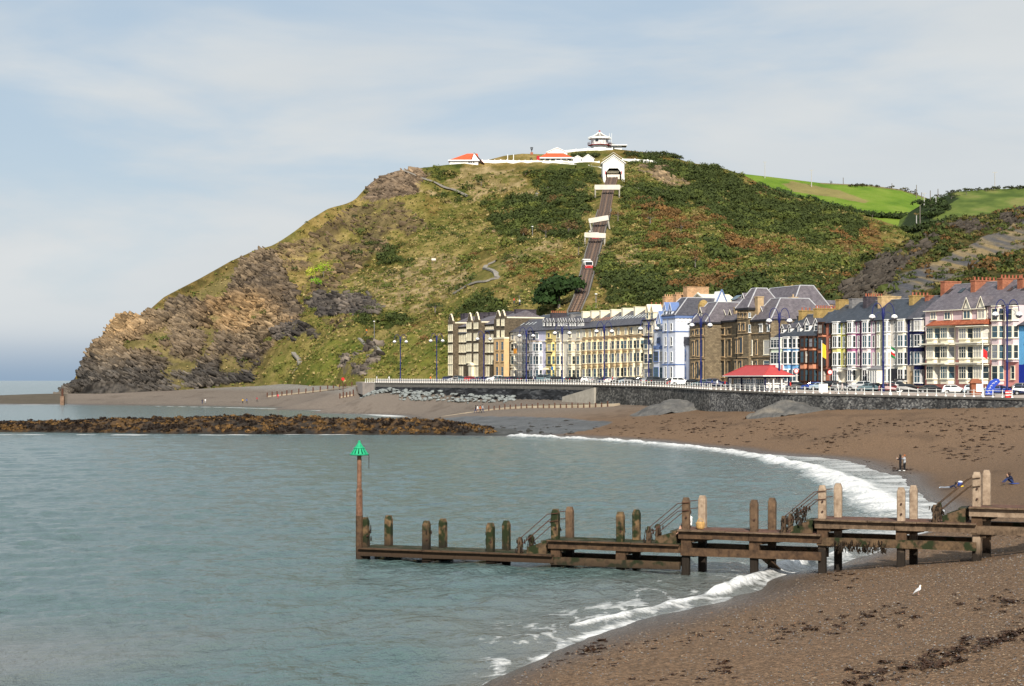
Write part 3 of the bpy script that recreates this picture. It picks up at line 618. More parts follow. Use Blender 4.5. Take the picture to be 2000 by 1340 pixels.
zfield = patchhill('farm_field', SIL3, 900, 1150, 455, 1330, 2000, col3, 0.8)
zpasture = patchhill('pasture_hill', SIL4, 780, 960, 500, 1640, 2350, col4, 0.8)
# ------------------------------------------------------------------ promenade, street and sea wall
def pxline(f, px, dz=0.0, off=0.0):
    D = float(f(px)) + off; return ((px - 1000) / FPX * D, D)
PAVE = pmat('promenade_paving', (0.42, 0.35, 0.30), 0.85, 0.15, 0.8, 0.1); ASPH = pmat('asphalt', (0.055, 0.055, 0.058), 0.9, 0.2, 1.5, 0.2)
KERB = pmat('kerb_stone', (0.38, 0.37, 0.35), 0.85, 0.2, 2, 0.2); ROOFM = {}
ps = list(np.linspace(733, 1250, 36)) + list(np.linspace(1265, 1380, 8)) + [1385.5, 1386.5] + list(np.linspace(1400, 2150, 40))
def strip(name, t0, t1, dz, mat, thick=0.5, extra=0.0):
    v = []; f = []
    for i, px in enumerate(ps):
        a = np.array(pxline(wallD, px)); b_ = np.array(pxline(faceD, px)); 
        for t in (t0, t1):
            p = a + (b_ - a) * t + (b_ - a) / np.hypot(*(b_ - a)) * (extra if t == t1 else 0)
            z = float(wallZ(px)) + 0.9 * min(t, 1) + dz
            v += [(p[0], p[1], z), (p[0], p[1], z - thick)]
    for i in range(len(ps) - 1):
        k = i * 4; n = k + 4
        f += [(k, k + 2, n + 2, n), (k, n, n + 1, k + 1), (k + 2, k + 3, n + 3, n + 2)]
    me = bpy.data.meshes.new(name); me.from_pydata(v, [], f); me.update()
    return tag(link(name, me, mat), kind='structure')
strip('promenade', 0.005, 0.42, 0.0, PAVE); strip('kerb', 0.42, 0.432, 0.012, KERB); strip('road', 0.40, 0.90, -0.12, ASPH); strip('kerb', 0.888, 0.90, 0.012, KERB); strip('pavement', 0.90, 1.0, 0.0, PAVE, extra=40)

RUBBLE = nmat('rubble_stone'); _m, _t, _b = RUBBLE
def stonewall(name, scale, ca, cb, cc, bump=1.0, zs=1.7):
    m, t, b = nmat(name); g = node(t, 'ShaderNodeNewGeometry')
    mpn = node(t, 'ShaderNodeMapping'); mpn.inputs['Scale'].default_value = (scale, scale, scale * zs); t.links.new(g.outputs['Position'], mpn.inputs[0])
    v = node(t, 'ShaderNodeTexVoronoi'); v.inputs['Scale'].default_value = 1.0; t.links.new(mpn.outputs[0], v.inputs['Vector'])
    ve = node(t, 'ShaderNodeTexVoronoi', feature='DISTANCE_TO_EDGE'); ve.inputs['Scale'].default_value = 1.0; t.links.new(mpn.outputs[0], ve.inputs['Vector'])
    sp_ = node(t, 'ShaderNodeSeparateColor'); t.links.new(v.outputs['Color'], sp_.inputs[0])
    r = node(t, 'ShaderNodeValToRGB'); e = r.color_ramp.elements; e[0].color = (*ca, 1); e[1].color = (*cc, 1); k = r.color_ramp.elements.new(0.55); k.color = (*cb, 1)
    t.links.new(sp_.outputs[0], r.inputs[0])
    n = node(t, 'ShaderNodeTexNoise'); n.inputs['Scale'].default_value = 0.22; n.inputs['Detail'].default_value = 7; t.links.new(g.outputs['Position'], n.inputs['Vector'])
    mr = node(t, 'ShaderNodeMapRange'); mr.inputs[1].default_value = .3; mr.inputs[2].default_value = .7; mr.inputs[3].default_value = .45; mr.inputs[4].default_value = 1.5; t.links.new(n.outputs['Fac'], mr.inputs[0])
    mx = node(t, 'ShaderNodeMix', data_type='RGBA', blend_type='MULTIPLY'); mx.inputs[0].default_value = 1; t.links.new(r.outputs[0], mx.inputs[6]); t.links.new(mr.outputs[0], mx.inputs[7])
    t.links.new(mx.outputs[2], b.inputs['Base Color'])
    cl = node(t, 'ShaderNodeMath', operation='MINIMUM'); cl.inputs[1].default_value = 0.12; t.links.new(ve.outputs['Distance'], cl.inputs[0])
    bp = node(t, 'ShaderNodeBump'); bp.inputs['Strength'].default_value = bump; bp.inputs['Distance'].default_value = 0.6; t.links.new(cl.outputs[0], bp.inputs['Height']); t.links.new(bp.outputs[0], b.inputs['Normal'])
    b.inputs['Roughness'].default_value = 0.9
    return m
RUB = stonewall('wall_rubble', 2.6, (0.035, 0.035, 0.037), (0.10, 0.10, 0.10), (0.24, 0.235, 0.22))
RUB2 = stonewall('wall_rubble_dark', 1.6, (0.03, 0.031, 0.03), (0.075, 0.072, 0.068), (0.17, 0.165, 0.15), .8)
COPE = pmat('coping_concrete', (0.15, 0.14, 0.125), 0.9, 0.3, 1.0, 0.3)
BLACKR = stonewall('wall_wet_courses', 0.5, (0.010, 0.011, 0.013), (0.022, 0.024, 0.028), (0.075, 0.078, 0.082), .8, 5.0)
CONC = pmat('weathered_concrete', (0.36, 0.33, 0.28), 0.9, 0.25, 0.8, 0.3)
def wallrun(pxs, ztop, zbot, mat, name, parent, thick=1.2, bulge=0.0, rough_=0.0):
    """a stretch of wall with uneven courses: several rows so that stones sit proud here and there"""
    v = []; f = []; nz_ = 9
    P2 = [np.array(pxline(wallD, p)) for p in pxs]
    for i, p in enumerate(P2):
        d = P2[min(i + 1, len(P2) - 1)] - P2[max(i - 1, 0)]; d /= np.hypot(*d); nrm = np.array((d[1], -d[0]))
        if nrm[0] > 0 : nrm = -nrm
        zt = ztop(pxs[i]); zb_ = zbot(pxs[i])
        for k in range(nz_ + 1):
            t = k / nz_; o = bulge * (1 - t) + rough_ * (random.random() - .5)
            v.append((p[0] + nrm[0] * o, p[1] + nrm[1] * o, zb_ + (zt - zb_) * t))
        v.append((p[0] - nrm[0] * thick, p[1] - nrm[1] * thick, zt)); v.append((p[0] - nrm[0] * thick, p[1] - nrm[1] * thick, zb_))
    m_ = nz_ + 3
    for i in range(len(P2) - 1):
        for k in range(m_ - 1): f.append((i * m_ + k, i * m_ + k + 1, (i + 1) * m_ + k + 1, (i + 1) * m_ + k))
    f.append(tuple(range(m_))); f.append(tuple(range((len(P2) - 1) * m_, len(P2) * m_)))
    me = bpy.data.meshes.new(name); me.from_pydata(v, [], f); me.update()
    return link(name, me, mat, parent)
def bottom(px): 
    D = float(wallD(px)); return 2.0
wz = lambda px: float(wallZ(px)) - 0.30
sw1 = thing('sea_wall', 'rubble stone sea wall of the bastion in front of the coloured houses', 'sea wall')
wallrun(list(np.linspace(1386.5, 2150, 150)), wz, bottom, RUB, 'wall_face', sw1, rough_=0.10, bulge=.35)
def coping(pxs, parent, mat=COPE, out_=0.16, h=0.30):
    v = []; f = []
    P2 = [np.array(pxline(wallD, p)) for p in pxs]
    for i, p in enumerate(P2):
        d = P2[min(i + 1, len(P2) - 1)] - P2[max(i - 1, 0)]; d /= np.hypot(*d); nrm = np.array((d[1], -d[0]))
        if nrm[0] > 0: nrm = -nrm
        z = float(wallZ(pxs[i])) + 0.012
        for o, zz in ((out_, z), (out_, z - h), (-.9, z - h), (-.9, z)): v.append((p[0] + nrm[0] * o, p[1] + nrm[1] * o, zz))
    for i in range(len(P2) - 1):
        for k in range(4): f.append((i * 4 + k, i * 4 + (k + 1) % 4, i * 4 + 4 + (k + 1) % 4, i * 4 + 4 + k))
    f.append((0, 1, 2, 3)); k = (len(P2) - 1) * 4; f.append((k + 3, k + 2, k + 1, k))
    me = bpy.data.meshes.new('coping'); me.from_pydata(v, [], f); me.update(); return link('coping', me, mat, parent)
coping(list(np.linspace(1386, 2150, 60)), sw1)
# end face of the bastion, back to the line of the older wall
a = np.array(pxline(wallD, 1386.5)); b_ = a + np.array([-0.9, 26.0])
mbx = MB(); zt = wz(1387); mbx.add([(a[0] - .35, a[1], 2), (b_[0], b_[1], 2), (b_[0], b_[1], zt), (a[0], a[1], zt), (a[0] + 1.2, a[1], 2), (b_[0] + 1.2, b_[1], 2), (b_[0] + 1.2, b_[1], zt), (a[0] + 1.2, a[1], zt)],
                            [(0, 3, 2, 1), (4, 5, 6, 7), (0, 4, 7, 3), (1, 2, 6, 5), (3, 7, 6, 2)]).build('return_wall', RUB2, sw1)
sw2 = thing('sea_wall', 'dark stained concrete sea wall stepping back beside the slipway', 'sea wall')
wallrun(list(np.linspace(1158, 1386, 60)), wz, bottom, RUB2, 'wall_face', sw2, rough_=.06, bulge=.3); coping(list(np.linspace(1158, 1386, 20)), sw2)
sw3 = thing('sea_wall', 'long black wet sea wall under the far end of the promenade', 'sea wall')
pl = list(np.linspace(733, 1157, 90))
wallrun(pl, lambda p: float(wallZ(p)) - .3, lambda p: float(wallZ(p)) - 1.25, COPE, 'upper_wall', sw3, rough_=.02)
wallrun(pl, lambda p: float(wallZ(p)) - 1.25, bottom, BLACKR, 'wall_face', sw3, rough_=.22, bulge=.9); coping(pl, sw3)
a = np.array(pxline(wallD, 733)); q = np.array([-2.6, 7.0])
zt = float(wallZ(733))
mbx = MB(); mbx.add([(a[0], a[1], 3), (a[0] + q[0], a[1] + q[1], 5), (a[0] + q[0], a[1] + q[1], zt), (a[0], a[1], zt), (a[0] + 1, a[1] + 1, 3), (a[0] + q[0] + 1, a[1] + q[1] + 1, 5), (a[0] + q[0] + 1, a[1] + q[1] + 1, zt), (a[0] + 1, a[1] + 1, zt)],
                    [(0, 3, 2, 1), (4, 5, 6, 7), (3, 7, 6, 2), (0, 1, 5, 4), (1, 2, 6, 5)]).build('end_wall', CONC, sw3)
# promenade end apron behind the far wall (solid ground to the foot of the hill)
v = [at(708, 748, 516), at(735, 748, 505), at(880, 748, 548), at(695, 745, 592)]
zz = 8.66; mbx = MB().prism([(p.x, p.y) for p in v], 5, zz); tag(link('turning_area', mbx.mesh('turning_area', PAVE)), kind='structure')

# railings along the wall
RAILW = pmat('white_rail_paint', (0.80, 0.80, 0.76), 0.5, 0.08, 3, 0.05)
def railing(px0, px1, n, label, h=1.05, mesh_base=True):
    r = thing('railing', label, 'railing', tuple(pxline(wallD, px0)) + (float(wallZ(px0)),))
    A = Vector(r.location)
    pm = MB(); pm.bar((0, 0, 0), (0, 0, h), 0.055, 6); pm.lathe([(0.19, 0.0), (0.19, 0.05), (0.08, 0.20), (0.06, 0.24)], 8); pm.lathe([(0.02, h - .02), (.07, h), (0.06, h + .05), (0.0, h + .1)], 8)
    me = pm.mesh('post', RAILW); prev = None; nodes = []
    pxd = np.linspace(px0, px1, 400); P2 = np.array([pxline(wallD, p) for p in pxd]); s = np.concatenate([[0], np.cumsum(np.hypot(*(P2[1:] - P2[:-1]).T))])
    for i in range(n):
        px = float(np.interp(s[-1] * i / (n - 1), s, pxd)); x, y = pxline(wallD, px, 0); p = Vector((x + .25, y + .12, float(wallZ(px)))) - A; nodes.append(p)
        link('post', me, None, r, p)
    for zr in (0.50, 0.99):
        mb = MB()
        for a_, b2 in zip(nodes[:-1], nodes[1:]): mb.bar(a_ + Vector((0, 0, zr)), b2 + Vector((0, 0, zr)), 0.034, 6)
        mb.build('rail', RAILW, r)
    return r
railing(1387, 1974, 42, 'white railing on the bastion in front of the shelter and coloured houses')
railing(1160, 1384, 44, 'white railing on the set back wall right of the slipway')
railing(712, 1156, 100, 'long white railing above the black far sea wall')

# ------------------------------------------------------------------ houses
GLASS = pmat('window_glass', (0.022, 0.034, 0.040), 0.12, 0.4, 0.6, 0.0, spec=0.5)
GLASSB = pmat('window_glass_blue', (0.05, 0.10, 0.13), 0.1, 0.4, 0.6, 0.0, spec=0.6)
DRAWN = pmat('drawn_cream_blind', (0.74, 0.66, 0.47), .6, .12, 1, 0); BLIND = pmat('window_blind', (0.50, 0.48, 0.43), 0.5, 0.2, 2, 0.0, spec=0.5)
CURT = pmat('window_curtain', (0.26, 0.27, 0.29), 0.35, 0.35, 3, 0.0, spec=0.5)
def paint(name, c, **k): return pmat('paint_' + name, c, 0.75, 0.14, 0.9, 0.12, **k)
WHITE = paint('white', (0.80, 0.79, 0.76)); CREAM = paint('cream', (0.78, 0.70, 0.52)); CREAMY = paint('ochre_cream', (0.80, 0.62, 0.36)); PALECR = paint('pale_cream', (0.74, 0.68, 0.58))
BROWNF = paint('brown_frame', (0.06, 0.028, 0.018)); IVORY = paint('ivory', (0.84, 0.78, 0.62))
SLATE = blockmat('slate_roof', (0.060, 0.062, 0.078), (0.095, 0.092, 0.108), (0.035, 0.035, 0.042), 0.45, 0.16, 0.55, 0.3)
SLATEB = blockmat('blue_slate_roof', (0.040, 0.050, 0.066), (0.058, 0.068, 0.086), (0.025, 0.03, 0.038), 0.5, 0.17, 0.55, 0.3)
SLATEP = blockmat('purple_slate_roof', (0.115, 0.10, 0.118), (0.16, 0.142, 0.155), (0.06, 0.055, 0.06), 0.5, 0.17, 0.6, 0.35)
STONE = blockmat('dark_stone', (0.085, 0.066, 0.043), (0.145, 0.112, 0.072), (0.065, 0.052, 0.038), 0.55, 0.28)
STONEC = blockmat('college_stone', (0.155, 0.118, 0.074), (0.25, 0.195, 0.12), (0.10, 0.08, 0.055), 0.6, 0.3)
DRESS = pmat('dressed_sandstone', (0.46, 0.33, 0.19), 0.85, 0.3, 0.9, 0.3); BRICK = blockmat('red_brick', (0.30, 0.095, 0.05), (0.40, 0.15, 0.08), (0.30, 0.17, 0.11), 0.24, 0.085)
BUFF = blockmat('buff_brick', (0.50, 0.33, 0.15), (0.58, 0.42, 0.22), (0.40, 0.30, 0.18), 0.24, 0.085); TAN = blockmat('lichened_brick', (0.33, 0.22, 0.07), (0.44, 0.30, 0.11), (0.22, 0.16, 0.08), 0.24, 0.085)
ORANGEB = blockmat('orange_brick', (0.50, 0.27, 0.14), (0.56, 0.37, 0.21), (0.45, 0.3, 0.18), 0.24, 0.085); GREYB = blockmat('grey_render_block', (0.17, 0.165, 0.165), (0.23, 0.22, 0.22), (0.13, 0.13, 0.13), 0.5, 0.22); DARKB = blockmat('dark_render_block', (0.045, 0.04, 0.05), (0.08, 0.066, 0.078), (0.035, 0.032, 0.04), 0.4, 0.2)
POT = pmat('terracotta', (0.36, 0.115, 0.065), 0.8, 0.25, 4, 0.1); LEAD = pmat('roof_lead', (0.20, 0.20, 0.21), 0.6, 0.2, 2, 0.1); REDTILE = blockmat('red_tile', (0.30, 0.075, 0.035), (0.40, 0.13, 0.06), (0.2, 0.05, 0.03), 0.3, 0.2); GUT = paint('black_gutter', (0.02, 0.02, 0.024))
SKYL = pmat('skylight_glass', (0.55, 0.60, 0.62), 0.15, 0.1, 1, 0, spec=.6)
WCACHE = {}; PCACHE = {}
rnd = random.Random(3)
def window_meshes(w, h, style, fm):
    w = max(0.35, round(w * 8) / 8); h = max(0.4, round(h * 8) / 8); key = (w, h, style, fm.name)
    if key not in WCACHE:
        t = 0.10 if w > 0.8 else 0.055; mb = MB(); y0, y1 = -0.13, 0.03
        mb.box(0, t, y0, y1, 0, h); mb.box(w - t, w, y0, y1, 0, h); mb.box(t, w - t, y0, y1, h - t, h); mb.box(t, w - t, y0, y1, 0, t)
        mb.box(-0.08, w + 0.08, -0.24, y1, -0.10, -0.002)
        b0, b1 = -0.10, -0.02; m = 0.055
        if style in ('sash', 'sash2', 'grid'): mb.box(t, w - t, b0, b1, h * .5 - m / 2, h * .5 + m / 2)
        if style in ('sash2', 'case'): mb.box(w / 2 - m, w / 2 + m, b0 - .004, b1 + .004, t, h - t)
        if style in ('grid',):
            for k in (1, 2): mb.box(w * k / 3 - m / 2, w * k / 3 + m / 2, b0 - .004, b1 + .004, t, h - t)
            mb.box(t, w - t, b0, b1, h * .74 - m / 2, h * .74 + m / 2)
        if style == 'arch': mb.add([(0, -.14, h), (w, -.14, h), (w / 2, -.14, h + w * .8), (0, .02, h), (w, .02, h), (w / 2, .02, h + w * .8)], [(0, 1, 2), (5, 4, 3), (0, 3, 4, 1), (1, 4, 5, 2), (2, 5, 3, 0)])
        if style == 'hood':
            mb.box(-.12, w + .12, -.3, .03, h + .004, h + .14)
        WCACHE[key] = mb.mesh('window', fm); 
        PCACHE[(w, h)] = MB().box(t * .8, w - t * .8, -0.06, 0.0, t * .8, h - t * .8)
    return WCACHE[key], PCACHE[(w, h)], w, h
PMESH = {}
def add_window(parent, x, y, z, w, h, style='sash', fm=WHITE, gl=None, rz=0.0):
    me, pmb, w2, h2 = window_meshes(w, h, style, fm)
    o = link('window', me, None, parent, (x, y, z))
    o.rotation_euler = (0, 0, rz); o.scale = (w / w2, 1, h / h2)
    g = gl or rnd.choice([GLASS, GLASS, GLASS, GLASSB, GLASSB, CURT, BLIND])
    k = (w2, h2, g.name)
    if k not in PMESH: PMESH[k] = pmb.mesh('pane', g)
    link('pane', PMESH[k], None, o); return o
class House:
    def __init__(s, name, label, px0, px1, cat='house', group=None, off=0.0, face=faceD):
        A = np.array(pxline(face, px0)); B = np.array(pxline(face, px1)); u = B - A; s.W = float(np.hypot(*u)); s.u = u / s.W; s.n = np.array((-s.u[1], s.u[0])); 
        if off:
            A0 = A + s.n * off; s.A = A0; xa = s.x(px0); xb = s.x(px1); A = A0 + s.u * xa; s.W = xb - xa
        s.A = A
        s.zg = float(groundZ(px0, float(face(px0))))
        s.root = thing(name, label, cat, (A[0], A[1], s.zg), math.atan2(s.u[1], s.u[0]), group); s.pc = (px0 + px1) / 2
    def x(s, px, y=0.0):
        k = (px - 1000) / FPX; P = s.A + s.n * y
        return float((k * P[1] - P[0]) / (s.u[0] - k * s.u[1]))
    def z(s, py, px=None, y=0.0):
        px = s.pc if px is None else px; X = s.x(px, y); D = s.A[1] + s.n[1] * y + s.u[1] * X
        return CH + (HZ - py) / FPX * D - s.zg
    def part(s, name, mb, mat): return mb.build(name, mat, s.root)
    def block(s, x0, x1, y0, y1, z1, mat, z0=-1.0, name='wall'): return s.part(name, MB().box(x0, x1, y0, y1, z0, z1), mat)
    def win(s, p0, p1, rows, style='sash', fm=WHITE, y=0.0, gl=None):
        x0, x1 = s.x(p0, y), s.x(p1, y); pc = (p0 + p1) / 2
        for yt, yb in rows:
            zb, zt = s.z(yb, pc, y), s.z(yt, pc, y); add_window(s.root, x0, y - .005, zb, x1 - x0, zt - zb, style, fm, gl)
    def rwin(s, xw, p0, p1, rows, style='sash', fm=WHITE, gl=None):
        """windows in a right-hand return wall at local x = xw (wall runs inwards)"""
        kk = lambda px: (px - 1000) / FPX
        def yy(px):
            P = s.A + s.u * xw; k = kk(px); return float((k * P[1] - P[0]) / (s.n[0] - k * s.n[1]))
        y0, y1 = yy(p0), yy(p1); D = s.A[1] + s.u[1] * xw + s.n[1] * (y0 + y1) / 2
        for yt, yb in rows:
            zb = CH + (HZ - yb) / FPX * D - s.zg; zt = CH + (HZ - yt) / FPX * D - s.zg
            add_window(s.root, xw + .005, y0, zb, max(.5, y1 - y0), zt - zb, style, fm, gl, rz=R(90))
    def bay(s, p0, p1, yt, yb, d, mat, rows, style='sash', fm=WHITE, frac=0.62, capm=None, gl=None, spand=None, cant=True):
        pf = p0 + (p1 - p0) * frac; xa, xb = s.x(p0, -d), s.x(pf, -d); xe = max(s.x(p1, 0), xb + 0.05); xs = xa - min(0.5, d * .6)
        zb_, zt_ = s.z(yb, (p0 + pf) / 2, -d), s.z(yt, (p0 + pf) / 2, -d)
        poly = [(xs, 0.0), (xa, -d), (xb, -d), (xe, 0.0)]
        s.part('bay', MB().prism(poly, zb_, zt_), mat)
        cap = [(xs - .12, 0.0), (xa - .08, -d - .14), (xb + .08, -d - .14), (xe + .14, 0.0)]
        s.part('bay_cornice', MB().prism(cap, zt_ + .002, zt_ + .16), capm or fm)
        for yt2, yb2 in rows:
            z0, z1 = s.z(yb2, (p0 + pf) / 2, -d), s.z(yt2, (p0 + pf) / 2, -d)
            add_window(s.root, xa + .04, -d - .005, z0, xb - xa - .08, z1 - z0, style, fm, gl)
            L = math.hypot(xe - xb, d)
            if cant and L > .55: add_window(s.root, xb + (xe - xb) * .06 + .004, -d * .94, z0, L * .88, z1 - z0, 'sash', fm, gl, rz=math.atan2(d, xe - xb))
        if spand:
            for y1_, y2_, m_ in spand:
                z0, z1 = s.z(y2_, (p0 + pf) / 2, -d), s.z(y1_, (p0 + pf) / 2, -d); e = .015
                s.part('spandrel', MB().prism([(xs - e, 0.0), (xa - e, -d - e), (xb + e * .5, -d - e), (xe + e, 0.0)], z0, z1), m_)
    def band(s, py, p0, p1, mat, h=.18, out_=.16, y=0.0, px=None):
        x0, x1 = s.x(p0, y), s.x(p1, y); z = s.z(py, (p0 + p1) / 2, y)
        s.part('string_course', MB().box(x0, x1, y - out_, y + .02, z - h / 2, z + h / 2), mat)
    def gable_roof(s, eave, ridge, mat=SLATE, depth=11.0, p0=None, p1=None, y0=0.0, over=.35, ends=None, gut=GUT):
        x0 = s.x(p0, y0) if p0 else 0.0; x1 = s.x(p1, y0) if p1 else s.W
        ze = s.z(eave, (p0 or s.pc), y0) if False else s.z(eave, s.pc, y0); yr = y0 + depth / 2
        zr = s.z(ridge, s.pc + 40, yr)
        prof = [(y0 - over, ze - .02), (y0 - over, ze + .12), (yr, zr), (y0 + depth + over, ze + .12), (y0 + depth + over, ze - .02)]
        s.part('roof', MB().sweepx(prof, x0 - .02, x1 + .02), mat)
        s.part('gutter', MB().box(x0, x1, y0 - over - .14, y0 - over - .004, ze - .03, ze + .10), gut)
        s.part('ridge_tiles', MB().sweepx([(yr - .16, zr - .04), (yr, zr + .09), (yr + .16, zr - .04)], x0, x1), LEAD)
        s.ze, s.zr, s.yr = ze, zr, yr; return ze, zr, yr
    def chimney(s, px, ytop, L=3.6, mat=BRICK, th=0.95, pots=4, potm=POT, yc=None, zb=None):
        yc = s.yr if yc is None else yc; x = s.x(px, yc - L / 2); zt = s.z(ytop, px, yc - L / 2)
        mb = MB().box(x - th / 2, x + th / 2, yc - L / 2, yc + L / 2, (zb if zb is not None else s.ze), zt - .2); mb.box(x - th / 2 - .08, x + th / 2 + .08, yc - L / 2 - .08, yc + L / 2 + .08, zt - .198, zt)
        c = s.part('chimney', mb, mat)
        if pots:
            mbp = MB()
            for i in range(pots): mbp.lathe([(.15, zt + .002), (.13, zt + .45), (.17, zt + .47), (.17, zt + .55)], 7, (x, yc - L / 2 + L * (i + .5) / pots))
            mbp.build('chimney_pots', potm, c)
    def skylights(s, pxs, t, size=.9, m=SKYL, wid=.6):
        yt = t * s.yr; sl = (s.zr - s.ze) / (s.yr + .35)
        for px in pxs:
            x = s.x(px, yt); z0 = s.ze + .12 + sl * (yt + .35)
            y1 = yt + size * .7; z1 = z0 + sl * size * .7
            mb = MB(); e = .06; mb.add([(x, yt, z0 - .02), (x + wid, yt, z0 - .02), (x + wid, y1, z1 - .02), (x, y1, z1 - .02), (x, yt, z0 + e), (x + wid, yt, z0 + e), (x + wid, y1, z1 + e), (x, y1, z1 + e)], [(4, 5, 6, 7), (0, 1, 5, 4), (1, 2, 6, 5), (2, 3, 7, 6), (3, 0, 4, 7)])
            s.part('skylight', mb, m)
    def dormer(s, p0, p1, yb, yt, ypeak, y=0.6, fm=WHITE, roofm=SLATE, cheek=WHITE, dep=2.6, style='sash'):
        x0, x1 = s.x(p0, y), s.x(p1, y); zb_, zt_, zp = s.z(yb, (p0 + p1) / 2, y), s.z(yt, (p0 + p1) / 2, y), s.z(ypeak, (p0 + p1) / 2, y); xm = (x0 + x1) / 2
        d = s.part('dormer', MB().sweepy([(x0, zb_), (x1, zb_), (x1, zt_), (xm, zp), (x0, zt_)], y, y + dep), cheek)
        e = .14; mb = MB()
        mb.sweepy([(x0 - e, zt_ - .08), (x0 - e, zt_ + .08), (xm, zp + .2), (xm, zp + .03)], y - .2, y + dep + .3); mb.sweepy([(x1 + e, zt_ - .08), (xm + .001, zp + .03), (xm + .001, zp + .2), (x1 + e, zt_ + .08)], y - .2, y + dep + .3)
        s.part('dormer_roof', mb, roofm)
        mb = MB(); mb.bar((x0 - e, y - .24, zt_), (xm, y - .24, zp + .12), .05, 4); mb.bar((x1 + e, y - .24, zt_), (xm, y - .24, zp + .12), .05, 4); s.part('bargeboard', mb, fm)
        add_window(s.root, x0 + .12, y - .005, zb_ + .1, x1 - x0 - .24, (zt_ - zb_) - .12, style, fm)
    def door(s, p0, p1, yt, mat, y=0.0):
        x0, x1 = s.x(p0, y), s.x(p1, y); zt = s.z(yt, (p0 + p1) / 2, y)
        d = s.part('door', MB().box(x0, x1, y - .10, y + .02, 0.1, zt), mat)
        MB().box(x0 + .1, x0 + .16, y - .17, y - .102, 1.1, 1.2).build('handle', LEAD, d)
    def downpipe(s, px, yt, mat=GUT, y=0.0):
        x = s.x(px, y); s.part('downpipe', MB().bar((x, y - .12, 0), (x, y - .12, s.z(yt, px, y)), .07, 6), mat)

GRP = 'houses along the seafront'
# ---- bright blue house at the right edge
h = House('terraced_house', 'bright blue house with dark blue ground floor at the right edge, beside the pink hotel', 1990, 2090, group=GRP); h.pc = 2010
BLUEB = paint('bright_blue', (0.14, 0.42, 0.72)); NAVYB = paint('royal_blue', (0.01, 0.03, 0.30))
h.block(0, h.W, 0, 11, h.z(636), BLUEB, h.z(712)); h.block(0, h.W, -.02, 11, h.z(712) - .003, NAVYB, name='ground_floor'); h.gable_roof(636, 600, SLATEB)
h.win(2004, 2016, [(645, 668), (684, 706), (722, 748)], 'sash2')
# ---- pink hotel, right house
PINKW = paint('pale_pink', (0.68, 0.53, 0.54)); PINK = paint('salmon_pink', (0.70, 0.30, 0.27))
h = House('seaside_hotel', 'tall pale pink house with salmon ground floor and two columns of bay windows', 1927, 1990, 'hotel', GRP)
h.block(0, h.W, 0, 13, h.z(597), PINKW, h.z(703)); h.block(0, h.W, -.03, 13, h.z(703) - .003, PINK, name='ground_floor')
for p0, p1 in ((1937, 1961), (1964, 1990)):
    b_ = 716 if p0 > 1950 else 750
    h.bay(p0, p1, 598.5, 707 if p0 > 1950 else 751, .75, PINKW, [(602, 626), (636, 660), (673, 701)] + ([] if p0 > 1950 else [(714, 742)]), 'sash', IVORY, .55)
h.win(1975, 1983, [(714, 741)], 'sash', IVORY)
h.gable_roof(597, 549, SLATEP, 13); h.chimney(1953, 543, 4.6, BRICK, 1.3, 6); h.chimney(1992, 543, 4.6, BRICK, 1.3, 6); h.skylights((1966, 1993), .55, 1.6, GLASS, 1.0); h.downpipe(1930, 600, IVORY)
# ---- pink hotel, main
h = House('seaside_hotel', 'broad pale pink hotel with twin gabled dormers, red tiled ledge and balconied bays', 1807, 1927, 'hotel', GRP)
h.block(0, h.W, 0, 13, h.z(606), PINKW, h.z(703)); h.block(0, h.W, -.03, 13, h.z(703) - .003, PINK, name='ground_floor')
h.gable_roof(606, 553, SLATEP, 13, gut=IVORY)
h.win(1818, 1829, [(609, 624)], 'case', IVORY); h.win(1845, 1857, [(609, 624)], 'case', IVORY)
for p0, p1, yt in ((1881, 1897, 606), (1909, 1925, 604)): h.dormer(p0, p1, 624, yt, yt - 24, -.15, IVORY, SLATEP, IVORY, 3.6, 'case')
x0, x1 = h.x(1808, -1.6), h.x(1921, -1.6); z0, z1 = h.z(635, 1865, -1.6), h.z(625, 1865, 0)
h.part('tiled_ledge', MB().sweepx([(-1.65, z0), (-1.65, z0 + .12), (-.005, z1), (-.005, z0)], x0, x1), REDTILE)
for (p0, p1, sp) in ((1808, 1858, ((1810, 1829), (1837, 1857))), (1872, 1926, ((1873, 1894), (1901, 1924)))):
    xa, xb = h.x(p0, -1.0), h.x(p1, -1.0)
    for yt, yb in ((638, 670), (674, 709), (713, 750)):
        zt, zb_ = h.z(yt, (p0 + p1) / 2, -1), h.z(yb, (p0 + p1) / 2, -1)
        h.part('balcony_slab', MB().box(xa - .15, xb + .15, -1.55, -.003, zt + .002, zt + .16), IVORY)
        for a_, c_ in sp:
            x_0, x_1 = h.x(a_, -1.0), h.x(c_, -1.0); w3 = (x_1 - x_0)
            h.part('bay', MB().prism([(x_0 - .3, -.004), (x_0, -1.0), (x_0 + w3 * .72, -1.0), (x_0 + w3 * 1.02, -.004)], zb_, zt), IVORY if yt < 700 else IVORY)
            zz0, zz1 = zb_ + (zt - zb_) * .27, zt - .16
            add_window(h.root, x_0 + .02, -1.005, zz0, w3 * .70, zz1 - zz0, 'grid', IVORY); add_window(h.root, x_0 + w3 * .735, -.95, zz0, max(.5, math.hypot(w3 * .3, 1) * .84), zz1 - zz0, 'sash', IVORY, rz=math.atan2(1.0, w3 * .3))
h.band(672, 1808, 1860, IVORY, .2, 1.7); h.band(710, 1808, 1860, IVORY, .2, 1.7); h.band(670, 1872, 1924, IVORY, .2, 1.7); h.band(709, 1872, 1924, IVORY, .2, 1.7)
h.chimney(1841, 549, 3.6, BRICK, 1.1, 0); h.chimney(1900, 547, 5.0, BRICK, 1.1, 6); h.skylights((1845, 1870), .62, 1.5, GLASS, 1.0)
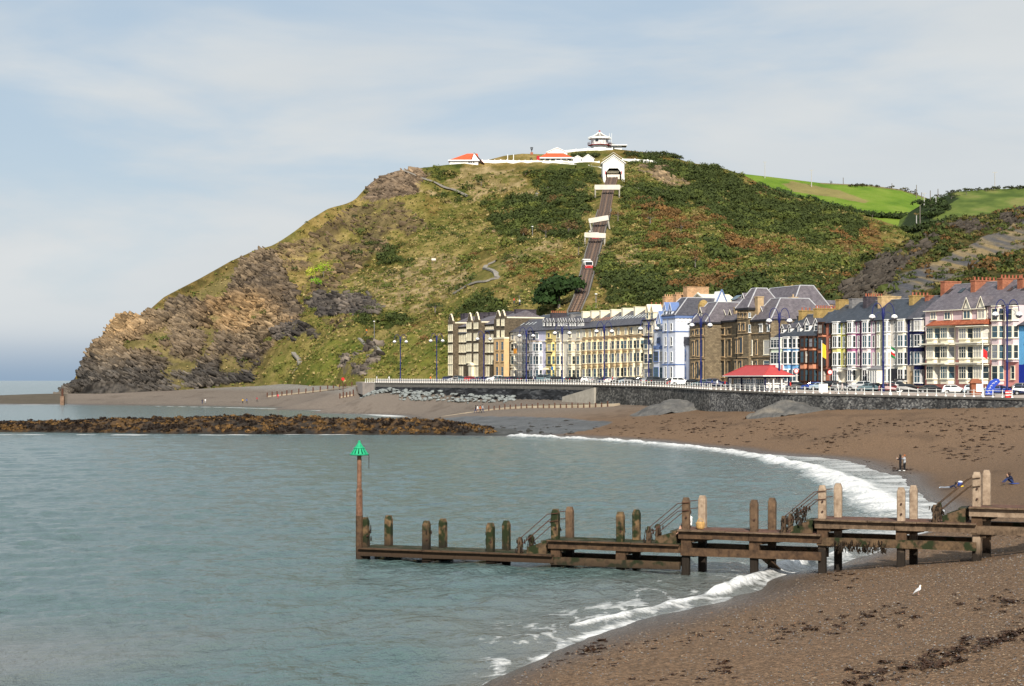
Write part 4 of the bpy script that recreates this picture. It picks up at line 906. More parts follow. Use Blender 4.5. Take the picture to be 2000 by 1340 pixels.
for px in (1861, 1926): h.downpipe(px, 606, IVORY)
h.door(1908, 1914, 722, BROWNF)
# ---- the painted terrace
def terrace(label, px0, px1, wall, eave, ridge, bay=None, narrow=None, rows=((628, 650), (655, 680), (688, 713)), ground=(722, 745), frame=WHITE, spand=None, gwall=None, roof=SLATEB, chim=None, bayfirst=True, gy=717, baywall=None, ncol=None):
    h = House('terraced_house', label, px0, px1, group=GRP)
    h.block(0, h.W, 0, 11, h.z(eave), wall, h.z(gy)); h.block(0, h.W, -.02, 11, h.z(gy) - .003, gwall or wall, name='ground_floor')
    h.gable_roof(eave, ridge, roof)
    if bay: h.bay(bay[0] + .3, bay[1] - 3.2, rows[0][0] - 2.5, 753, .7, baywall or frame, list(rows) + [ground], 'sash2', frame, .74, spand=[(rows[i][1] + 1.5, rows[i + 1][0] - 1.5, spand) for i in range(len(rows) - 1)] if spand else None)
    if narrow: h.win(narrow[0] + .9, narrow[1] - .9, rows, 'sash', frame)
    if chim: h.chimney(*chim)
    h.downpipe(px1 - .3, eave + 1)
    return h
NAVY = paint('navy', (0.006, 0.010, 0.075)); LIME = paint('lime', (0.50, 0.49, 0.10)); YEL = paint('yellow', (0.78, 0.68, 0.26)); PURP = paint('purple', (0.36, 0.09, 0.25)); MAUVE = paint('mauve', (0.58, 0.36, 0.48)); GREY = paint('warm_grey', (0.60, 0.56, 0.50)); SAGE = paint('sage', (0.50, 0.48, 0.34)); BRICKP = paint('brick_pink', (0.46, 0.17, 0.11)); SALM = paint('salmon', (0.66, 0.29, 0.17)); SKYB = paint('sky_blue', (0.20, 0.44, 0.74)); MINT = paint('mint', (0.60, 0.68, 0.54)); LAV = paint('lavender', (0.60, 0.58, 0.72)); SHOPB = paint('shop_black', (0.02, 0.022, 0.03)); BEIGE = paint('beige', (0.62, 0.50, 0.36)); PALEP = paint('blush', (0.74, 0.60, 0.58))
h = terrace('navy blue house with white window frames and beige ground floor', 1772, 1807, NAVY, 624, 578, (1785, 1806), (1778, 1784), ((625.5, 646), (653, 677), (687, 712)), (722, 748), roof=SLATE, chim=(1779, 577, 4.2, TAN, 1.0, 5), gwall=BEIGE, gy=714, baywall=NAVY)
h.chimney(1810, 577, 2.4, BRICK, 1.0, 0); h.door(1778, 1783, 724, DRESS)
h = terrace('off white house with a black shop front, left of the navy house', 1738, 1772, GREY, 625, 582, (1753, 1772), (1746, 1751), ((627, 648), (654, 677), (688, 712)), (721, 744), chim=None, baywall=IVORY)
x0, x1 = h.x(1737, -.3), h.x(1751, -.3); h.part('shop_front', MB().box(x0, x1, -.5, -.021, 0, h.z(720)), SHOPB)
h = terrace('sage and white house behind the tall lamp post, between mauve and off white', 1711, 1738, SAGE, 626, 584, (1726, 1738), (1713, 1719), ((628, 648), (654, 678), (688, 713)), (721, 745), chim=(1718, 578, 4.6, BUFF, 1.0, 0))
h = terrace('pale mauve house with pink bay panels and a glazed sun room', 1682, 1711, MAUVE, 627.5, 586, (1684, 1701), (1704, 1710), ((629, 650), (655, 679), (688, 713)), (722, 745), spand=PALEP, gwall=IVORY, chim=(1689, 579, 4.2, DARKB, 1.0, 7))
x0, x1 = h.x(1697, -1.6), h.x(1716, -1.6); zt = h.z(722, 1706, -1.6); h.part('sun_room', MB().box(x0, x1, -1.9, -.021, 0, zt), IVORY); h.part('sun_room_roof', MB().sweepx([(-2.1, zt), (-2.1, zt + .1), (-.02, zt + .7), (-.02, zt)], x0 - .2, x1 + .2), LEAD)
for i in range(4): add_window(h.root, x0 + .1 + (x1 - x0) * i / 4, -1.905, .8, (x1 - x0) / 4 - .15, zt - 1, 'sash', WHITE)
h = terrace('plum purple house with white bay windows', 1654, 1682, PURP, 629, 588, (1655, 1671), (1674, 1680), ((630, 650), (655.5, 679), (688, 713)), (722, 744), spand=paint('plum', (0.42, 0.15, 0.27)), gwall=IVORY, chim=(1661, 583, 3.8, GREYB, 1.0, 0))
h.win(1675, 1680, [(687, 714)], 'arch', PALEP); x0, x1 = h.x(1667, -1), h.x(1681, -1); h.part('porch_roof', MB().box(x0, x1, -1.3, -.021, h.z(721), h.z(719)), LEAD)
h = terrace('lime green house with pale yellow bay panels', 1625, 1654, LIME, 631, 590, (1626, 1642), (1646, 1652), ((632, 652), (657, 679), (689, 714)), (723, 745), spand=YEL, gwall=IVORY, chim=(1635, 585, 3.2, TAN, 1.0, 0))
h.win(1647, 1652, [(688, 714)], 'arch', YEL); x0, x1 = h.x(1639, -1), h.x(1654, -1); h.part('porch_roof', MB().box(x0, x1, -1.3, -.021, h.z(722), h.z(720)), LEAD)
h = terrace('brick pink house with dark brown window frames, between salmon and lime', 1597, 1625, BRICKP, 632, 596, (1598, 1613), (1619, 1624), ((633, 652), (659, 682), (690, 715)), (724, 744), frame=BROWNF, spand=SALM, chim=None, baywall=BROWNF)
h.block(h.x(1598), h.W, -.55, -.021, h.z(721), BROWNF, h.z(724), 'shop_canopy')
# lower houses with dormers
h = House('terraced_house', 'salmon house with paired dark brown bays and two white dormers', 1563, 1597, group=GRP)
h.block(0, h.W, 0, 11, h.z(657), SALM); h.gable_roof(657, 610, SLATEB)
for p0, p1 in ((1563, 1578), (1580, 1595)): h.bay(p0, p1, 657.5, 753, .8, BROWNF, [(660, 678), (685.5, 709), (722, 744)], 'sash', BROWNF, .56, spand=[(679.5, 684, SALM), (711, 720, SALM)])
h.dormer(1572, 1582, 647, 634, 622, 1.0); h.dormer(1590, 1599, 647, 635, 623, 1.0); h.chimney(1592, 602, 5.6, TAN, 1.0, 10)
h = House('terraced_house', 'sky blue house with white bays, next to the salmon house', 1530, 1563, group=GRP)
h.block(0, h.W, 0, 11, h.z(658.5), SKYB); h.gable_roof(658.5, 614, SLATEB)
for p0, p1 in ((1530, 1546), (1548, 1562)): h.bay(p0, p1, 659, 753, .8, WHITE, [(661, 680), (686.5, 711), (722, 745)], 'sash', WHITE, .56, spand=[(681, 685, SKYB), (712, 720, SKYB)])
h.dormer(1540, 1546, 650, 640, 633, 1.0); h.dormer(1558, 1565, 650, 639, 632, 1.0); h.chimney(1563, 606, 2.8, TAN, 1.0, 3)
h = House('terraced_house', 'pale mint green house with red and white shop sign above the shelter', 1505, 1530, group=GRP)
h.block(0, h.W, 0, 11, h.z(660), MINT); h.gable_roof(660, 618, SLATEB)
h.bay(1505, 1532, 661, 713, .8, MINT, [(663, 680), (688, 711)], 'grid', WHITE, .72)
x0, x1 = h.x(1506, -1.0), h.x(1530, -1.0); sg = h.part('shop_sign', MB().box(x0, x1, -1.15, -.82, h.z(723, 1518, -1), h.z(712, 1518, -1)), WHITE)
RED = paint('red', (0.60, 0.02, 0.03)); MB().box(x0 + .05, x0 + (x1 - x0) * .42, -1.18, -1.153, h.z(722, 1518, -1), h.z(713, 1518, -1)).build('sign_panel', RED, sg); MB().box(x1 - .35, x1 - .05, -1.18, -1.153, h.z(722.5, 1518, -1), h.z(712.5, 1518, -1)).build('sign_panel', RED, sg)
h.dormer(1515, 1521, 651, 643, 636, 1.0); h.dormer(1526, 1532, 651, 642, 635, 1.0); h.block(h.x(1505) - .5, h.x(1506), -.2, 3, h.z(640), MINT, h.z(662), 'parapet')
h.win(1509, 1516, [(726, 746)]); h.door(1520, 1524, 724, RED)
# ------------------------------------------------------------------ the old stone college
h = House('college_building', 'old grey brown stone college with steep slate roofs and turreted tower', 1347, 1506, 'building')
def frust(x0, x1, y0, y1, z0, z1, i, j=None):          # steep hipped roof, flat topped
    j = i if j is None else j
    return MB().add([(x0, y0, z0), (x1, y0, z0), (x1, y1, z0), (x0, y1, z0), (x0 + i, y0 + j, z1), (x1 - i, y0 + j, z1), (x1 - i, y1 - j, z1), (x0 + i, y1 - j, z1)], [(0, 3, 2, 1), (4, 5, 6, 7), (0, 1, 5, 4), (1, 2, 6, 5), (2, 3, 7, 6), (3, 0, 4, 7)])
def hips(hh, x0, x1, y0, y1, z0, z1, i, j=None):
    j = i if j is None else j; mb = MB()
    for a_, b2 in (((x0, y0), (x0 + i, y0 + j)), ((x1, y0), (x1 - i, y0 + j)), ((x1, y1), (x1 - i, y1 - j))): mb.bar((*a_, z0 + .05), (*b2, z1 + .05), .13, 5)
    mb.bar((x0 + i, y0 + j, z1), (x1 - i, y0 + j, z1), .12, 5); mb.bar((x1 - i, y0 + j, z1), (x1 - i, y1 - j, z1), .12, 5); hh.part('roof_hips', mb, PALEC)
PALEC = pmat('lead_flashing', (0.42, 0.42, 0.44), .6, .2, 2, .1)
def cornice(hh, x0, x1, y0, y1, z, t=.35, m=GUT, o=.35): hh.part('cornice', MB().box(x0 - o, x1 + o, y0 - o, y1 + o, z - t, z + .02), m)
# left wing projecting, recess, tower, right block
yA = -3.2; x0 = h.x(1347, yA); x1 = h.x(1377, yA); zA = h.z(633, 1362, yA)
h.block(x0, x1, yA, 12, zA, STONEC); cornice(h, x0, x1, yA, 12, zA + .3)
zt = h.z(592, 1395, 2); h.part('roof', frust(x0, x1 + .1, yA, 12, zA + .33, zt, 1.5, 3.6), SLATEP); hips(h, x0, x1 + .1, yA, 12, zA + .33, zt, 1.5, 3.6)
for p0, p1, rows in ((1353, 1357, [(645, 655), (666, 695), (708, 739)]), (1361, 1366, [(643, 654), (663, 696), (706, 740)]), (1370, 1374, [(642, 654), (663, 697), (706, 740)])): h.win(p0, p1, rows, 'hood', DRESS, yA, GLASS)
for py in (657, 700): h.band(py, 1347, 1377, DRESS, .18, .14, yA)
x2 = h.x(1440, 0.6); zB = h.z(630, 1415, .6); h.block(x1 + .004, x2, .6, 12, zB, STONEC); h.part('cornice', MB().box(x1 + .36, x2, .2, 12, zB, zB + .36), GUT)
h.part('roof', MB().sweepx([(.2, zB + .36), (4.8, h.z(592, 1440, 4.8)), (8.0, h.z(592, 1440, 4.8)), (12, zB + .36)], x1 + .2, x2), SLATEP)
for p0, p1, rows in ((1398, 1403, [(642, 654), (665, 697), (706, 737)]), (1409, 1416, [(641, 654), (663, 697), (704, 737)]), (1422, 1429, [(640, 653), (662, 696), (704, 737)])): h.win(p0, p1, rows, 'hood', DRESS, .6, GLASS); 
for py in (655, 699): h.band(py, 1396, 1439, DRESS, .18, .14, .6)
for px in (1402, 1409, 1435): h.chimney(px, 601 if px < 1430 else 600, 1.2, DRESS, 1.0, 1, DRESS, yc=2.4, zb=zB)
for p0, p1 in ((1399, 1404), (1412, 1419), (1424, 1430)): h.dormer(p0, p1, 624, 616, 606, 1.6, IVORY, SLATEP, SLATEP, 2.2)
h.dormer(1366, 1372, 622, 612, 601, yA + 1.4, IVORY, SLATEP, SLATEP, 2.2)
mb = MB(); x_ = h.x(1347, yA + 1); mb.lathe([(1.1, zA), (1.1, zA + 4.2), (.75, zA + 5.0), (.2, zA + 5.3)], 10, (x_ + .4, yA + 4)); h.part('turret', mb, TAN)
yT = -1.2; xt0, xt1 = h.x(1440, yT), h.x(1462, yT); zT = h.z(605, 1452, yT); h.block(xt0, xt1, yT, 6, zT, STONEC, name='tower'); cornice(h, xt0, xt1, yT, 6, zT + .3, .4)
zTt = h.z(565, 1475, 3); h.part('tower_roof', frust(xt0 - .3, xt1 + .3, yT - .3, 6.3, zT + .33, zTt, 1.7, 2.8), SLATEP); hips(h, xt0 - .3, xt1 + .3, yT - .3, 6.3, zT + .33, zTt, 1.7, 2.8)
for rows, p0, p1 in (([(611, 620)], 1442, 1446), ([(611, 620)], 1449, 1453), ([(611, 620)], 1456, 1460), ([(631, 646)], 1443, 1447), ([(631, 646)], 1451, 1456), ([(661, 690)], 1437.5, 1441), ([(659, 690)], 1444, 1451), ([(704, 722)], 1436, 1440), ([(704, 722)], 1445, 1450)): h.win(p0, p1, rows, 'hood', DRESS, yT, GLASS)
for py in (623, 651, 698): h.band(py, 1441, 1461, DRESS, .18, .14, yT)
h.rwin(xt1, 1461.5, 1465.5, [(611, 620), (634, 649)], 'sash', WHITE); h.dormer(1450, 1455, 590, 584, 574, yT + 1.2, WHITE, SLATEP, SLATEP, 1.8)
yR = -.6; xr0, xr1 = xt1 + .004, h.x(1506, yR); zR = h.z(627, 1490, yR); h.block(xr0, xr1, yR, 12, zR, STONEC); cornice(h, xr0 + .35, xr1 - .35, yR, 12, zR + .3)
h.part('roof', frust(xr0, xr1, yR, 12, zR + .33, h.z(585, 1500, 3), 2.2, 3.2), SLATEP); hips(h, xr0, xr1, yR, 12, zR + .33, h.z(585, 1500, 3), 2.2, 3.2)
h.win(1484, 1490, [(634, 648)], 'hood', WHITE, yR); h.win(1499, 1504, [(633, 647)], 'hood', WHITE, yR); h.win(1461, 1470, [(664, 694), (705, 716)], 'sash', IVORY, yR); h.win(1476, 1480, [(664, 693), (704, 716)], 'hood', DRESS, yR); h.win(1492, 1504, [(664, 693), (704, 716)], 'sash', IVORY, yR)
for py in (651, 697): h.band(py, 1466, 1506, DRESS, .18, .14, yR)
h.dormer(1484, 1491, 618, 609, 600, yR + 1.5, WHITE, SLATEP, SLATEP, 2.4); h.chimney(1477, 579, 1.3, DRESS, 1.3, 0, yc=.8, zb=zR)
# great roof and pale slab behind
zg0 = h.z(628, 1490, 8); xg0, xg1 = h.x(1445, 7), h.x(1530, 7); zg1 = h.z(564, 1495, 12); h.block(xg0, xg1, 12.1, 19, zg0, STONEC, name='rear_wall'); h.part('great_roof', frust(xg0, xg1, 8, 20, zg0 + .003, zg1, 3.2, 4.5), SLATEP); hips(h, xg0, xg1, 8, 20, zg0, zg1, 3.2, 4.5)
h.chimney(1512, 586, 4.2, BUFF, 1.2, 0, yc=5.5, zb=zR); h.chimney(1543, 580, 1.4, DRESS, 1.2, 1, DRESS, yc=8, zb=0)
for px in (1347, 1393, 1440, 1505): h.downpipe(px, 640, GUT, -3.3 if px < 1350 else (.55 if px < 1441 else -.65))
# ---- pale blue hotel
PBLUE = paint('pale_blue', (0.63, 0.66, 0.74)); TRIMB = paint('trim_blue', (0.13, 0.20, 0.40))
h = House('seaside_hotel', 'pale blue and white hotel with spired dormers, left of the stone college', 1279, 1345, 'hotel', GRP)
yW = -4.0; x0, x1 = h.x(1294, yW), h.x(1319, yW); zt = h.z(622, 1306, yW)
h.block(x0, x1, yW, 12, zt, PBLUE, name='tower'); h.part('cornice', MB().box(x0 - .2, x1 + .2, yW - .2, 12, zt, zt + .55), TRIMB)
h.part('tower_roof', frust(x0 - .3, x1 + .3, yW - .3, 12, zt + .56, h.z(584, 1335, 2), 1.8, 4), SLATE); hips(h, x0 - .3, x1 + .3, yW - .3, 12, zt + .56, h.z(584, 1335, 2), 1.8, 4)
for p0, p1 in ((1299, 1303), (1310, 1314)): h.win(p0, p1, [(631, 646), (658, 675), (687, 706), (716, 738)], 'sash', WHITE, yW)
for p0, p1 in ((1296, 1302), (1307, 1313)): h.dormer(p0, p1, 620, 607, 592, yW + .1, PBLUE, TRIMB, PBLUE, 1.6)
for py in (648, 712): h.part('string_course', MB().box(x0 - .1, x1 + .1, yW - .1, 12, h.z(py, 1306, yW) - .12, h.z(py, 1306, yW) + .12), TRIMB)
xl = h.x(1278, -1.5); h.block(xl, x0 - .004, -1.5, 10, h.z(647, 1285, -1.5), PBLUE); h.part('string_course', MB().box(xl - .1, x0 - .1, -1.7, 8, h.z(647, 1285, -1.5), h.z(645, 1285, -1.5)), TRIMB)
h.part('roof', MB().sweepx([(-1.7, h.z(645, 1285, -1.5)), (4, h.z(612, 1300, 4)), (10, h.z(645, 1285, -1.5))], xl, x0), SLATE); h.dormer(1283, 1292, 646, 632, 609, -1.4, PBLUE, TRIMB, PBLUE, 3.0)
h.win(1284, 1290, [(659, 672)], 'sash2', TRIMB, -1.5); h.bay(1277, 1291, 676, 752, .9, PBLUE, [(686, 705), (717, 739)], 'sash', WHITE, .55, TRIMB) if False else None
xb0, xb1 = h.x(1277, -2.4), h.x(1287, -2.4); h.part('bay', MB().prism([(xb0 - .5, -1.504), (xb0, -2.4), (xb1, -2.4), (xb1 + 1.0, -1.504)], 0, h.z(682, 1283, -2.4)), PBLUE); h.part('bay_parapet', MB().prism([(xb0 - .6, -1.505), (xb0 - .1, -2.5), (xb1 + .1, -2.5), (xb1 + 1.1, -1.505)], h.z(682, 1283, -2.4) + .003, h.z(675, 1283, -2.4)), TRIMB)
for yt, yb in ((686, 706), (717, 740)): add_window(h.root, xb0 + .05, -2.405, h.z(yb, 1283, -2.4), xb1 - xb0 - .1, h.z(yt, 1283, -2.4) - h.z(yb, 1283, -2.4), 'sash', TRIMB); add_window(h.root, xb1 + .08, -2.33, h.z(yb, 1283, -2.4), 1.1, h.z(yt, 1283, -2.4) - h.z(yb, 1283, -2.4), 'sash', WHITE, rz=math.atan2(.9, 1.0))
xw1 = x1 + 3.2; h.block(x1 + .004, xw1, -1.6, 10, h.z(675, 1335, -1.6), PBLUE, name='side_wing'); h.part('side_wing_roof', MB().sweepy([(x1 + .01, h.z(675, 1335, -1.6)), (xw1 + .3, h.z(675, 1335, -1.6)), (x1 + 1.6, h.z(660, 1335, -1.6)), (x1 + .01, h.z(658, 1335, -1.6))], -2.0, 10), SLATE)
h.win(1333, 1340, [(686, 703), (718, 738)], 'arch', TRIMB, -1.6); h.rwin(x1, 1320, 1324, [(594 + 0, 600)], 'sash', PBLUE) if False else None
mb = MB(); zt2 = h.z(622, 1306, yW)
for i in range(12): mb.box(x1 + .005, x1 + .12, yW + .5 + i * .9, yW + .8 + i * .9, zt2 - .7, zt2 - .1)
h.part('dentil_course', mb, WHITE); xg = x1 + .3; zg_ = zt + .5
h.part('side_gable', MB().add([(xg, 4.5, zg_), (xg, 9.5, zg_), (xg, 7, zg_ + 5.4), (xg - 3, 4.5, zg_), (xg - 3, 9.5, zg_), (xg - 3, 7, zg_ + 5.4)], [(0, 1, 2), (3, 5, 4), (0, 2, 5, 3), (1, 4, 5, 2), (0, 3, 4, 1)]), WHITE)
mb = MB(); mb.bar((xg + .05, 4.2, zg_ - .1), (xg + .05, 7, zg_ + 5.7), .16, 5); mb.bar((xg + .05, 9.8, zg_ - .1), (xg + .05, 7, zg_ + 5.7), .16, 5); h.part('bargeboard', mb, TRIMB)
h.downpipe(1305, 623, TRIMB, yW)
# ---- cream end house with pinnacled dormers
h = House('terraced_house', 'cream house with two tall pointed dormers at the right end of the cream terrace', 1256, 1279, group=GRP)
h.block(0, h.W, 0, 11, h.z(626), PALECR); h.gable_roof(626, 596, SLATE, 11); h.part('cornice', MB().box(0, h.W, -.4, -.003, h.z(627), h.z(624)), GUT)
for p0, p1 in ((1262, 1268), (1271, 1277)): h.dormer(p0, p1, 624, 610, 596, -.1, CREAM, CREAM, CREAM, 1.8)
h.bay(1258, 1274, 660, 752, .9, CREAM, [(663, 682), (691, 710), (720, 740)], 'sash', IVORY, .5, DRESS); h.win(1262, 1266, [(634, 650)], 'hood', CREAM); h.win(1270, 1274, [(634, 650)], 'hood', CREAM)
h.part('balcony', MB().box(h.x(1257, -1.2), h.x(1272, -1.2), -1.6, -.91, h.z(659, 1265, -1.2), h.z(656, 1265, -1.2)), GUT); h.chimney(1268, 595, 4.5, ORANGEB, 1.0, 4)
# ---- the long cream terrace
CT = [(1139, 1161, 1143.5, 1155), (1161, 1183, 1165.5, 1177), (1183, 1206, 1188, 1200.5), (1206, 1231, 1211, 1225), (1231, 1256, 1236, 1250)]
wh = ['leftmost', 'second from left', 'middle one', 'second from right', 'rightmost']
for i, (p0, p1, a_, b2) in enumerate(CT):
    ev = 641.5 - 7.0 * (p0 + p1 - 2280) / 210
    wm = CREAMY if i < 4 else CREAM
    h = House('terraced_house', 'ochre cream house with tiers of bays, %s of the skylit terrace' % wh[i], p0, p1, group=GRP)
    h.block(0, h.W, 0, 11, h.z(ev), wm); ridge = 613 - 10 * (p0 + p1 - 2280) / 210; h.gable_roof(ev, ridge, SLATE, 11)
    for c_ in (a_, b2):
        yt_ = 663.5 - (c_ - 1143) * .04; h.bay(c_ - 6.5, c_ + 5.5, yt_, 752, .95, wm, [(yt_ + 4.5, yt_ + 21), (yt_ + 29, yt_ + 47), (yt_ + 57, yt_ + 75)], 'sash', CREAM, .55, DRESS)
        for dy in (24, 52): h.band(yt_ + dy, c_ - 7, c_ - .5, DRESS, .28, .28, -.95)
        h.win(c_ - 4.5, c_ + .5, [(ev + 3.5, ev + 17)], 'hood', CREAM, 0, BLIND if i < 4 else None)
    for dy in (-1.5, 18): h.band(ev + 2 + dy, p0, p1, DRESS if dy > 0 else GUT, .3, .4)
    h.chimney([1137, 1154, 1172, 1193, 1215][i] + 0, [608, 607, 606, 604, 601.5][i], 4.6, CREAM, 1.0, 0)
    if i == 4: h.chimney(1239, 599, 4.8, CREAM, 1.0, 0)
    n = 4; h.skylights([p0 + 9 + (p1 - p0) * k / n for k in range(n)], .42, 1.9, SKYL if i > 1 else (paint('rusty_flashing', (0.42, 0.2, 0.13)) if i == 1 else DRESS), .28)
    h.downpipe(p1 - .2, ev + 4)
def smallhouse(label, p0, p1, wall, trim, eave, ridge, bays, rows, upper, roof=SLATE, dor=None, chim=None):
    h = House('terraced_house', label, p0, p1, group=GRP); h.block(0, h.W, 0, 11, h.z(eave), wall); h.gable_roof(eave, ridge, roof, 11)
    for a_, b2 in bays:
        h.bay(a_, b2, rows[0][0] - 4, 752, .95, trim, rows, 'sash', trim, .55, DRESS)
        for r0, r1 in zip(rows[:-1], rows[1:]): h.band((r0[1] + r1[0]) / 2, a_ - .5, a_ + (b2 - a_) * .55, trim, .28, .26, -.95)
        h.win(a_ + 1, a_ + 6, [upper], 'hood', trim, 0)
    h.band(rows[0][0] - 4.5, p0, p1, trim, .25, .3)
    for d in dor or []: h.dormer(d, d + 3.2, 637, 629, 622.5, .9, WHITE, SLATE, SLATE, 2.0)
    if chim: h.chimney(*chim)
    return h
RW = [(671, 686), (695, 712), (722, 738)]
smallhouse('blush cream house with white dormers and two bays, left of the long ochre terrace', 1110, 1139, PALECR, CREAM, 643, 615, ((1110, 1122), (1126, 1138)), RW, (646, 659), dor=(1112, 1117, 1122, 1129, 1134, 1138), chim=(1113, 613, 3.2, GREYB, 1.0, 0))
smallhouse('pale putty house with white dormers, right of the yellow and black house', 1086, 1110, PALECR, IVORY, 644, 617, ((1087, 1099),), RW, (648, 660), dor=(1090, 1095, 1100, 1105))
h = smallhouse('pale yellow house with black window trim and a blue sign', 1066, 1086, paint('straw', (0.76, 0.62, 0.28)), paint('straw2', (0.80, 0.66, 0.30)), 645, 619, ((1069, 1084),), RW, (650, 660), dor=(1068, 1074, 1081), chim=(1076, 611, 4.4, DARKB, 1.0, 8))
for py in (664, 688, 713): h.band(py, 1067, 1079, SHOPB, .3, .3, -.98)
x_ = h.x(1077, -2.2); h.part('hanging_sign', MB().box(x_, x_ + 1.2, -2.3, -2.2, h.z(723, 1077, -2.2), h.z(716, 1077, -2.2)), paint('sign_blue', (0.05, 0.25, 0.6)))
h = smallhouse('lavender house with a white bay and a straw awning', 1046, 1066, LAV, WHITE, 646, 621, ((1046, 1058),), RW, (650, 662), dor=(1061,))
x_ = h.x(1059, -1.6); h.part('awning', MB().sweepx([(-1.9, h.z(722, 1062, -1.6)), (-.003, h.z(714, 1062, 0)), (-.003, h.z(722, 1062, 0))], x_, x_ + 3.2), CREAM)
h = smallhouse('dark house wrapped in scaffolding', 1020, 1046, paint('slate_blue', (0.06, 0.07, 0.11)), paint('pale_grey', (0.42, 0.42, 0.44)), 647, 622, ((1021, 1033), (1034, 1046)), RW, (651, 662)); h.skylights((1026, 1033, 1040), .5, 1.6, SKYL, .35)
STEEL = pmat('scaffold_steel', (0.34, 0.34, 0.35), .5, .2, 3, 0, metal=.6); BOARD = pmat('scaffold_board', (0.42, 0.30, 0.18), .8, .3, 3, .1)
sc = thing('scaffolding', 'steel pole scaffolding with boards in front of the dark house', 'scaffolding', h.root.location, h.root.rotation_euler.z)
mb = MB(); hz_ = h.z(648)
for k in range(6):
    for y in (-1.5, -2.5): mb.bar((k * h.W / 5, y, 0), (k * h.W / 5, y, hz_), .05, 5)
mb.build('upright', STEEL, sc); mb = MB()
for lv in range(1, 6):
    z = hz_ * lv / 5.2
    for dz in (0, .55, 1.05): mb.bar((0, -2.5, z + dz), (h.W, -2.5, z + dz), .045, 5)
    b2 = MB().box(0, h.W, -2.45, -1.55, z - .08, z - .02).build('boards', BOARD, sc)
mb.build('ledger', STEEL, sc)
mb = MB(); mb.bar((0, -2.55, 0), (h.W, -2.55, hz_ * .5), .045, 5); mb.bar((h.W, -2.55, hz_ * .45), (0, -2.55, hz_ * .95), .045, 5); mb.build('brace', STEEL, sc); MB().box(.2, 2.2, -2.62, -2.57, hz_ * .55, hz_ * .55 + 1.3).build('sign_board', paint('orange_sign', (0.75, 0.30, 0.03)), sc)
smallhouse('cream grey house between the dark gabled hotel and the scaffolding', 997, 1020, PALECR, IVORY, 649, 624, ((998, 1009),), RW, (653, 664)).skylights((1010, 1016), .5, 1.6, SKYL, .35)
# ---- dark stone gabled block at the far end
h = House('gabled_hotel', 'dark stone hotel with cream windows and curly gables at the far promenade end', 875, 997, 'hotel', GRP)
CW = paint('window_cream', (0.86, 0.80, 0.62)); RWS = [(653, 668), (673, 688), (694, 711)]
def dutch(x0, x1, y, zb_, zt):
    w3 = x1 - x0; hgt = zt - zb_; prof = [(x0, zb_), (x1, zb_), (x1, zb_ + hgt * .25), (x1 - w3 * .12, zb_ + hgt * .3), (x1 - w3 * .2, zb_ + hgt * .6), (x1 - w3 * .3, zb_ + hgt * .66), (x1 - w3 * .32, zb_ + hgt * .85), (x0 + w3 / 2, zt), (x0 + w3 * .32, zb_ + hgt * .85), (x0 + w3 * .3, zb_ + hgt * .66), (x0 + w3 * .2, zb_ + hgt * .6), (x0 + w3 * .12, zb_ + hgt * .3), (x0, zb_ + hgt * .25)]
    h.part('gable', MB().sweepy(prof, y, y + .6), STONE)
    mb = MB(); pr = prof[2:]; 
    for a_, b2 in zip(pr[:-1], pr[1:]): mb.bar((a_[0], y + .25, a_[1]), (b2[0], y + .25, b2[1]), .26, 5)
    h.part('gable_coping', mb, CREAM)
yS = -1.7
def front(p0, p1, top, peak, cols, rows, y=yS, gables=None):
    x0, x1 = h.x(p0, y), h.x(p1, y); pm_ = (p0 + p1) / 2; zt = h.z(top, pm_, y); h.block(x0, x1, y, 10, zt, STONE)
    h.part('parapet', MB().box(x0 - .15, x1 + .15, y + .7, 10.1, zt + .003, zt + .35), CREAM)
    for g0, g1 in (gables or [(p0, p1)]): dutch(h.x(g0, y), h.x(g1, y), y, zt, h.z(peak, pm_, y))
    h.part('roof', MB().sweepx([(.5, zt + .36), (5, zt + 2.2), (9.6, zt + .36)], x0 + .4, x1 - .3), SLATEP)
    for c0, c1 in cols: h.win(c0, c1, rows, 'sash2', CW, y, DRAWN)
front(875, 884.5, 632, 614, [(876, 884)], [(634, 646)] + RWS + [(713, 733)])
front(911.5, 936, 631, 611, [(912, 920.5), (926, 934)], [(630, 642)] + [(650.5, 665), (671, 686)], gables=[(912, 921), (925.5, 935)]); h.win(912, 920.5, [(691, 709)], 'sash2', CW, yS, DRAWN); h.win(926, 934, [(691, 713), (716, 735)], 'sash2', CW, yS, DRAWN)
front(965, 985, 622, 607, [(971, 975.5), (980, 985)], [(623, 636), (645, 659)], gables=[(967.5, 976), (977, 985.5)])
for p0, p1, cols, ev, rg in ((885, 912, (895, 901, 907), 639, 627), (937, 966, (946, 953, 959.5), 634, 618)):
    x0, x1 = h.x(p0, 0), h.x(p1, 0); ze = h.z(ev, (p0 + p1) / 2, 0); h.block(x0 - 1, x1 + 1, .2, 9, ze, STONE)
    h.part('roof', MB().sweepx([(-.2, ze), (-.2, ze + .12), (4.6, h.z(rg, p1, 4.6)), (9.2, ze)], x0 - .8, x1 + .8), SLATEP)
    for c_ in cols: h.win(c_, c_ + 4, RWS, 'sash', CW, .2, DRAWN)
    h.win(cols[0], cols[0] + 9.5, [(716, 735)], 'sash2', CW, .2, DRAWN); zz = ev + 3
    for c_ in np.linspace(cols[0] + .5, cols[-1] + 2.2, 5): h.win(c_, c_ + 2.2, [(zz, zz + 6)], 'case', CREAM, .2, CURT)
    h.band(ev + 11, p0 + 9, p1, LEAD, .3, .35, .2)
x0, x1 = h.x(964.5, -3), h.x(984.5, -3); TANB = paint('ochre_bay', (0.60, 0.40, 0.20)); h.part('bay', MB().prism([(x0 - .3, -1.72), (x0, -3), (x1, -3), (x1 + .4, -1.72)], -1, h.z(662, 975, -3)), TANB)
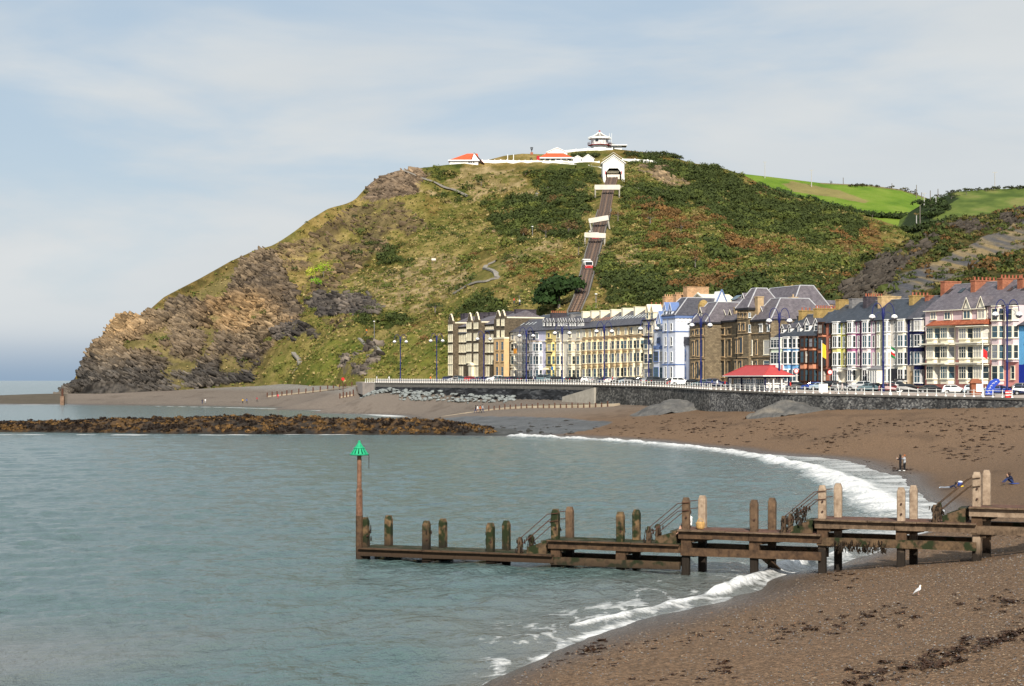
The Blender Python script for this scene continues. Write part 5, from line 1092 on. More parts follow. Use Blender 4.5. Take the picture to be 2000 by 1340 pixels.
h.part('bay_balustrade', MB().prism([(x0 - .3, -1.72), (x0 - .1, -3.1), (x1 + .1, -3.1), (x1 + .5, -1.72)], h.z(662, 975, -3) + .003, h.z(659, 975, -3)), CREAM)
for c0, c1 in ((969, 974), (979, 984.5)): h.win(c0, c1, [(667, 684), (690, 706), (716, 735)], 'sash', TANB, -3, GLASSB)
h.part('porch', MB().box(h.x(915, -2.6), h.x(921, -2.6), -2.6, yS - .003, 0, h.z(714, 918, -2.6)), CREAM); h.part('porch_pediment', MB().sweepy([(h.x(913.5, -2.6), h.z(714, 918, -2.6) + .002), (h.x(922, -2.6), h.z(714, 918, -2.6) + .002), (h.x(918, -2.6), h.z(708, 918, -2.6))], -2.8, yS - .003), CREAM)
h.yr, h.ze = 6.0, 8.0
for px, yt, L in ((901, 613, 2.2), (906, 612, 2.6), (936, 610.5, 3.0), (946, 617, 2.6), (955, 610, 2.0), (986, 608, 2.6), (1006, 604, 6.0)): h.chimney(px, yt, L, DARKB, 1.4, 0)
# ---- roofs and stacks of the streets behind
def rear(label, px0, px1, off, eave, ridge, wall, roof, depth=10):
    h = House('rear_building', label, px0, px1, 'building', 'buildings in the streets behind the seafront', off=off); h.block(0, h.W, 0, depth, h.z(eave), wall); h.gable_roof(eave, ridge, roof, depth); return h
h = rear('building with orange brick stacks rising behind the pale blue hotel', 1290, 1372, 22, 602, 588, BUFF, SLATE); h.chimney(1297, 579, 5, ORANGEB, 1.6, 8, ORANGEB); h.chimney(1318, 575, 7, ORANGEB, 1.6, 12, ORANGEB); h.chimney(1338, 560, 6, ORANGEB, 2.0, 0)
h = House('rear_building', 'cream gabled building behind the pale blue hotel roof', 1344, 1384, 'building', 'buildings in the streets behind the seafront', off=16); h.block(0, h.W, 0, 8, h.z(592), CREAM); zz = h.z(592); h.part('gable', MB().sweepy([(0, zz + .002), (h.W, zz + .002), (h.W / 2, h.z(574))], 0, 8), CREAM)
mb = MB(); mb.bar((-.2, -.1, zz), (h.W / 2, -.1, h.z(573)), .25, 5); mb.bar((h.W + .2, -.1, zz), (h.W / 2, -.1, h.z(573)), .25, 5); h.part('bargeboard', mb, IVORY)
h = rear('slate roofed house with solar panels behind the stone college', 1412, 1452, 20, 592, 577, BRICKP, SLATEP); zz = h.z(585, 1435, 2); x_ = h.x(1427, 1.5); h.part('solar_panel', MB().add([(x_, 1.2, h.ze + .9), (x_ + 3, 1.2, h.ze + .9), (x_ + 3, 3, h.ze + 2.0), (x_, 3, h.ze + 2.0)], [(0, 1, 2, 3)]), GLASSB)
h = rear('long purple slate roof behind the mint and blue houses', 1540, 1640, 22, 604, 589, STONEC, SLATEP, 14); h.dormer(1606, 1613, 600, 594, 588, .3, DRESS, SLATEP, DRESS, 3)
h = rear('slate roofed block behind the lavender and scaffolded houses', 1030, 1100, 18, 622, 612, PALECR, SLATEB)
# ------------------------------------------------------------------ on the hill: railway, summit buildings, posts
def hp(px, py, lift=0.0, zf=None, D0=380, D1=1300):
    p = hit(px, py, zf, D0, D1); return Vector((p.x, p.y, p.z + lift))
MPX = lambda D: D / FPX
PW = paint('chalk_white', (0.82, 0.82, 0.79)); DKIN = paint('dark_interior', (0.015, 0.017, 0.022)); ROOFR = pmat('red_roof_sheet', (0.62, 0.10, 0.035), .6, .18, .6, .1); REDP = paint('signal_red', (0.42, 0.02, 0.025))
BALL = pmat('ballast', (0.21, 0.135, 0.092), .95, .4, .9, .6); RAILM = pmat('rusty_rail', (0.07, 0.05, 0.042), .6, .3, 2, .1); IRON_ = paint('rail_grey_red', (.12, .05, .05)); PCON = pmat('pale_concrete', (0.62, 0.57, 0.49), .85, .2, .5, .2)
tp = [hp(px, py, 1.0) for py, px in TRK]
rw = thing('cliff_railway', 'twin track cliff railway climbing the hill to the white summit station', 'railway', tp[-1]); org = Vector(rw.location)
def ribbon(name, pts, w, thick, mat, parent, up=0.0):
    v = []; f = []
    for i, p in enumerate(pts):
        d = pts[min(i + 1, len(pts) - 1)] - pts[max(i - 1, 0)]; s_ = Vector((d.y, -d.x, 0)).normalized()
        for k, dz in ((-1, 0), (1, 0), (1, -thick), (-1, -thick)):
            q = p + s_ * ((w[i] if isinstance(w, list) else w) / 2 * k) + Vector((0, 0, dz + up)) - org0; v.append(tuple(q))
    for i in range(len(pts) - 1):
        for k in range(4): f.append((i * 4 + k, i * 4 + (k + 1) % 4, i * 4 + 4 + (k + 1) % 4, i * 4 + 4 + k))
    me = bpy.data.meshes.new(name); me.from_pydata(v, [], f); me.update(); return link(name, me, mat, parent)
org0 = org
ribbon('track_bed', tp, [23 * MPX(p_.y) for p_ in tp], 3.5, BALL, rw)
for off in (-2.6, -1.1, 1.1, 2.6):
    mb = MB(); sidev = []
    for i, p in enumerate(tp):
        d = tp[min(i + 1, len(tp) - 1)] - tp[max(i - 1, 0)]; sidev.append(p + Vector((d.y, -d.x, 0)).normalized() * off * 3.6 * MPX(p.y) + Vector((0, 0, .18)) - org)
    for a_, b2 in zip(sidev[:-1], sidev[1:]): mb.bar(a_, b2, .16, 5)
    mb.build('rail', RAILM, rw)
mb = MB(); 
for a_, b2 in zip(tp[:-1], tp[1:]):
    n = int((b2 - a_).length / 1.6); d = (b2 - a_).normalized(); s_ = Vector((d.y, -d.x, 0)).normalized()
    for k in range(n):
        c_ = a_ + (b2 - a_) * (k / n) - org
        for o in (-1.15, 1.15): mb.bar(c_ + s_ * (o - 1.0) + Vector((0, 0, .06)), c_ + s_ * (o + 1.0) + Vector((0, 0, .06)), .13, 4)
tag(mb.build('sleepers', RAILM, rw), kind='stuff')
for sd in (-1, 1):                                   # cutting walls beside the track
    mb = MB()
    for a_, b2 in zip(tp[2:-1], tp[3:]):
        d = (b2 - a_).normalized(); s_ = Vector((d.y, -d.x, 0)).normalized() * 12 * MPX(a_.y) * sd; hh = .35 if sd > 0 else .7
        A_, B_ = a_ + s_ - org, b2 + s_ - org; t_ = s_.normalized() * .4
        mb.add([A_ - Vector((0, 0, 2)), B_ - Vector((0, 0, 2)), B_ + Vector((0, 0, hh)), A_ + Vector((0, 0, hh)), A_ + t_ - Vector((0, 0, 2)), B_ + t_ - Vector((0, 0, 2)), B_ + t_ + Vector((0, 0, hh)), A_ + t_ + Vector((0, 0, hh))], [(0, 1, 2, 3), (7, 6, 5, 4), (3, 2, 6, 7), (0, 4, 5, 1), (0, 3, 7, 4), (1, 5, 6, 2)])
    mb.build('side_wall', COPE, rw)
def trackpt(py):
    ys = [t[0] for t in TRK]
    i = max(k for k in range(len(ys) - 1) if ys[k] <= py); t_ = (py - ys[i]) / (ys[i + 1] - ys[i]); return tp[i].lerp(tp[i + 1], t_)
for label, pyc, p0, p1, sl, hpx in (('uppermost pale footbridge over the railway, just below the white station', 372, 1161, 1210, 0.0, 9), ('sloping pale footbridge over the railway, middle of the three', 436, 1150, 1188, -.17, 9), ('lowest pale footbridge over the railway, with a tram passing underneath', 468, 1141, 1182, 0.04, 9)):
    p = trackpt(pyc + 11); m = MPX(p.y); L = (p1 - p0) * m; H = hpx * m
    t = thing('footbridge', label, 'bridge', (((p0 + p1) / 2 - 1000) * m, p.y - 2.2, p.z + 2.0), 0); t.rotation_euler = (0, -sl if False else sl, 0)
    MB().box(-L / 2, L / 2, -1.2, 1.2, -.35, 0).build('deck', PCON, t); MB().box(-L / 2, L / 2, -1.4, -1.204, -.5, H - .4).build('parapet', PCON, t); MB().box(-L / 2, L / 2, 1.204, 1.4, -.5, H - .4).build('parapet', PCON, t)
    MB().box(L / 2 - .5, L / 2, -1.1, 1.1, -4, -.352).build('abutment', CONC, t); MB().box(-L / 2, -L / 2 + .5, -1.1, 1.1, -4, -.352).build('abutment', CONC, t)
def tram(label, px, py0, py1):
    p = trackpt(py1); m = MPX(p.y); p = Vector(((px - 1000) * m, p.y - .6, p.z + .3)); q = trackpt(py0); Wd = 2.5; Ht = (py1 - py0) * m
    t = thing('cliff_tram', label, 'tram', p); d = (q - p); st = 3; run = d.y / st; rise = (Ht - 2.3) / st
    b2 = MB(); g2_ = MB()
    for k in range(st):
        y = k * run; z = k * rise; b2.box(-Wd / 2, Wd / 2, y, y + run - .01, z, z + 1.1); b2.box(-Wd / 2, Wd / 2, y, y + run - .01, z + 2.2, z + 2.45)
        for sx in (-1, 1): b2.box(sx * Wd / 2 - .09, sx * Wd / 2 + .09, y, y + .2, z + 1.1, z + 2.2)
        g2_.box(-Wd / 2 + .1, Wd / 2 - .1, y + .05, y + .1, z + 1.1, z + 2.2)
    b2.build('body', PW, t); g2_.build('window', DKIN, t); MB().box(-Wd / 2 - .05, Wd / 2 + .05, -.12, -.004, .1, 1.0).build('front_panel', REDP, t)
    MB().box(-Wd / 2 - .15, Wd / 2 + .15, run * (st - 1) - .5, run * st, st * rise + 1.75, st * rise + 2.05).build('roof', PW, t); MB().box(-Wd / 2, Wd / 2, .2, run * st - .2, -.6, -.005).build('undercarriage', RAILM, t)
    for sx in (-.8, .8): MB().lathe([(.16, 0), (.16, .08)], 8).build('headlight', IVORY, t, (sx, -.13, .55))
tram('lower cliff railway car with white roof and red front on the open track', 1150, 505, 532); tram('upper cliff railway car with white roof, half hidden behind the lowest footbridge', 1163, 446, 474)
# summit station
p = trackpt(352); m = MPX(p.y); S = thing('railway_station', 'white boarded gabled upper station at the head of the cliff railway', 'station', ((1198.5 - 1000) * m, p.y + 1, p.z - .5))
W2 = 21 * m; Hh = 31 * m; Hp = 46 * m; ow = 15.5 * m; oh = 22 * m; dep = 12
MB().box(-W2, -ow, 0, dep, -2, Hh).build('wall', PW, S); MB().box(ow, W2, 0, dep, -2, Hh).build('wall', PW, S)
MB().sweepy([(-ow + .002, oh), (-ow + .002, oh - 2.2), (-ow * .55, oh - .1), (ow * .55, oh - .1), (ow - .002, oh - 2.2), (ow - .002, Hh), (0, Hh), (-ow + .002, Hh)], 0.02, 1.0).build('portal_arch', PW, S)
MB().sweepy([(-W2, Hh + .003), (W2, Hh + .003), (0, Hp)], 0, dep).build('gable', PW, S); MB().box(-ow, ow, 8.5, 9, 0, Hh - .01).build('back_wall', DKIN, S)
mb = MB()
for k in range(4):
    z = oh + .6 + k * (Hh - oh) * .32; mb.box(-W2 * .98, W2 * .98, -.12, -.004, z, z + .18) if k < 2 else None
    zz_ = Hh - 1.6 + k * 1.05; mb.bar((-W2 - .3, -.25, zz_), (0, -.25, zz_ + (Hp - Hh)), .10, 4) if k > 0 else None; mb.bar((W2 + .3, -.25, zz_), (0, -.25, zz_ + (Hp - Hh)), .10, 4) if k > 0 else None
mb.build('boarding', PALECR, S)
mb = MB(); mb.sweepy([(-W2 - .8, Hh - .2), (0, Hp + .25), (W2 + .8, Hh - .2), (W2 + .8, Hh + .15), (0, Hp + .6), (-W2 - .8, Hh + .15)], -.6, dep + .4); mb.build('roof', PW, S)
for sx in (-1, 1): MB().box(sx * (ow + .05) - .18, sx * (ow + .05) + .18, -.2, -.004, oh * .45, oh - 1.4).build('red_post', REDP, S); MB().sweepx([(-6, -5), (0, -5), (0, oh * .38), (-1.5, oh * .38), (-6, -2.2)], sx * W2 * .97 - .45 * (1 + sx) , sx * W2 * .97 + .45 * (1 - sx)).build('wing_wall', PW, S)
MB().box(-ow * .8, ow * .8, 1.2, 7, .2, 2.4).build('platform', PALECR, S)
MB().box(-ow * .75, ow * .75, 4.0, 7, 3.4, 4.5).build('waiting_tram', IVORY, S); 
# camera obscura
D = hp(1171, 294).y + 4; m = MPX(D); base = at(1171, 292, D); 
C = thing('lookout_tower', 'white octagonal lookout with balcony and pointed roof on the summit', 'building', base)
def octo(r, z0, z1, r2=None, n=8): return MB().lathe([(r, z0), (r if r2 is None else r2, z1)], n)
octo(16.5 * m, -1.2, 22 * m).build('drum', PW, C); octo(23.0 * m, 7.2 * m, 8.4 * m).build('balcony_floor', pmat('dull_red', (.22, .03, .035), .7), C)
mb = MB()
for i in range(24):
    an = 2 * math.pi * i / 24; x, y = 23 * m * math.cos(an), 23 * m * math.sin(an); mb.bar((x, y, 8.6 * m), (x, y, 13 * m), .09, 4); an2 = 2 * math.pi * (i + 1) / 24
    for z in (10.8 * m, 13 * m): mb.bar((x, y, z), (23 * m * math.cos(an2), 23 * m * math.sin(an2), z), .08, 4)
mb.build('balcony_rail', IRON_, C)
for i in (0, 3, 5, 7):
    an = 2 * math.pi * (i + .5) / 8; o = MB().box(-.8, .8, -.08, .06, 0, 1.3).build('window', GLASS, C, (15.4 * m * math.cos(an), 15.4 * m * math.sin(an), 13.8 * m)); o.rotation_euler.z = an + R(90)
octo(22.5 * m, 20 * m, 23 * m).build('eaves', PW, C); MB().lathe([(21.5 * m, 23.1 * m), (13 * m, 26 * m), (5.5 * m, 30 * m), (1.8 * m, 33.5 * m), (1.6 * m, 34 * m)], 8).build('roof', pmat('grey_shingle', (0.22, 0.20, 0.18), .8, .2, .8, .2), C); MB().lathe([(1.7 * m, 34.02 * m), (1.9 * m, 36.5 * m), (.3 * m, 37.5 * m)], 8).build('finial', REDP, C)
mb = MB()
for i in range(8):
    an = 2 * math.pi * i / 8; pr = [(22 * m, 23.2 * m), (13.2 * m, 26.3 * m), (5.8 * m, 30.3 * m), (1.8 * m, 33.8 * m)]
    for a_, b2 in zip(pr[:-1], pr[1:]): mb.bar((a_[0] * math.cos(an), a_[0] * math.sin(an), a_[1]), (b2[0] * math.cos(an), b2[0] * math.sin(an), b2[1]), .2, 4)
mb.build('roof_hips', PW, C)
MB().box(15 * m, 44 * m, 2, 9, -1.5, 10 * m).build('annex', PW, C); MB().add([(13 * m, .5, 10.02 * m), (54 * m, .5, 8.5 * m), (54 * m, 10, 8.5 * m), (13 * m, 10, 10.02 * m), (18 * m, 3, 15 * m), (36 * m, 4, 11.5 * m), (36 * m, 8, 11.5 * m), (18 * m, 8, 15 * m)], [(0, 3, 2, 1), (4, 5, 6, 7), (0, 1, 5, 4), (1, 2, 6, 5), (2, 3, 7, 6), (3, 0, 4, 7)]).build('annex_roof', pmat('grey_shingle', (0.22, 0.20, 0.18)), C)
MB().box(16 * m, 54 * m, .3, .6, 8.2 * m, 10 * m).build('fascia', PW, C)
for x in (20, 26): MB().box(x * m, (x + 3.5) * m, 1.9, 1.99, 1.5 * m, 6 * m).build('window', GLASS, C)
for px in (1191, 1195.5): MB().bar(((px - 1171) * m, 4, 10 * m), ((px - 1171) * m, 4, 34 * m), .09, 5).build('aerial', PW, C)
# red roofed buildings
def hut(label, px0, px1, py_base, py_eave, py_ridge, D, roof, inset0, inset1, dep=10, name='hilltop_building', wall=None, wins=0):
    D = hp((px0 + px1) / 2, py_base).y + 1; m = MPX(D); b_ = at((px0 + px1) / 2, py_base, D); t = thing(name, label, 'building', b_); w2 = (px1 - px0) / 2 * m; ze = (py_base - py_eave) * m; zr = (py_base - py_ridge) * m
    MB().box(-w2, w2, 0, dep, -.8, ze).build('wall', wall or PW, t)
    o = .7; mb = MB().add([(-w2 - o, -o, ze + .003), (w2 + o, -o, ze + .003), (w2 + o, dep + o, ze + .003), (-w2 - o, dep + o, ze + .003), (-w2 + inset0 * m, dep / 2, zr), (w2 - inset1 * m, dep / 2, zr)], [(0, 3, 2, 1), (0, 1, 5, 4), (1, 2, 5), (2, 3, 4, 5), (3, 0, 4)])
    mb.build('roof', roof, t); MB().box(-w2 - o, w2 + o, -o - .25, -o - .003, ze - .35, ze + .25).build('fascia', PW, t)
    for i in range(wins): x = -w2 + 2 * w2 * (i + .5) / wins; MB().box(x - w2 / wins * .7, x + w2 / wins * .7, -.08, -.004, ze * .25, ze * .85).build('window', GLASS, t)
    return t, w2, ze, zr, m
t, w2, ze, zr, m = hut('low red roofed cafe with dark windows in the middle of the summit', 1054, 1117, 314, 308.5, 297, 868, ROOFR, 14, 16, 9, wins=6)
MB().box(-w2 - 1.5, -w2 - .01, -1, 5, -3, ze + 1).build('porch', REDP, t)
t, w2, ze, zr, m = hut('white building with bright red roof at the left end of the summit', 878, 934, 321, 313.5, 297, 868, ROOFR, 34, 2, 12)
MB().sweepy([(w2 - 13 * m, ze + .02), (w2 + 2 * m, ze + .02), (w2 - 8 * m, zr - .6)], -.62, 4).build('front_gable', PW, t); MB().add([(w2 - 15 * m, -1, ze - .2), (w2 - 8 * m, -1, zr - .3), (w2 - 8 * m, 6, zr - .3), (w2 - 15 * m, 6, ze - .2), (w2 + 12 * m, -1, ze - 1.6), (w2 + 12 * m, 6, ze - 1.6)], [(0, 1, 2, 3), (1, 4, 5, 2)]).build('gable_roof', ROOFR, t)
for x in (10, 15, 19): MB().box(w2 - x * m, w2 - (x - 2.6) * m, -.08, -.004, ze * .35, ze * .75).build('window', DKIN, t)
def shed(label, px0, px1, pb, pe, pp, D, dep=7):
    D = hp((px0 + px1) / 2, pb).y + 1; m = MPX(D); t = thing('hilltop_building', label, 'building', at((px0 + px1) / 2, pb, D)); w2 = (px1 - px0) / 2 * m
    MB().sweepy([(-w2, -.8), (w2, -.8), (w2, (pb - pe) * m), (0, (pb - pp) * m), (-w2, (pb - pe) * m)], 0, dep).build('wall', PW, t); z1, z2 = (pb - pe) * m, (pb - pp) * m
    MB().sweepy([(-w2 - .4, z1 - .1), (0, z2 + .02), (w2 + .4, z1 - .1), (w2 + .4, z1 + .2), (0, z2 + .35), (-w2 - .4, z1 + .2)], -.4, dep + .3).build('roof', PW, t)
shed('large white gable behind the red roofed cafe', 1068, 1108, 304, 298, 289, 872); shed('small low white gabled shed right of the red roofed cafe', 1119, 1137, 316, 310, 305, 858); shed('taller white gabled shed beside the railway station', 1137, 1160, 318, 311, 302.5, 856)
mb = MB(); zl = 0
def whitewall(label, pts, h_, D0=None):
    q = [hp(px, py, 0) for i, (px, py) in enumerate(pts)]; o = q[0]; t = thing('boundary_wall', label, 'wall', o); mb = MB()
    for a_, b2 in zip(q[:-1], q[1:]):
        A_, B_ = a_ - o, b2 - o; d = (B_ - A_).normalized(); n_ = Vector((d.y, -d.x, 0)).normalized() * .25
        mb.add([A_ - n_ + Vector((0, 0, -.9)), B_ - n_ + Vector((0, 0, -.9)), B_ - n_ + Vector((0, 0, h_)), A_ - n_ + Vector((0, 0, h_)), A_ + n_ + Vector((0, 0, -.9)), B_ + n_ + Vector((0, 0, -.9)), B_ + n_ + Vector((0, 0, h_)), A_ + n_ + Vector((0, 0, h_))], [(0, 1, 2, 3), (7, 6, 5, 4), (3, 2, 6, 7), (0, 4, 5, 1), (0, 3, 7, 4), (1, 5, 6, 2)])
    mb.build('wall_run', PW, t); mb = MB()
    for p_ in q[::1]: mb.box(p_.x - o.x - .3, p_.x - o.x + .3, p_.y - o.y - .4, p_.y - o.y + .4, p_.z - o.z, p_.z - o.z + h_ + .25)
    tag(mb.build('piers', PW, t), kind='stuff')
whitewall('long low white wall along the brow between the two red roofs', [(px, 317 + (px - 945) * .012) for px in range(930, 1176, 12)], 1.1, 850)
whitewall('white wall dropping from the cafe to the station', [(1060, 319.5), (1090, 321), (1120, 323.5), (1150, 327), (1176, 330)], .9, 842)
whitewall('white wall running right from the station under the lookout', [(1216, 313), (1240, 313.5), (1265, 315), (1290, 318)], .7, 852); whitewall('white parapet in front of the lookout tower', [(1100, 294), (1125, 293), (1148, 292), (1172, 293), (1196, 293)], 1.0, 872)
# brazier, poles, lamps, signs
WOODP = pmat('weathered_pole', (0.16, 0.14, 0.12), .85, .2, 2, .1); PALEP_ = pmat('pale_pole', (0.42, 0.41, 0.39), .8, .2, 2, .1); IRON = pmat('black_iron', (0.02, 0.02, 0.022), .6, .2, 3, .1)
t = thing('beacon_brazier', 'iron beacon basket on a post on the summit', 'beacon', at(1038.5, 300.5, 880)); m = MPX(880); MB().bar((0, 0, -.5), (0, 0, 7 * m), .18, 6).build('post', IRON, t); MB().box(-.7, .7, -.7, .7, -.6, .7).build('plinth', BRICK, t)
mb = MB()
for i in range(10):
    an = 2 * math.pi * i / 10; mb.bar((math.cos(an) * 1.2 * m, math.sin(an) * 1.2 * m, 7 * m), (math.cos(an) * 2.6 * m, math.sin(an) * 2.6 * m, 12.5 * m), .1, 4)
mb.lathe([(2.5 * m, 12.2 * m), (2.7 * m, 12.7 * m)], 10); mb.lathe([(1.2 * m, 6.8 * m), (1.4 * m, 7.3 * m)], 10); mb.build('basket', IRON, t)
def pole(label, px, pt, pb, D, mat, arm=0.0, r=.17, p=None):
    m = MPX(D); b_ = p or at(px, pb, D); t = thing('utility_pole', label, 'pole', b_, 0, 'utility poles on the hills'); MB().bar((0, 0, -1.5), (0, 0, (pb - pt) * m), r, 6, r * .75).build('shaft', mat, t)
    if arm: 
        z = (pb - pt) * m - .4; MB().box(-arm, arm, -.12, .12, z, z + .25).build('crossarm', mat, t)
        for sx in (-.9, 0, .9): MB().bar((sx * arm, 0, z + .25), (sx * arm, 0, z + .65), .09, 5).build('insulator', PALEP_, t)
for a_ in (('leftmost pale pole with crossarm on the field skyline', 1494, 316, 345, 1140, PALEP_, 1.0), ('pale pole with crossarm standing in the tan strip of the field', 1585, 332, 365, 1120, PALEP_, 1.1), ('dark pole on the field skyline near the small bent tree', 1647, 347, 361, 1150, WOODP, 0), ('short dark pole at the right part of the field skyline', 1742, 358, 367, 1150, WOODP, 0),
           ('tall dark pole at the right end of the field', 1790, 361, 384, 1120, WOODP, 0), ('dark pole left of the crossarm pole in the dip', 1800, 376, 400, 1000, WOODP, 0), ('pale crossarm pole in the dip between field and pasture', 1805, 377, 400, 950, PALEP_, 1.2), ('dark slim pole right of the dip', 1817, 372, 398, 940, WOODP, 0), ('pale slim pole right of the dip', 1828, 383, 397, 930, PALEP_, 0), ('dark short pole above the dark bushes', 1832, 369, 388, 950, WOODP, 0),
           ('tall dark pole standing low in the green dip', 1797, 400, 440, 880, WOODP, 0), ('short pale pole low in the green dip', 1790, 421, 440, 880, PALEP_, 0), ('tall pale double crossarm pole on the pasture skyline', 1943, 336, 371, 960, PALEP_, 1.3)): pole(*a_, r=.28)
def simplelamp(label, px, pt, pb):
    p = hp(px, pb); m = MPX(p.y); t = thing('path_lamp', label, 'lamp', p); MB().bar((0, 0, -2), (0, 0, (pb - pt) * m), .12, 6).build('post', LEAD, t); MB().box(-.35, .35, -.6, .2, (pb - pt) * m, (pb - pt) * m + .25).build('lamp_head', PW, t)
simplelamp('grey lamp on the path below the brown bushes', 1040, 443, 466); simplelamp('grey lamp beside the path low on the grassy slope', 731, 628, 652); simplelamp('grey lamp behind the ochre terrace roofs', 1164, 575, 600)
def board(label, px, py, w, h_, mat, name='notice_board'):
    p = hp(px, py + h_ / 2); m = MPX(p.y); t = thing(name, label, 'sign', p); MB().box(-w * m / 2, w * m / 2, -.08, .02, 1.0, 1.0 + h_ * m).build('panel', mat, t)
    for sx in (-.35, .35): MB().bar((sx * w * m, .08, -1), (sx * w * m, .08, 1 + h_ * m * .8), .08, 5).build('leg', WOODP, t)
board('white notice board at the foot of the grassy slope', 690, 720, 7, 5, PW); board('pale board on the knoll in the middle of the hill', 847, 511, 8, 4, PALECR)
for px, py, L in ((992, 303, 0), (1003, 303, 0)): pass
for px, lab in ((991.5, 'left white post by the summit path'), (1003, 'right white post by the summit path')):
    t = thing('marker_post', lab, 'post', at(px, 314, 860)); MB().bar((0, 0, -1), (0, 0, 10.5 * MPX(860)), .22, 6).build('shaft', PW, t); MB().lathe([(.24, 0), (.3, .15), (.1, .4)], 6).build('cap', PW, t, (0, 0, 10.5 * MPX(860)))
# wooden fence by the upper footbridge
q = [hp(px, py) for px, py in ((1212, 369), (1225, 371), (1240, 372), (1255, 374), (1270, 375), (1283, 377), (1296, 379))]; t = thing('post_fence', 'pale post and rail fence right of the uppermost footbridge', 'fence', q[0])
for p_ in q: MB().bar((0, 0, -1), (0, 0, 1.5), .13, 5).build('post', PALECR, t, p_ - q[0])
for zr_ in (.7, 1.3):
    mb = MB(); [mb.bar(a_ - q[0] + Vector((0, 0, zr_)), b2 - q[0] + Vector((0, 0, zr_)), .09, 4) for a_, b2 in zip(q[:-1], q[1:])]; mb.build('rail', PALECR, t)
# footpaths laid on the hill
PATHM = pmat('gravel_path', (0.24, 0.22, 0.19), .95, .25, .7, .3); 
def path(pts, w, mat=PATHM, lift=.22):
    global org0
    # sample finely so that the path follows the ground
    P = []
    for (x0, y0), (x1, y1) in zip(pts[:-1], pts[1:]):
        for k in range(6): P.append((x0 + (x1 - x0) * k / 6, y0 + (y1 - y0) * k / 6))
    P.append(pts[-1]); i0 = (HILL['PX'], HILL['PY'])
    q = []
    for px, py in P:
        c_ = int(np.argmin(np.abs(HILL['PX'][0] - px))); r_ = int(np.argmin(np.abs(HILL['PY'][:, c_] - py) + (HILL['TT'][:, c_] < 0) * 999 + (HILL['TT'][:, c_] > 1) * 999)); v_ = HILL['V'][r_, c_]; q.append(Vector((v_[0], v_[1], v_[2] + lift)))
    for _ in range(2): q = [q[0]] + [(q[i - 1] + q[i] * 2 + q[i + 1]) / 4 for i in range(1, len(q) - 1)] + [q[-1]]
    org0 = Vector((0, 0, 0)); tag(ribbon('footpath', q, w, .7, mat, None), kind='structure')
path([(885, 565), (925, 555), (955, 549), (974, 541), (970, 533), (955, 526), (944, 518), (950, 511), (968, 504)], 2.6); path([(790, 333), (815, 342), (845, 353), (880, 365), (915, 377)], 5.0); path([(578, 690), (590, 702), (592, 715), (584, 726), (575, 737)], 3.2); path([(700, 655), (712, 668), (728, 676), (745, 680)], 1.6); path([(1045, 385), (1052, 372), (1075, 366), (1110, 366), (1160, 369)], 1.6)
# ------------------------------------------------------------------ along the promenade
def prom(px, t, road=False):
    D = float(wallD(px)); D = D + (float(faceD(px)) - D) * t; z = float(groundZ(px, D)) - (.12 if road else 0); return Vector(((px - 1000) / FPX * D, D, z))
LBLUE = pmat('lamp_post_blue', (0.010, 0.016, 0.11), .5, .15, 2, .05); GLOBE = pmat('lamp_globe_white', (0.80, 0.80, 0.78), .35, .1, 3, 0); CHROME = pmat('lamp_reflector', (0.16, 0.16, 0.18), .3, .2, 3, 0, metal=.6)
def lamp(label, px, ptop, t=.36, first=[None]):
    p = prom(px, t); D = p.y; top = CH + (HZ - ptop) / FPX * D; H = top - p.z; s = H / 12.5
    r = thing('street_lamp', label, 'street lamp', p, 0, 'double armed lamps along the promenade')
    if first[0] is None:
        h = 12.5; ms = {}
        ms['post'] = MB().lathe([(.24, 0), (.24, .9), (.16, 1.1), (.15, 4.4), (.19, 4.5), (.19, 4.7), (.13, 4.8), (.12, h - 1.6), (.20, h - 1.5), (.22, h - .4), (.10, h), (.02, h + .35)], 10).mesh('post', LBLUE, True)
        for sd, nm in ((-1, 'arm'), (1, 'arm2')):
            mb = MB(); pts = [Vector((sd * (.1 + 1.55 * (1 - math.cos(a)) / 2), 0, h - .9 + 1.75 * math.sin(a))) for a in np.linspace(0, math.pi, 12)]
            for a_, b2 in zip(pts[:-1], pts[1:]): mb.bar(a_, b2, .06, 6)
            pts = [Vector((sd * (.25 + .9 * math.cos(a) * (1 - a / 9)), 0, h - .9 + .5 * math.sin(a) * (1 - a / 9))) for a in np.linspace(-.8, 4.4, 12)]
            for a_, b2 in zip(pts[:-1], pts[1:]): mb.bar(a_, b2, .04, 4)
            ms[nm] = mb.mesh('arm', LBLUE)
        ms['globe'] = MB().lathe([(.06, .46), (.26, .40), (.46, .18), (.50, 0), (.49, -.05)][::-1], 12).mesh('lantern', GLOBE, True); ms['bowl'] = MB().lathe([(.05, -.46), (.28, -.38), (.45, -.20), (.49, -.052)], 12).mesh('bowl', CHROME, True); first[0] = ms
    ms = first[0]; r.scale = (s, s, s)
    link('post', ms['post'], None, r); link('arm', ms['arm'], None, r); link('arm', ms['arm2'], None, r)
    for sd in (-1, 1): o = link('lantern', ms['globe'], None, r, (sd * 1.66, 0, 12.5 - 1.3)); link('bowl', ms['bowl'], None, o)
for lb, px, pt in (('leftmost blue lamp post, against the grassy slope', 782, 659), ('blue lamp post against the grass, left of the dark gabled hotel', 853, 657), ('blue lamp post before the dark gabled hotel', 945, 653), ('blue lamp post before the scaffolded house', 1028, 646), ('blue lamp post before the putty coloured house', 1098, 640), ('blue lamp post before the middle of the ochre terrace', 1180, 636), ('blue lamp post before the cream house with pinnacles', 1267, 630),
                   ('blue lamp post before the left wing of the stone college', 1369, 622), ('blue lamp post rising behind the red roofed shelter', 1522, 612), ('large blue lamp post before the sage and off white houses', 1725, 603), ('large blue lamp post before the pink hotel at the right', 1967, 597)): lamp(lb, px, pt)
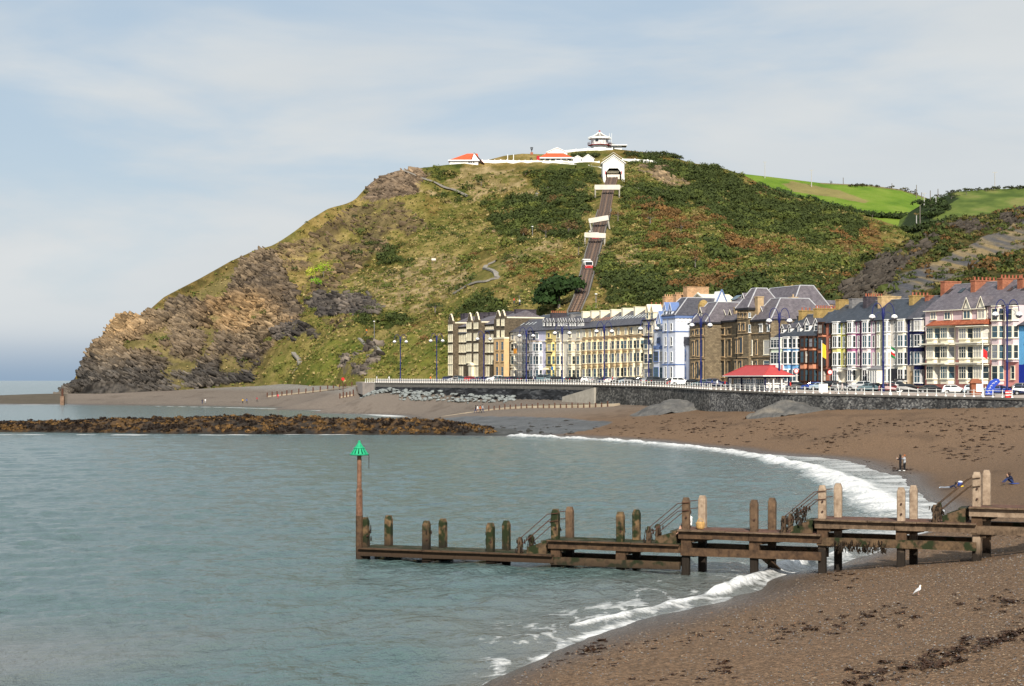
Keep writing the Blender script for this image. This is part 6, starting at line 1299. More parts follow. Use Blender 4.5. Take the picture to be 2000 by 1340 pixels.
# cars
def paintcar(name, c): return pmat('car_' + name, c, .25, .04, 1, 0, spec=.5)
CARC = {'black': paintcar('black', (.008, .008, .01)), 'navy': paintcar('navy', (.01, .018, .07)), 'dark grey': paintcar('dark_grey', (.05, .052, .056)), 'silver': paintcar('silver', (.42, .43, .44)), 'white': paintcar('white', (.8, .8, .79)), 'red': paintcar('red', (.32, .012, .014)), 'dark red': paintcar('dark_red', (.14, .012, .018)), 'blue': paintcar('blue', (.015, .045, .24)), 'teal grey': paintcar('teal', (.08, .13, .15)), 'pale blue': paintcar('pale_blue', (.28, .36, .42))}
TYRE = pmat('tyre_rubber', (.012, .012, .012), .9, .2, 5, .1); RIMM = pmat('alloy_rim', (.35, .35, .36), .4, .1, 5, 0, metal=.5); CGL = pmat('car_glass', (.015, .02, .024), .08, .1, 1, 0, spec=.6); HLAMP = pmat('headlamp_glass', (.7, .72, .74), .1, .05, 3, 0); TLAMP = pmat('tail_lamp', (.35, .01, .01), .2, .1, 3, 0); PLATE = pmat('number_plate_blank', (.6, .55, .2), .5, .1, 3, 0)
KIND = {'hatchback': [(-1.95, .32), (-1.98, .75), (-1.86, .98), (-1.62, 1.36), (-1.1, 1.47), (0.05, 1.45), (.85, 1.02), (1.72, .86), (1.97, .66), (1.98, .30)], 'saloon': [(-2.25, .32), (-2.28, .72), (-2.2, .94), (-1.55, 1.02), (-1.0, 1.38), (-.2, 1.44), (.35, 1.38), (1.05, 1.0), (2.0, .84), (2.25, .62), (2.26, .30)],
        'estate': [(-2.25, .32), (-2.27, .85), (-2.2, 1.02), (-1.95, 1.42), (-1.3, 1.52), (.05, 1.5), (.9, 1.04), (1.9, .88), (2.2, .64), (2.22, .3)], 'off-roader': [(-2.2, .42), (-2.22, .95), (-2.15, 1.15), (-2.0, 1.68), (-1.4, 1.76), (.1, 1.72), (.75, 1.2), (1.9, 1.06), (2.2, .8), (2.22, .4)], 'van': [(-2.4, .36), (-2.42, 1.0), (-2.38, 1.3), (-2.3, 1.9), (-1.8, 1.98), (.9, 1.95), (1.55, 1.25), (2.2, 1.05), (2.45, .75), (2.45, .34)]}
CM = {}
def carmesh(kind):
    if kind in CM: return CM[kind]
    pr = KIND[kind]; belt = pr[-4][1] + .04 if kind != 'van' else 1.28; Wd = .86 if kind in ('hatchback', 'saloon') else .92; zmax = max(z for x, z in pr)
    hw = lambda z: Wd if z <= belt else Wd - .22 * (z - belt) / (zmax - belt)
    n = len(pr); v = [(x, -hw(z), z) for x, z in pr] + [(x, hw(z), z) for x, z in pr]
    mb = MB(); mb.add(v, [tuple(range(n)), tuple(range(2 * n - 1, n - 1, -1))] + [(i, n + i, n + (i + 1) % n, (i + 1) % n) for i in range(n)])
    d = {'body': mb.mesh('body')}
    # glass: side strip between belt and roof, front and rear screens
    up = [(x, z) for x, z in pr if z >= belt - .02]
    xs = sorted(x for x, z in up); zt = zmax - .10
    def xat(zq, front):
        c_ = [(a_, b2) for a_, b2 in zip(pr[:-1], pr[1:]) if (a_[1] - zq) * (b2[1] - zq) <= 0 and a_[1] != b2[1]]
        v_ = [a_[0] + (b2[0] - a_[0]) * (zq - a_[1]) / (b2[1] - a_[1]) for a_, b2 in c_]; return max(v_) if front else min(v_)
    b0, b1, t0, t1 = xat(belt + .05, False) + .16, xat(belt + .05, True) - .16, xat(zt, False) + .14, xat(zt, True) - .12
    for sd, nm in ((-1, 'sideL'), (1, 'sideR')):
        yb, yt = sd * (hw(belt + .05) + .012), sd * (hw(zt) + .012); mid = (b0 + b1) / 2 - .1
        mb = MB()
        for x_0, x_1, u0, u1 in ((b0, mid - .05, t0, mid - .05), (mid + .05, b1, mid + .05, t1)):
            k = [(x_0, yb, belt + .05), (x_1, yb, belt + .05), (u1, yt, zt), (u0, yt, zt)]; k2 = [(a, y - sd * .02, z) for a, y, z in k]
            mb.add(k + k2, [(0, 1, 2, 3) if sd < 0 else (3, 2, 1, 0), (0, 4, 5, 1), (1, 5, 6, 2), (2, 6, 7, 3), (3, 7, 4, 0)])
        d[nm] = mb.mesh('side_window', CGL)
    for nm, fr in (('windscreen', True), ('rear_window', False)):
        sg = 1 if fr else -1; xb, xt = xat(belt + .05, fr), xat(zt, fr); e = .012 * sg; hb, ht = hw(belt) - .10, hw(zt) - .08
        k = [(xb + e, -hb, belt + .07), (xb + e, hb, belt + .07), (xt + e, ht, zt + .02), (xt + e, -ht, zt + .02)]; k2 = [(x - e * 2, y, z - .01) for x, y, z in k]
        d[nm] = MB().add(k + k2, [(0, 1, 2, 3) if fr else (3, 2, 1, 0), (0, 4, 5, 1), (1, 5, 6, 2), (2, 6, 7, 3), (3, 7, 4, 0)]).mesh(nm, CGL)
    d['wheel'] = MB().bar((0, -.11, 0), (0, .11, 0), .32 if kind != 'off-roader' else .38, 14).mesh('wheel', TYRE); d['rim'] = MB().bar((0, -.125, 0), (0, .125, 0), .19, 10).mesh('rim', RIMM)
    d['arch'] = MB().bar((0, -.012, 0), (0, .012, 0), .39 if kind != 'off-roader' else .45, 14).mesh('wheel_arch', TYRE)
    d['hl'] = MB().box(-.1, .03, -.2, .2, -.09, .09).mesh('headlight', HLAMP); d['tl'] = MB().box(-.03, .1, -.13, .13, -.14, .14).mesh('tail_light', TLAMP); d['plate'] = MB().box(-.02, .02, -.26, .26, -.06, .06).mesh('number_plate', PLATE); d['trim'] = MB().box(pr[0][0] + .5, pr[-1][0] - .5, -Wd - .012, Wd + .012, .30, .40).mesh('sill', TYRE)
    d['meta'] = (pr[0][0], pr[-1][0], Wd, belt); CM[kind] = d; return d
def car(label, kind, colour, p, rz):
    d = carmesh(kind); x0, x1, Wd, belt = d['meta']; r = thing('parked_car' if kind != 'van' else 'parked_van', label, 'car' if kind != 'van' else 'van', p, rz, 'vehicles parked along the promenade'); cm = CARC[colour]
    b2 = link('body', d['body'], None, r)
    if not d['body'].materials: d['body'].materials.append(cm)
    b2.material_slots[0].link = 'OBJECT'; b2.material_slots[0].material = cm
    link('side_window', d['sideL'], None, r); link('side_window', d['sideR'], None, r); link('windscreen', d['windscreen'], None, r); link('rear_window', d['rear_window'], None, r); link('sill', d['trim'], None, r)
    wr = .32 if kind != 'off-roader' else .38
    for wx_ in (x0 + .72, x1 - .78):
        for sd in (-1, 1): o = link('wheel', d['wheel'], None, r, (wx_, sd * (Wd - .085), wr)); link('rim', d['rim'], None, o); link('wheel_arch', d['arch'], None, r, (wx_, sd * (Wd + .001), wr + .02))
    for sd in (-1, 1): link('headlight', d['hl'], None, r, (x1 - .06, sd * (Wd - .24), .66 if kind != 'off-roader' else .82)); link('tail_light', d['tl'], None, r, (x0 + .0, sd * (Wd - .15), .84))
    link('number_plate', d['plate'], None, r, (x0 - .005, 0, .6)); return r
LAT = R(-12)
for label, kind, colour, px, t, face in (('navy hatchback parked just right of the red roofed shelter', 'hatchback', 'black', 1561, .56, 1), ('blue hatchback parked before the salmon house', 'hatchback', 'blue', 1586, .58, -1), ('pale blue saloon half hidden behind the yellow flag', 'saloon', 'pale blue', 1606, .56, 1), ('dark off-roader parked before the lime green house', 'off-roader', 'black', 1629, .62, 0), ('dark grey estate parked left of the silver off-roader', 'estate', 'dark grey', 1649, .56, 1), ('silver off-roader parked before the plum purple house', 'off-roader', 'silver', 1677, .56, -1), ('dark grey saloon parked before the mauve house', 'saloon', 'teal grey', 1701, .5, 1), ('black hatchback with raised tailgate left of the large lamp post', 'hatchback', 'black', 1710, .58, 0),
                                         ('dark red estate parked right of the large lamp post', 'estate', 'dark red', 1743, .48, 1), ('black off-roader with a roof box behind the dark red car', 'off-roader', 'black', 1759, .64, 1), ('black estate parked before the navy blue house', 'estate', 'black', 1778, .46, 1), ('black saloon parked left of the white hatchback', 'saloon', 'black', 1821, .46, 1), ('white hatchback parked before the pink hotel', 'hatchback', 'white', 1865, .44, 1), ('pale blue hatchback parked behind the wooden kiosk', 'hatchback', 'pale blue', 1906, .50, 1), ('bright blue saloon parked behind the feather banner', 'saloon', 'blue', 1957, .44, 1), ('black off-roader parked behind the bright blue saloon', 'off-roader', 'black', 1985, .56, -1), ('dark navy estate cut off by the right edge of the view', 'estate', 'navy', 2006, .46, 1)):
    car(label, kind, colour, prom(px, t, True), LAT + (0 if face == 1 else math.pi if face == -1 else R(65)))
p = prom(1759, .64, True); t = thing('roof_box', 'black roof box on top of the off-roader behind the dark red car', 'roof box', (p.x, p.y, p.z + 1.86)); MB().add([(-1, -.4, 0), (1, -.4, 0), (1, .4, 0), (-1, .4, 0), (-.9, -.36, .32), (.6, -.36, .32), (.6, .36, .32), (-.9, .36, .32)], [(0, 3, 2, 1), (4, 5, 6, 7), (0, 1, 5, 4), (1, 2, 6, 5), (2, 3, 7, 6), (3, 0, 4, 7)]).build('shell', CARC['black'], t); MB().box(-.6, -.5, -.5, .5, -.08, -.004).build('bar', LEAD, t); MB().box(.4, .5, -.5, .5, -.08, -.004).build('bar', LEAD, t)
SPOTS = [('the dark gabled hotel', 872, 996, 11), ('the cream grey and scaffolded houses', 1000, 1045, 4), ('the lavender and yellow houses', 1050, 1085, 3), ('the putty and blush houses', 1090, 1138, 4), ('the ochre cream terrace', 1146, 1255, 9), ('the pale blue hotel', 1262, 1340, 6), ('the stone college', 1352, 1408, 4)]
ORD = ['first', 'second', 'third', 'fourth', 'fifth', 'sixth', 'seventh', 'eighth', 'ninth', 'tenth', 'eleventh']
rc = random.Random(12); pal = ['black', 'dark grey', 'navy', 'teal grey', 'silver', 'black', 'dark grey', 'white', 'navy', 'pale blue', 'red', 'dark grey', 'black', 'teal grey']
for nm, a_, b2, n in SPOTS:
    for i in range(n):
        px = a_ + (b2 - a_) * (i + .5) / n + rc.uniform(-2, 2); k = rc.choice(['hatchback', 'hatchback', 'estate', 'saloon', 'off-roader', 'van' if nm.startswith('the lav') else 'hatchback']); c_ = rc.choice(pal)
        car('%s %s, %s vehicle from the left before %s' % (c_, k, ORD[i], nm), k, c_, prom(px, rc.uniform(.47, .53), True), LAT + rc.choice([0, math.pi, R(50)]) + rc.uniform(-.1, .1))
# shelter
SW = paint('shelter_white', (0.80, 0.78, 0.74)); SB = paint('shelter_navy', (0.012, 0.016, 0.05)); SR = pmat('shelter_red_tiles', (0.43, 0.06, 0.06), .7, .12, 1.2, .1)
A = prom(1424, .10); m_ = MPX(A.y); B_ = prom(1494, .12); 
h = House('promenade_shelter', 'red roofed white and navy shelter on the bastion railing', 1421, 1494, 'shelter', face=lambda q: float(wallD(q)) + 4.4); L = h.W; Dp = 4.9
h.zg = float(groundZ(1460, float(wallD(1460)) + 3)); h.root.location.z = h.zg; ze = h.z(734, 1460, 0); zr = h.z(714, 1490, Dp / 2)
h.part('floor', MB().box(-.1, L + .1, -.1, Dp + .1, -.6, .06), SB)
h.part('roof', MB().add([(-.6, -.6, ze), (L + .6, -.6, ze), (L + .6, Dp + .6, ze), (-.6, Dp + .6, ze), (3.0, Dp / 2, zr), (L - 3.0, Dp / 2, zr)], [(0, 3, 2, 1), (0, 1, 5, 4), (1, 2, 5), (2, 3, 4, 5), (3, 0, 4)]), SR)
mb = MB(); [mb.bar(a_, b2, .09, 5) for a_, b2 in (((-.6, -.6, ze + .03), (3, Dp / 2, zr + .03)), ((L + .6, -.6, ze + .03), (L - 3, Dp / 2, zr + .03)), ((L + .6, Dp + .6, ze + .03), (L - 3, Dp / 2, zr + .03)), ((3, Dp / 2, zr + .03), (L - 3, Dp / 2, zr + .03)))]; h.part('ridge_tiles', mb, SR)
mb = MB(); mb.box(-.7, L + .7, -.75, -.602, ze - .12, ze + .05); mb.box(L + .602, L + .75, -.75, Dp + .7, ze - .12, ze + .05); h.part('gutter', mb, SW); mb = MB(); mb.box(0, L, 0, .12, ze - .42, ze - .005); mb.box(L - .12, L, .121, Dp, ze - .42, ze - .005); mb.box(0, .12, .121, Dp, ze - .42, ze - .005); h.part('beam', mb, SB)
for x in (0, L * .36, L * .68, L - .3):
    for y in (0, Dp - .3): h.part('post', MB().box(x, x + .26, y, y + .26, .062, ze - .421), SB)
for y in (Dp * .33, Dp * .66): h.part('post', MB().box(L - .26, L, y, y + .2, .062, ze - .421), SW)
for x in (L * .03 + .27, L * .68 + .27): h.part('panel', MB().box(x, x + 1.0, -.06, .06, .1, ze - .45), SW); h.part('plaque', MB().box(x + .3, x + .7, -.09, -.063, ze * .5, ze - .7), GLASS)
h.part('partition', MB().box(.3, L - .3, 1.14, 1.26, .062, 1.2), SW); h.part('partition', MB().box(L - 1.1, L - .98, .4, Dp - .4, .062, 1.25), SW); h.part('partition', MB().box(L * .34, L * .34 + .1, .3, 1.13, .062, 1.25), SW)
for i in range(8): x = .5 + (L - 1.2) * i / 8; add_window(h.root, x, 1.13, 1.22, (L - 1.2) / 8 - .06, ze - 1.75, 'sash2', SW, GLASSB)
for i in range(5): y = .6 + (Dp - 1.2) * i / 5; add_window(h.root, L - .975, y, 1.27, (Dp - 1.2) / 5 - .06, ze - 1.8, 'sash', SW, CURT, rz=R(90))
h.part('bench', MB().box(.6, L - 1.2, .70, 1.13, .42, .5), SB); h.part('bench', MB().box(L - .97, L - .5, .7, Dp - .7, .42, .5), SB)
# flagpoles, banner, kiosk, signs
YF = paint('flag_yellow', (0.80, 0.55, 0.03)); GF = paint('flag_green', (0.02, 0.20, 0.06)); REDF = paint('flag_red', (0.6, 0.03, 0.03))
def flagpole(label, px, ptop, t, cloth, fy0, fy1):
    p = prom(px, t); D = p.y; H = CH + (HZ - ptop) / FPX * D - p.z; r = thing('flagpole', label, 'flagpole', p); MB().bar((0, 0, 0), (0, 0, H), .10, 8, .06).build('pole', RAILW, r); MB().lathe([(.28, 0), (.28, .15), (.13, .5)], 8).build('base', RAILW, r); MB().lathe([(.03, 0), (.12, .1), (.02, .2)], 8).build('finial', RAILW, r, (0, 0, H))
    z1 = CH + (HZ - fy0) / FPX * D - p.z; z0 = CH + (HZ - fy1) / FPX * D - p.z; n = len(cloth)
    for i, cm in enumerate(cloth):
        v = []; f = []; a_, b2 = z0 + (z1 - z0) * i / n, z0 + (z1 - z0) * (i + 1) / n
        for k in range(5):
            for j in range(4):
                x = .1 + k * .17; y = .10 * math.sin(k * 1.9 + j * .7 + i); v += [(x * (1 - .1 * j / 3), y, a_ + (b2 - a_) * j / 3 - .10 * k), (x * (1 - .1 * j / 3), y + .03, a_ + (b2 - a_) * j / 3 - .10 * k)]
        for k in range(4):
            for j in range(3):
                o = (k * 4 + j) * 2; f += [(o, o + 8, o + 10, o + 2), (o + 1, o + 3, o + 11, o + 9)]
        me = bpy.data.meshes.new('flag'); me.from_pydata(v, [], f); me.update(); link('flag', me, cm, r)
    return r
flagpole('white flagpole with a limp yellow flag before the brick pink house', 1605, 667, .10, [YF], 670, 697); flagpole('white flagpole with a furled green and red flag by the large lamp post', 1739, 675, .06, [GF, REDF, RAILW, GF], 676, 697); flagpole('white flagpole before the pink hotel doorway', 1919, 665, .05, [REDF], 681, 697)
p = prom(1608, .09); t = thing('notice_board', 'white notice panel at the foot of the yellow flag', 'sign', p); MB().box(-.75, .75, -.05, .05, .1, 1.55).build('panel', SW, t); MB().bar((-.6, .1, 0), (-.6, .1, 1.4), .05, 5).build('leg', LEAD, t); MB().bar((.6, .1, 0), (.6, .1, 1.4), .05, 5).build('leg', LEAD, t)
p = prom(1937, .22); BBL = paint('banner_blue', (0.02, 0.06, 0.40)); t = thing('feather_banner', 'curved blue feather banner with white script beside the blue saloon', 'banner', p)
outl = [(-.95, 0.0), (-.95, .7), (-.7, 1.5), (-.25, 2.2), (.45, 2.55), (1.05, 2.5), (1.25, 2.1), (1.1, 1.85), (.6, 1.5), (.3, .9), (.2, 0.0)]; MB().sweepy(outl, -.10, .10).build('sail', BBL, t); MB().box(-1.1, .4, -.35, .35, -.01, .12).build('base', CARC['black'], t)
mb = MB()
for k, (x, z) in enumerate([(-.62, .35), (-.55, .75), (-.42, 1.15), (-.22, 1.5), (.1, 1.85), (.5, 2.1)]): mb.bar((x - .1, -.12, z - .12), (x + .16, -.12, z + .1), .04, 4); mb.bar((x + .16, -.12, z + .1), (x + .26, -.12, z - .08), .035, 4)
mb.build('script', SW, t)
p = prom(1905, .30); t = thing('kiosk', 'small wooden kiosk with red brown hipped roof and a white board', 'kiosk', p); WD = pmat('kiosk_wood', (0.26, 0.09, 0.045), .8, .25, 2, .2); MB().box(-.75, .75, -.6, .6, 0, 1.75).build('body', WD, t); MB().add([(-1, -.85, 1.75), (1, -.85, 1.75), (1, .85, 1.75), (-1, .85, 1.75), (-.5, 0, 2.45), (.5, 0, 2.45)], [(0, 3, 2, 1), (0, 1, 5, 4), (1, 2, 5), (2, 3, 4, 5), (3, 0, 4)]).build('roof', WD, t); MB().box(-.05, 1.0, -.68, -.61, .45, 1.7).build('board', SW, t)
p = prom(1969, .02); t = thing('barrier_post', 'red plastic barrier with pale bands at the right end of the railing', 'barrier', p); MB().box(-.42, .42, -.2, .2, 0, 1.05).build('body', REDF, t); [MB().box(-.44, .44, -.22, -.202, z, z + .16).build('band', SW, t) for z in (.28, .68)]
for lb, px, pt in (('round red and white road sign before the sky blue house', 1555, 720), ('round red and white road sign before the brick pink house', 1621, 722)):
    p = prom(px, .80, True); H = CH + (HZ - pt) / FPX * p.y - p.z; t = thing('road_sign', lb, 'road sign', p); MB().bar((0, 0, 0), (0, 0, H), .06, 6).build('post', LEAD, t); MB().bar((0, -.05, H - .45), (0, -.09, H - .45), .48, 16).build('disc', REDF, t); MB().bar((0, -.091, H - .45), (0, -.11, H - .45), .34, 16).build('face', SW, t)

# ------------------------------------------------------------------ people
SKIN = (0.52, 0.30, 0.21)
PEOPLE = {}
bodymat, _t, _b = nmat('clothed_body'); _a = node(_t, 'ShaderNodeAttribute'); _a.attribute_name = 'garment'; _t.links.new(_a.outputs['Color'], _b.inputs['Base Color']); _b.inputs['Roughness'].default_value = .8
_n = node(_t, 'ShaderNodeTexNoise'); _n.inputs['Scale'].default_value = 14; _bp = node(_t, 'ShaderNodeBump'); _bp.inputs['Strength'].default_value = .3; _bp.inputs['Distance'].default_value = .02; _t.links.new(_n.outputs['Fac'], _bp.inputs['Height']); _t.links.new(_bp.outputs[0], _b.inputs['Normal'])
def hm_(c): return pmat('hair_%d_%d' % (int(c[0] * 1000), int(c[1] * 1000)), c, .7, .3, 20, .3)
STAND = dict(pel=(0, 0, .93), chest=(0, 0, 1.26), neck=(0, 0, 1.44), head=(0, -.02, 1.60), shL=(-.18, 0, 1.38), shR=(.18, 0, 1.38), elL=(-.24, .02, 1.10), elR=(.24, .02, 1.10), haL=(-.24, -.06, .86), haR=(.24, -.06, .86), hipL=(-.09, 0, .88), hipR=(.09, 0, .88), knL=(-.10, -.02, .49), knR=(.10, -.02, .49), anL=(-.10, .02, .09), anR=(.10, .02, .09), toL=(-.11, -.16, .04), toR=(.11, -.16, .04))
def pose(**k): d = dict(STAND); d.update(k); return d
WALK = pose(knL=(-.1, -.18, .52), anL=(-.1, -.24, .1), toL=(-.1, -.42, .06), knR=(.1, .10, .50), anR=(.1, .36, .16), toR=(.1, .24, .04), haL=(-.25, .18, .92), elL=(-.24, .12, 1.12), haR=(.25, -.26, .96), elR=(.24, -.05, 1.12))
PHOTO = pose(elL=(-.22, -.18, 1.16), haL=(-.06, -.36, 1.34), elR=(.22, -.18, 1.16), haR=(.06, -.36, 1.36), head=(0, -.05, 1.59))
PHOTO2 = pose(elL=(-.2, -.2, 1.24), haL=(-.08, -.22, 1.50), elR=(.2, -.2, 1.24), haR=(.08, -.22, 1.50), head=(0, -.03, 1.60))
SIT = pose(pel=(0, 0, .13), chest=(0, -.14, .47), neck=(0, -.24, .64), head=(0, -.33, .77), shL=(-.18, -.20, .57), shR=(.18, -.20, .57), elL=(-.22, -.42, .40), haL=(-.08, -.48, .66), elR=(.22, -.42, .40), haR=(.06, -.47, .64), hipL=(-.10, -.04, .13), hipR=(.10, -.04, .13), knL=(-.13, -.50, .42), knR=(.13, -.46, .46), anL=(-.13, -.88, .09), anR=(.13, -.82, .10), toL=(-.13, -1.06, .06), toR=(.13, -1.0, .06))
LIE = pose(pel=(0, .35, .14), chest=(0, .02, .24), neck=(0, -.14, .36), head=(0, -.26, .47), shL=(-.18, -.06, .30), shR=(.18, -.06, .30), elL=(-.2, -.22, .10), haL=(-.1, -.46, .05), elR=(.2, -.22, .10), haR=(.14, -.5, .06), hipL=(-.09, .38, .13), hipR=(.09, .38, .13), knL=(-.11, .80, .10), knR=(.11, .80, .10), anL=(-.11, 1.18, .12), anR=(.11, 1.16, .14), toL=(-.11, 1.32, .05), toR=(.11, 1.30, .06))
PERCH = pose(pel=(0, 0, .12), chest=(0, .02, .46), neck=(0, -.02, .64), head=(0, -.06, .79), shL=(-.18, 0, .58), shR=(.18, 0, .58), elL=(-.22, -.10, .34), haL=(-.15, -.32, .26), elR=(.22, -.10, .34), haR=(.15, -.32, .26), hipL=(-.09, -.05, .12), hipR=(.09, -.05, .12), knL=(-.10, -.46, .14), knR=(.10, -.46, .14), anL=(-.10, -.62, -.26), anR=(.10, -.66, -.24), toL=(-.10, -.82, -.30), toR=(.10, -.86, -.27))
BONES = [('pel', 'chest', 'top'), ('chest', 'neck', 'top'), ('neck', 'head', 'skin'), ('chest', 'shL', 'top'), ('chest', 'shR', 'top'), ('shL', 'elL', 'top'), ('shR', 'elR', 'top'), ('elL', 'haL', 'arm'), ('elR', 'haR', 'arm'), ('pel', 'hipL', 'legs'), ('pel', 'hipR', 'legs'), ('hipL', 'knL', 'legs'), ('hipR', 'knR', 'legs'), ('knL', 'anL', 'shin'), ('knR', 'anR', 'shin'), ('anL', 'toL', 'shoe'), ('anR', 'toR', 'shoe')]
RAD = dict(pel=(.155, .11), chest=(.165, .115), neck=(.055, .055), head=(.082, .10), shL=(.07, .07), shR=(.07, .07), elL=(.048, .048), elR=(.048, .048), haL=(.036, .036), haR=(.036, .036), hipL=(.10, .10), hipR=(.10, .10), knL=(.066, .066), knR=(.066, .066), anL=(.048, .048), anR=(.048, .048), toL=(.045, .035), toR=(.045, .035))
def body_mesh(key, P):
    if key in PEOPLE: return PEOPLE[key]
    names = list(P); me = bpy.data.meshes.new('skeleton'); me.from_pydata([P[n] for n in names], [(names.index(a), names.index(b2)) for a, b2, _ in BONES], []); ob = bpy.data.objects.new('skeleton', me); COL.objects.link(ob)
    md = ob.modifiers.new('skin', 'SKIN'); 
    if not me.skin_vertices:
        bpy.context.view_layer.objects.active = ob; bpy.ops.mesh.customdata_skin_add()
    for i, n in enumerate(names): me.skin_vertices[0].data[i].radius = RAD[n]; me.skin_vertices[0].data[i].use_root = (n == 'pel')
    ob.modifiers.new('sub', 'SUBSURF').levels = 1
    dg = bpy.context.evaluated_depsgraph_get(); ev = ob.evaluated_get(dg); m2 = bpy.data.meshes.new_from_object(ev); co = np.zeros(len(m2.vertices) * 3); m2.vertices.foreach_get('co', co); co = co.reshape(-1, 3)
    bpy.data.objects.remove(ob); bpy.data.meshes.remove(me)
    best = np.full(len(co), 9.0); lab = np.zeros(len(co), int)
    for i, (a_, b2, l) in enumerate(BONES):
        A_, B2 = np.array(P[a_]), np.array(P[b2]); d = B2 - A_; t_ = np.clip(((co - A_) @ d) / (d @ d), 0, 1); dist = np.linalg.norm(co - A_ - t_[:, None] * d, axis=1) - (.06 if l == 'top' else .0); k = dist < best; best[k] = dist[k]; lab[k] = i
    lb = np.array([b2[2] for b2 in BONES])[lab]; hd = np.linalg.norm(co - np.array(P['haL']), axis=1) < .09; hd |= np.linalg.norm(co - np.array(P['haR']), axis=1) < .09
    PEOPLE[key] = (m2, lb, hd); return PEOPLE[key]
HANDM = {}
def person(label, key, P, loc, rz, top, legs, shoe=(.03, .03, .03), hair=(.03, .02, .015), arm=None, shin=None, scale=1.0, group=None, long_hair=False, skin=SKIN):
    m2, lb, hd = body_mesh(key, P); me = m2.copy(); me.name = 'body'; cols_ = {'top': top, 'legs': legs, 'shoe': shoe, 'skin': skin, 'arm': arm or top, 'shin': shin or legs}
    a_ = me.color_attributes.new('garment', 'FLOAT_COLOR', 'POINT'); c_ = np.ones((len(lb), 4), np.float32)
    for k, v in cols_.items(): c_[lb == k, :3] = v
    c_[hd, :3] = skin; a_.data.foreach_set('color', c_.ravel()); me.polygons.foreach_set('use_smooth', [True] * len(me.polygons))
    r = thing('person', label, 'person', loc, rz, group); r.scale = (scale,) * 3; me.materials.clear(); link('body', me, bodymat, r)
    hx = Vector(P['head']); v = MB().lathe([(.03, .155), (.085, .13), (.118, .06), (.122, 0), (.10, -.06), (.06, -.075)][::-1], 10); o = v.build('hair', hm_(hair), r, (hx.x, hx.y + .028, hx.z + .02), True)
    if long_hair: MB().lathe([(.05, -.34), (.10, -.25), (.115, -.05), (.06, .06)], 9).build('long_hair', hm_(hair), r, (hx.x, hx.y + .045, hx.z), True)
    fm = pmat('skin', SKIN, .6, .08, 6, 0); nb = Vector((0, -1, -.05)).normalized()
    MB().bar((0, 0, .03), (0, -.03, -.02), .016, 5, .02).build('nose', fm, r, (hx.x, hx.y - .105, hx.z))
    for hn, en in (('haL', 'elL'), ('haR', 'elR')):
        w_ = Vector(P[hn]); d = (w_ - Vector(P[en])).normalized(); s_ = d.cross(Vector((0, .3, 1))).normalized() if abs(d.z) < .9 else Vector((1, 0, 0)); mb = MB(); mb.bar(w_, w_ + d * .08, .030, 6, .034)
        for k, ln in enumerate((.062, .075, .08, .07)): q = w_ + d * .08 + s_ * (.017 * (k - 1.5)); mb.bar(q, q + d * ln * .55, .009, 5, .008); mb.bar(q + d * ln * .55, q + d * ln + s_.cross(d) * .02, .008, 5, .006)
        mb.bar(w_ + d * .02 + s_ * .03, w_ + d * .07 + s_ * .055, .011, 5, .008); mb.build('hand', fm, r)
    return r
def onbeach(px, py, z): p = zpt(px, py, z); return Vector((p[0], p[1], beachz(p[0], p[1]) + .02))
NAVYC, BLK, WHT, GRYC, JEAN = (.012, .016, .045), (.012, .012, .014), (.75, .75, .74), (.36, .37, .39), (.02, .035, .11)
p = onbeach(1764.5, 921, .16)
person('woman in pale grey jacket and black trousers at the water edge, photographing', 'photo2', PHOTO2, p + Vector((.12, 0, 0)), R(-70), GRYC, BLK, (.7, .7, .68), (.30, .10, .03)); person('dark haired woman in black holding up a white phone at the water edge', 'photo', PHOTO, p + Vector((-.25, .3, 0)), R(-75), (.014, .013, .02), BLK, (.5, .5, .5), (.012, .01, .012), long_hair=True)
tph = thing('phone', 'white phone held up by the dark haired woman', 'phone', p + Vector((-.25 - .40, .3 - .06, 1.36)), R(-75)); MB().box(-.05, .05, -.012, .012, -.08, .08).build('case', PW, tph); MB().box(-.044, .044, .0125, .016, -.07, .07).build('screen', GLASS, tph)
person('boy in navy shirt lying on his front on the beach', 'lie', LIE, onbeach(1862, 955, .36), R(75), NAVYC, (.20, .22, .26), (.45, .55, .65), (.02, .014, .012), arm=SKIN, scale=.92)
person('man in dark navy sitting on the beach with knees drawn up', 'sit', SIT, onbeach(1978, 946, 1.1), R(-80), NAVYC, JEAN, (.10, .05, .03), (.05, .025, .015), scale=1.0)
p = onbeach(1982, 947, 1.1); mt = bpy.data.objects.new('x', None); bpy.data.objects.remove(mt); t = thing('beach_towel', 'blue towel under the sitting man', 'towel', p + Vector((0, .1, .01)), R(8)); MB().box(-.35, .75, -.4, .4, 0, .035).build('cloth', paint('towel_blue', (.03, .06, .25)), t)
p = onbeach(1875.5, 953, .38); t = thing('rucksack', 'blue and white rucksack on the beach beside the lying boy', 'bag', p); MB().lathe([(.20, 0), (.24, .06), (.25, .25), (.22, .38)], 10).build('sack', paint('bag_blue', (.015, .05, .26)), t, None, True); MB().lathe([(.22, .382), (.19, .46), (.08, .5)], 10).build('lid', SW, t, None, True); [MB().box(x - .05, x + .05, -.28, -.2, .0, .12).build('pocket', YF, t) for x in (.03, .15)]
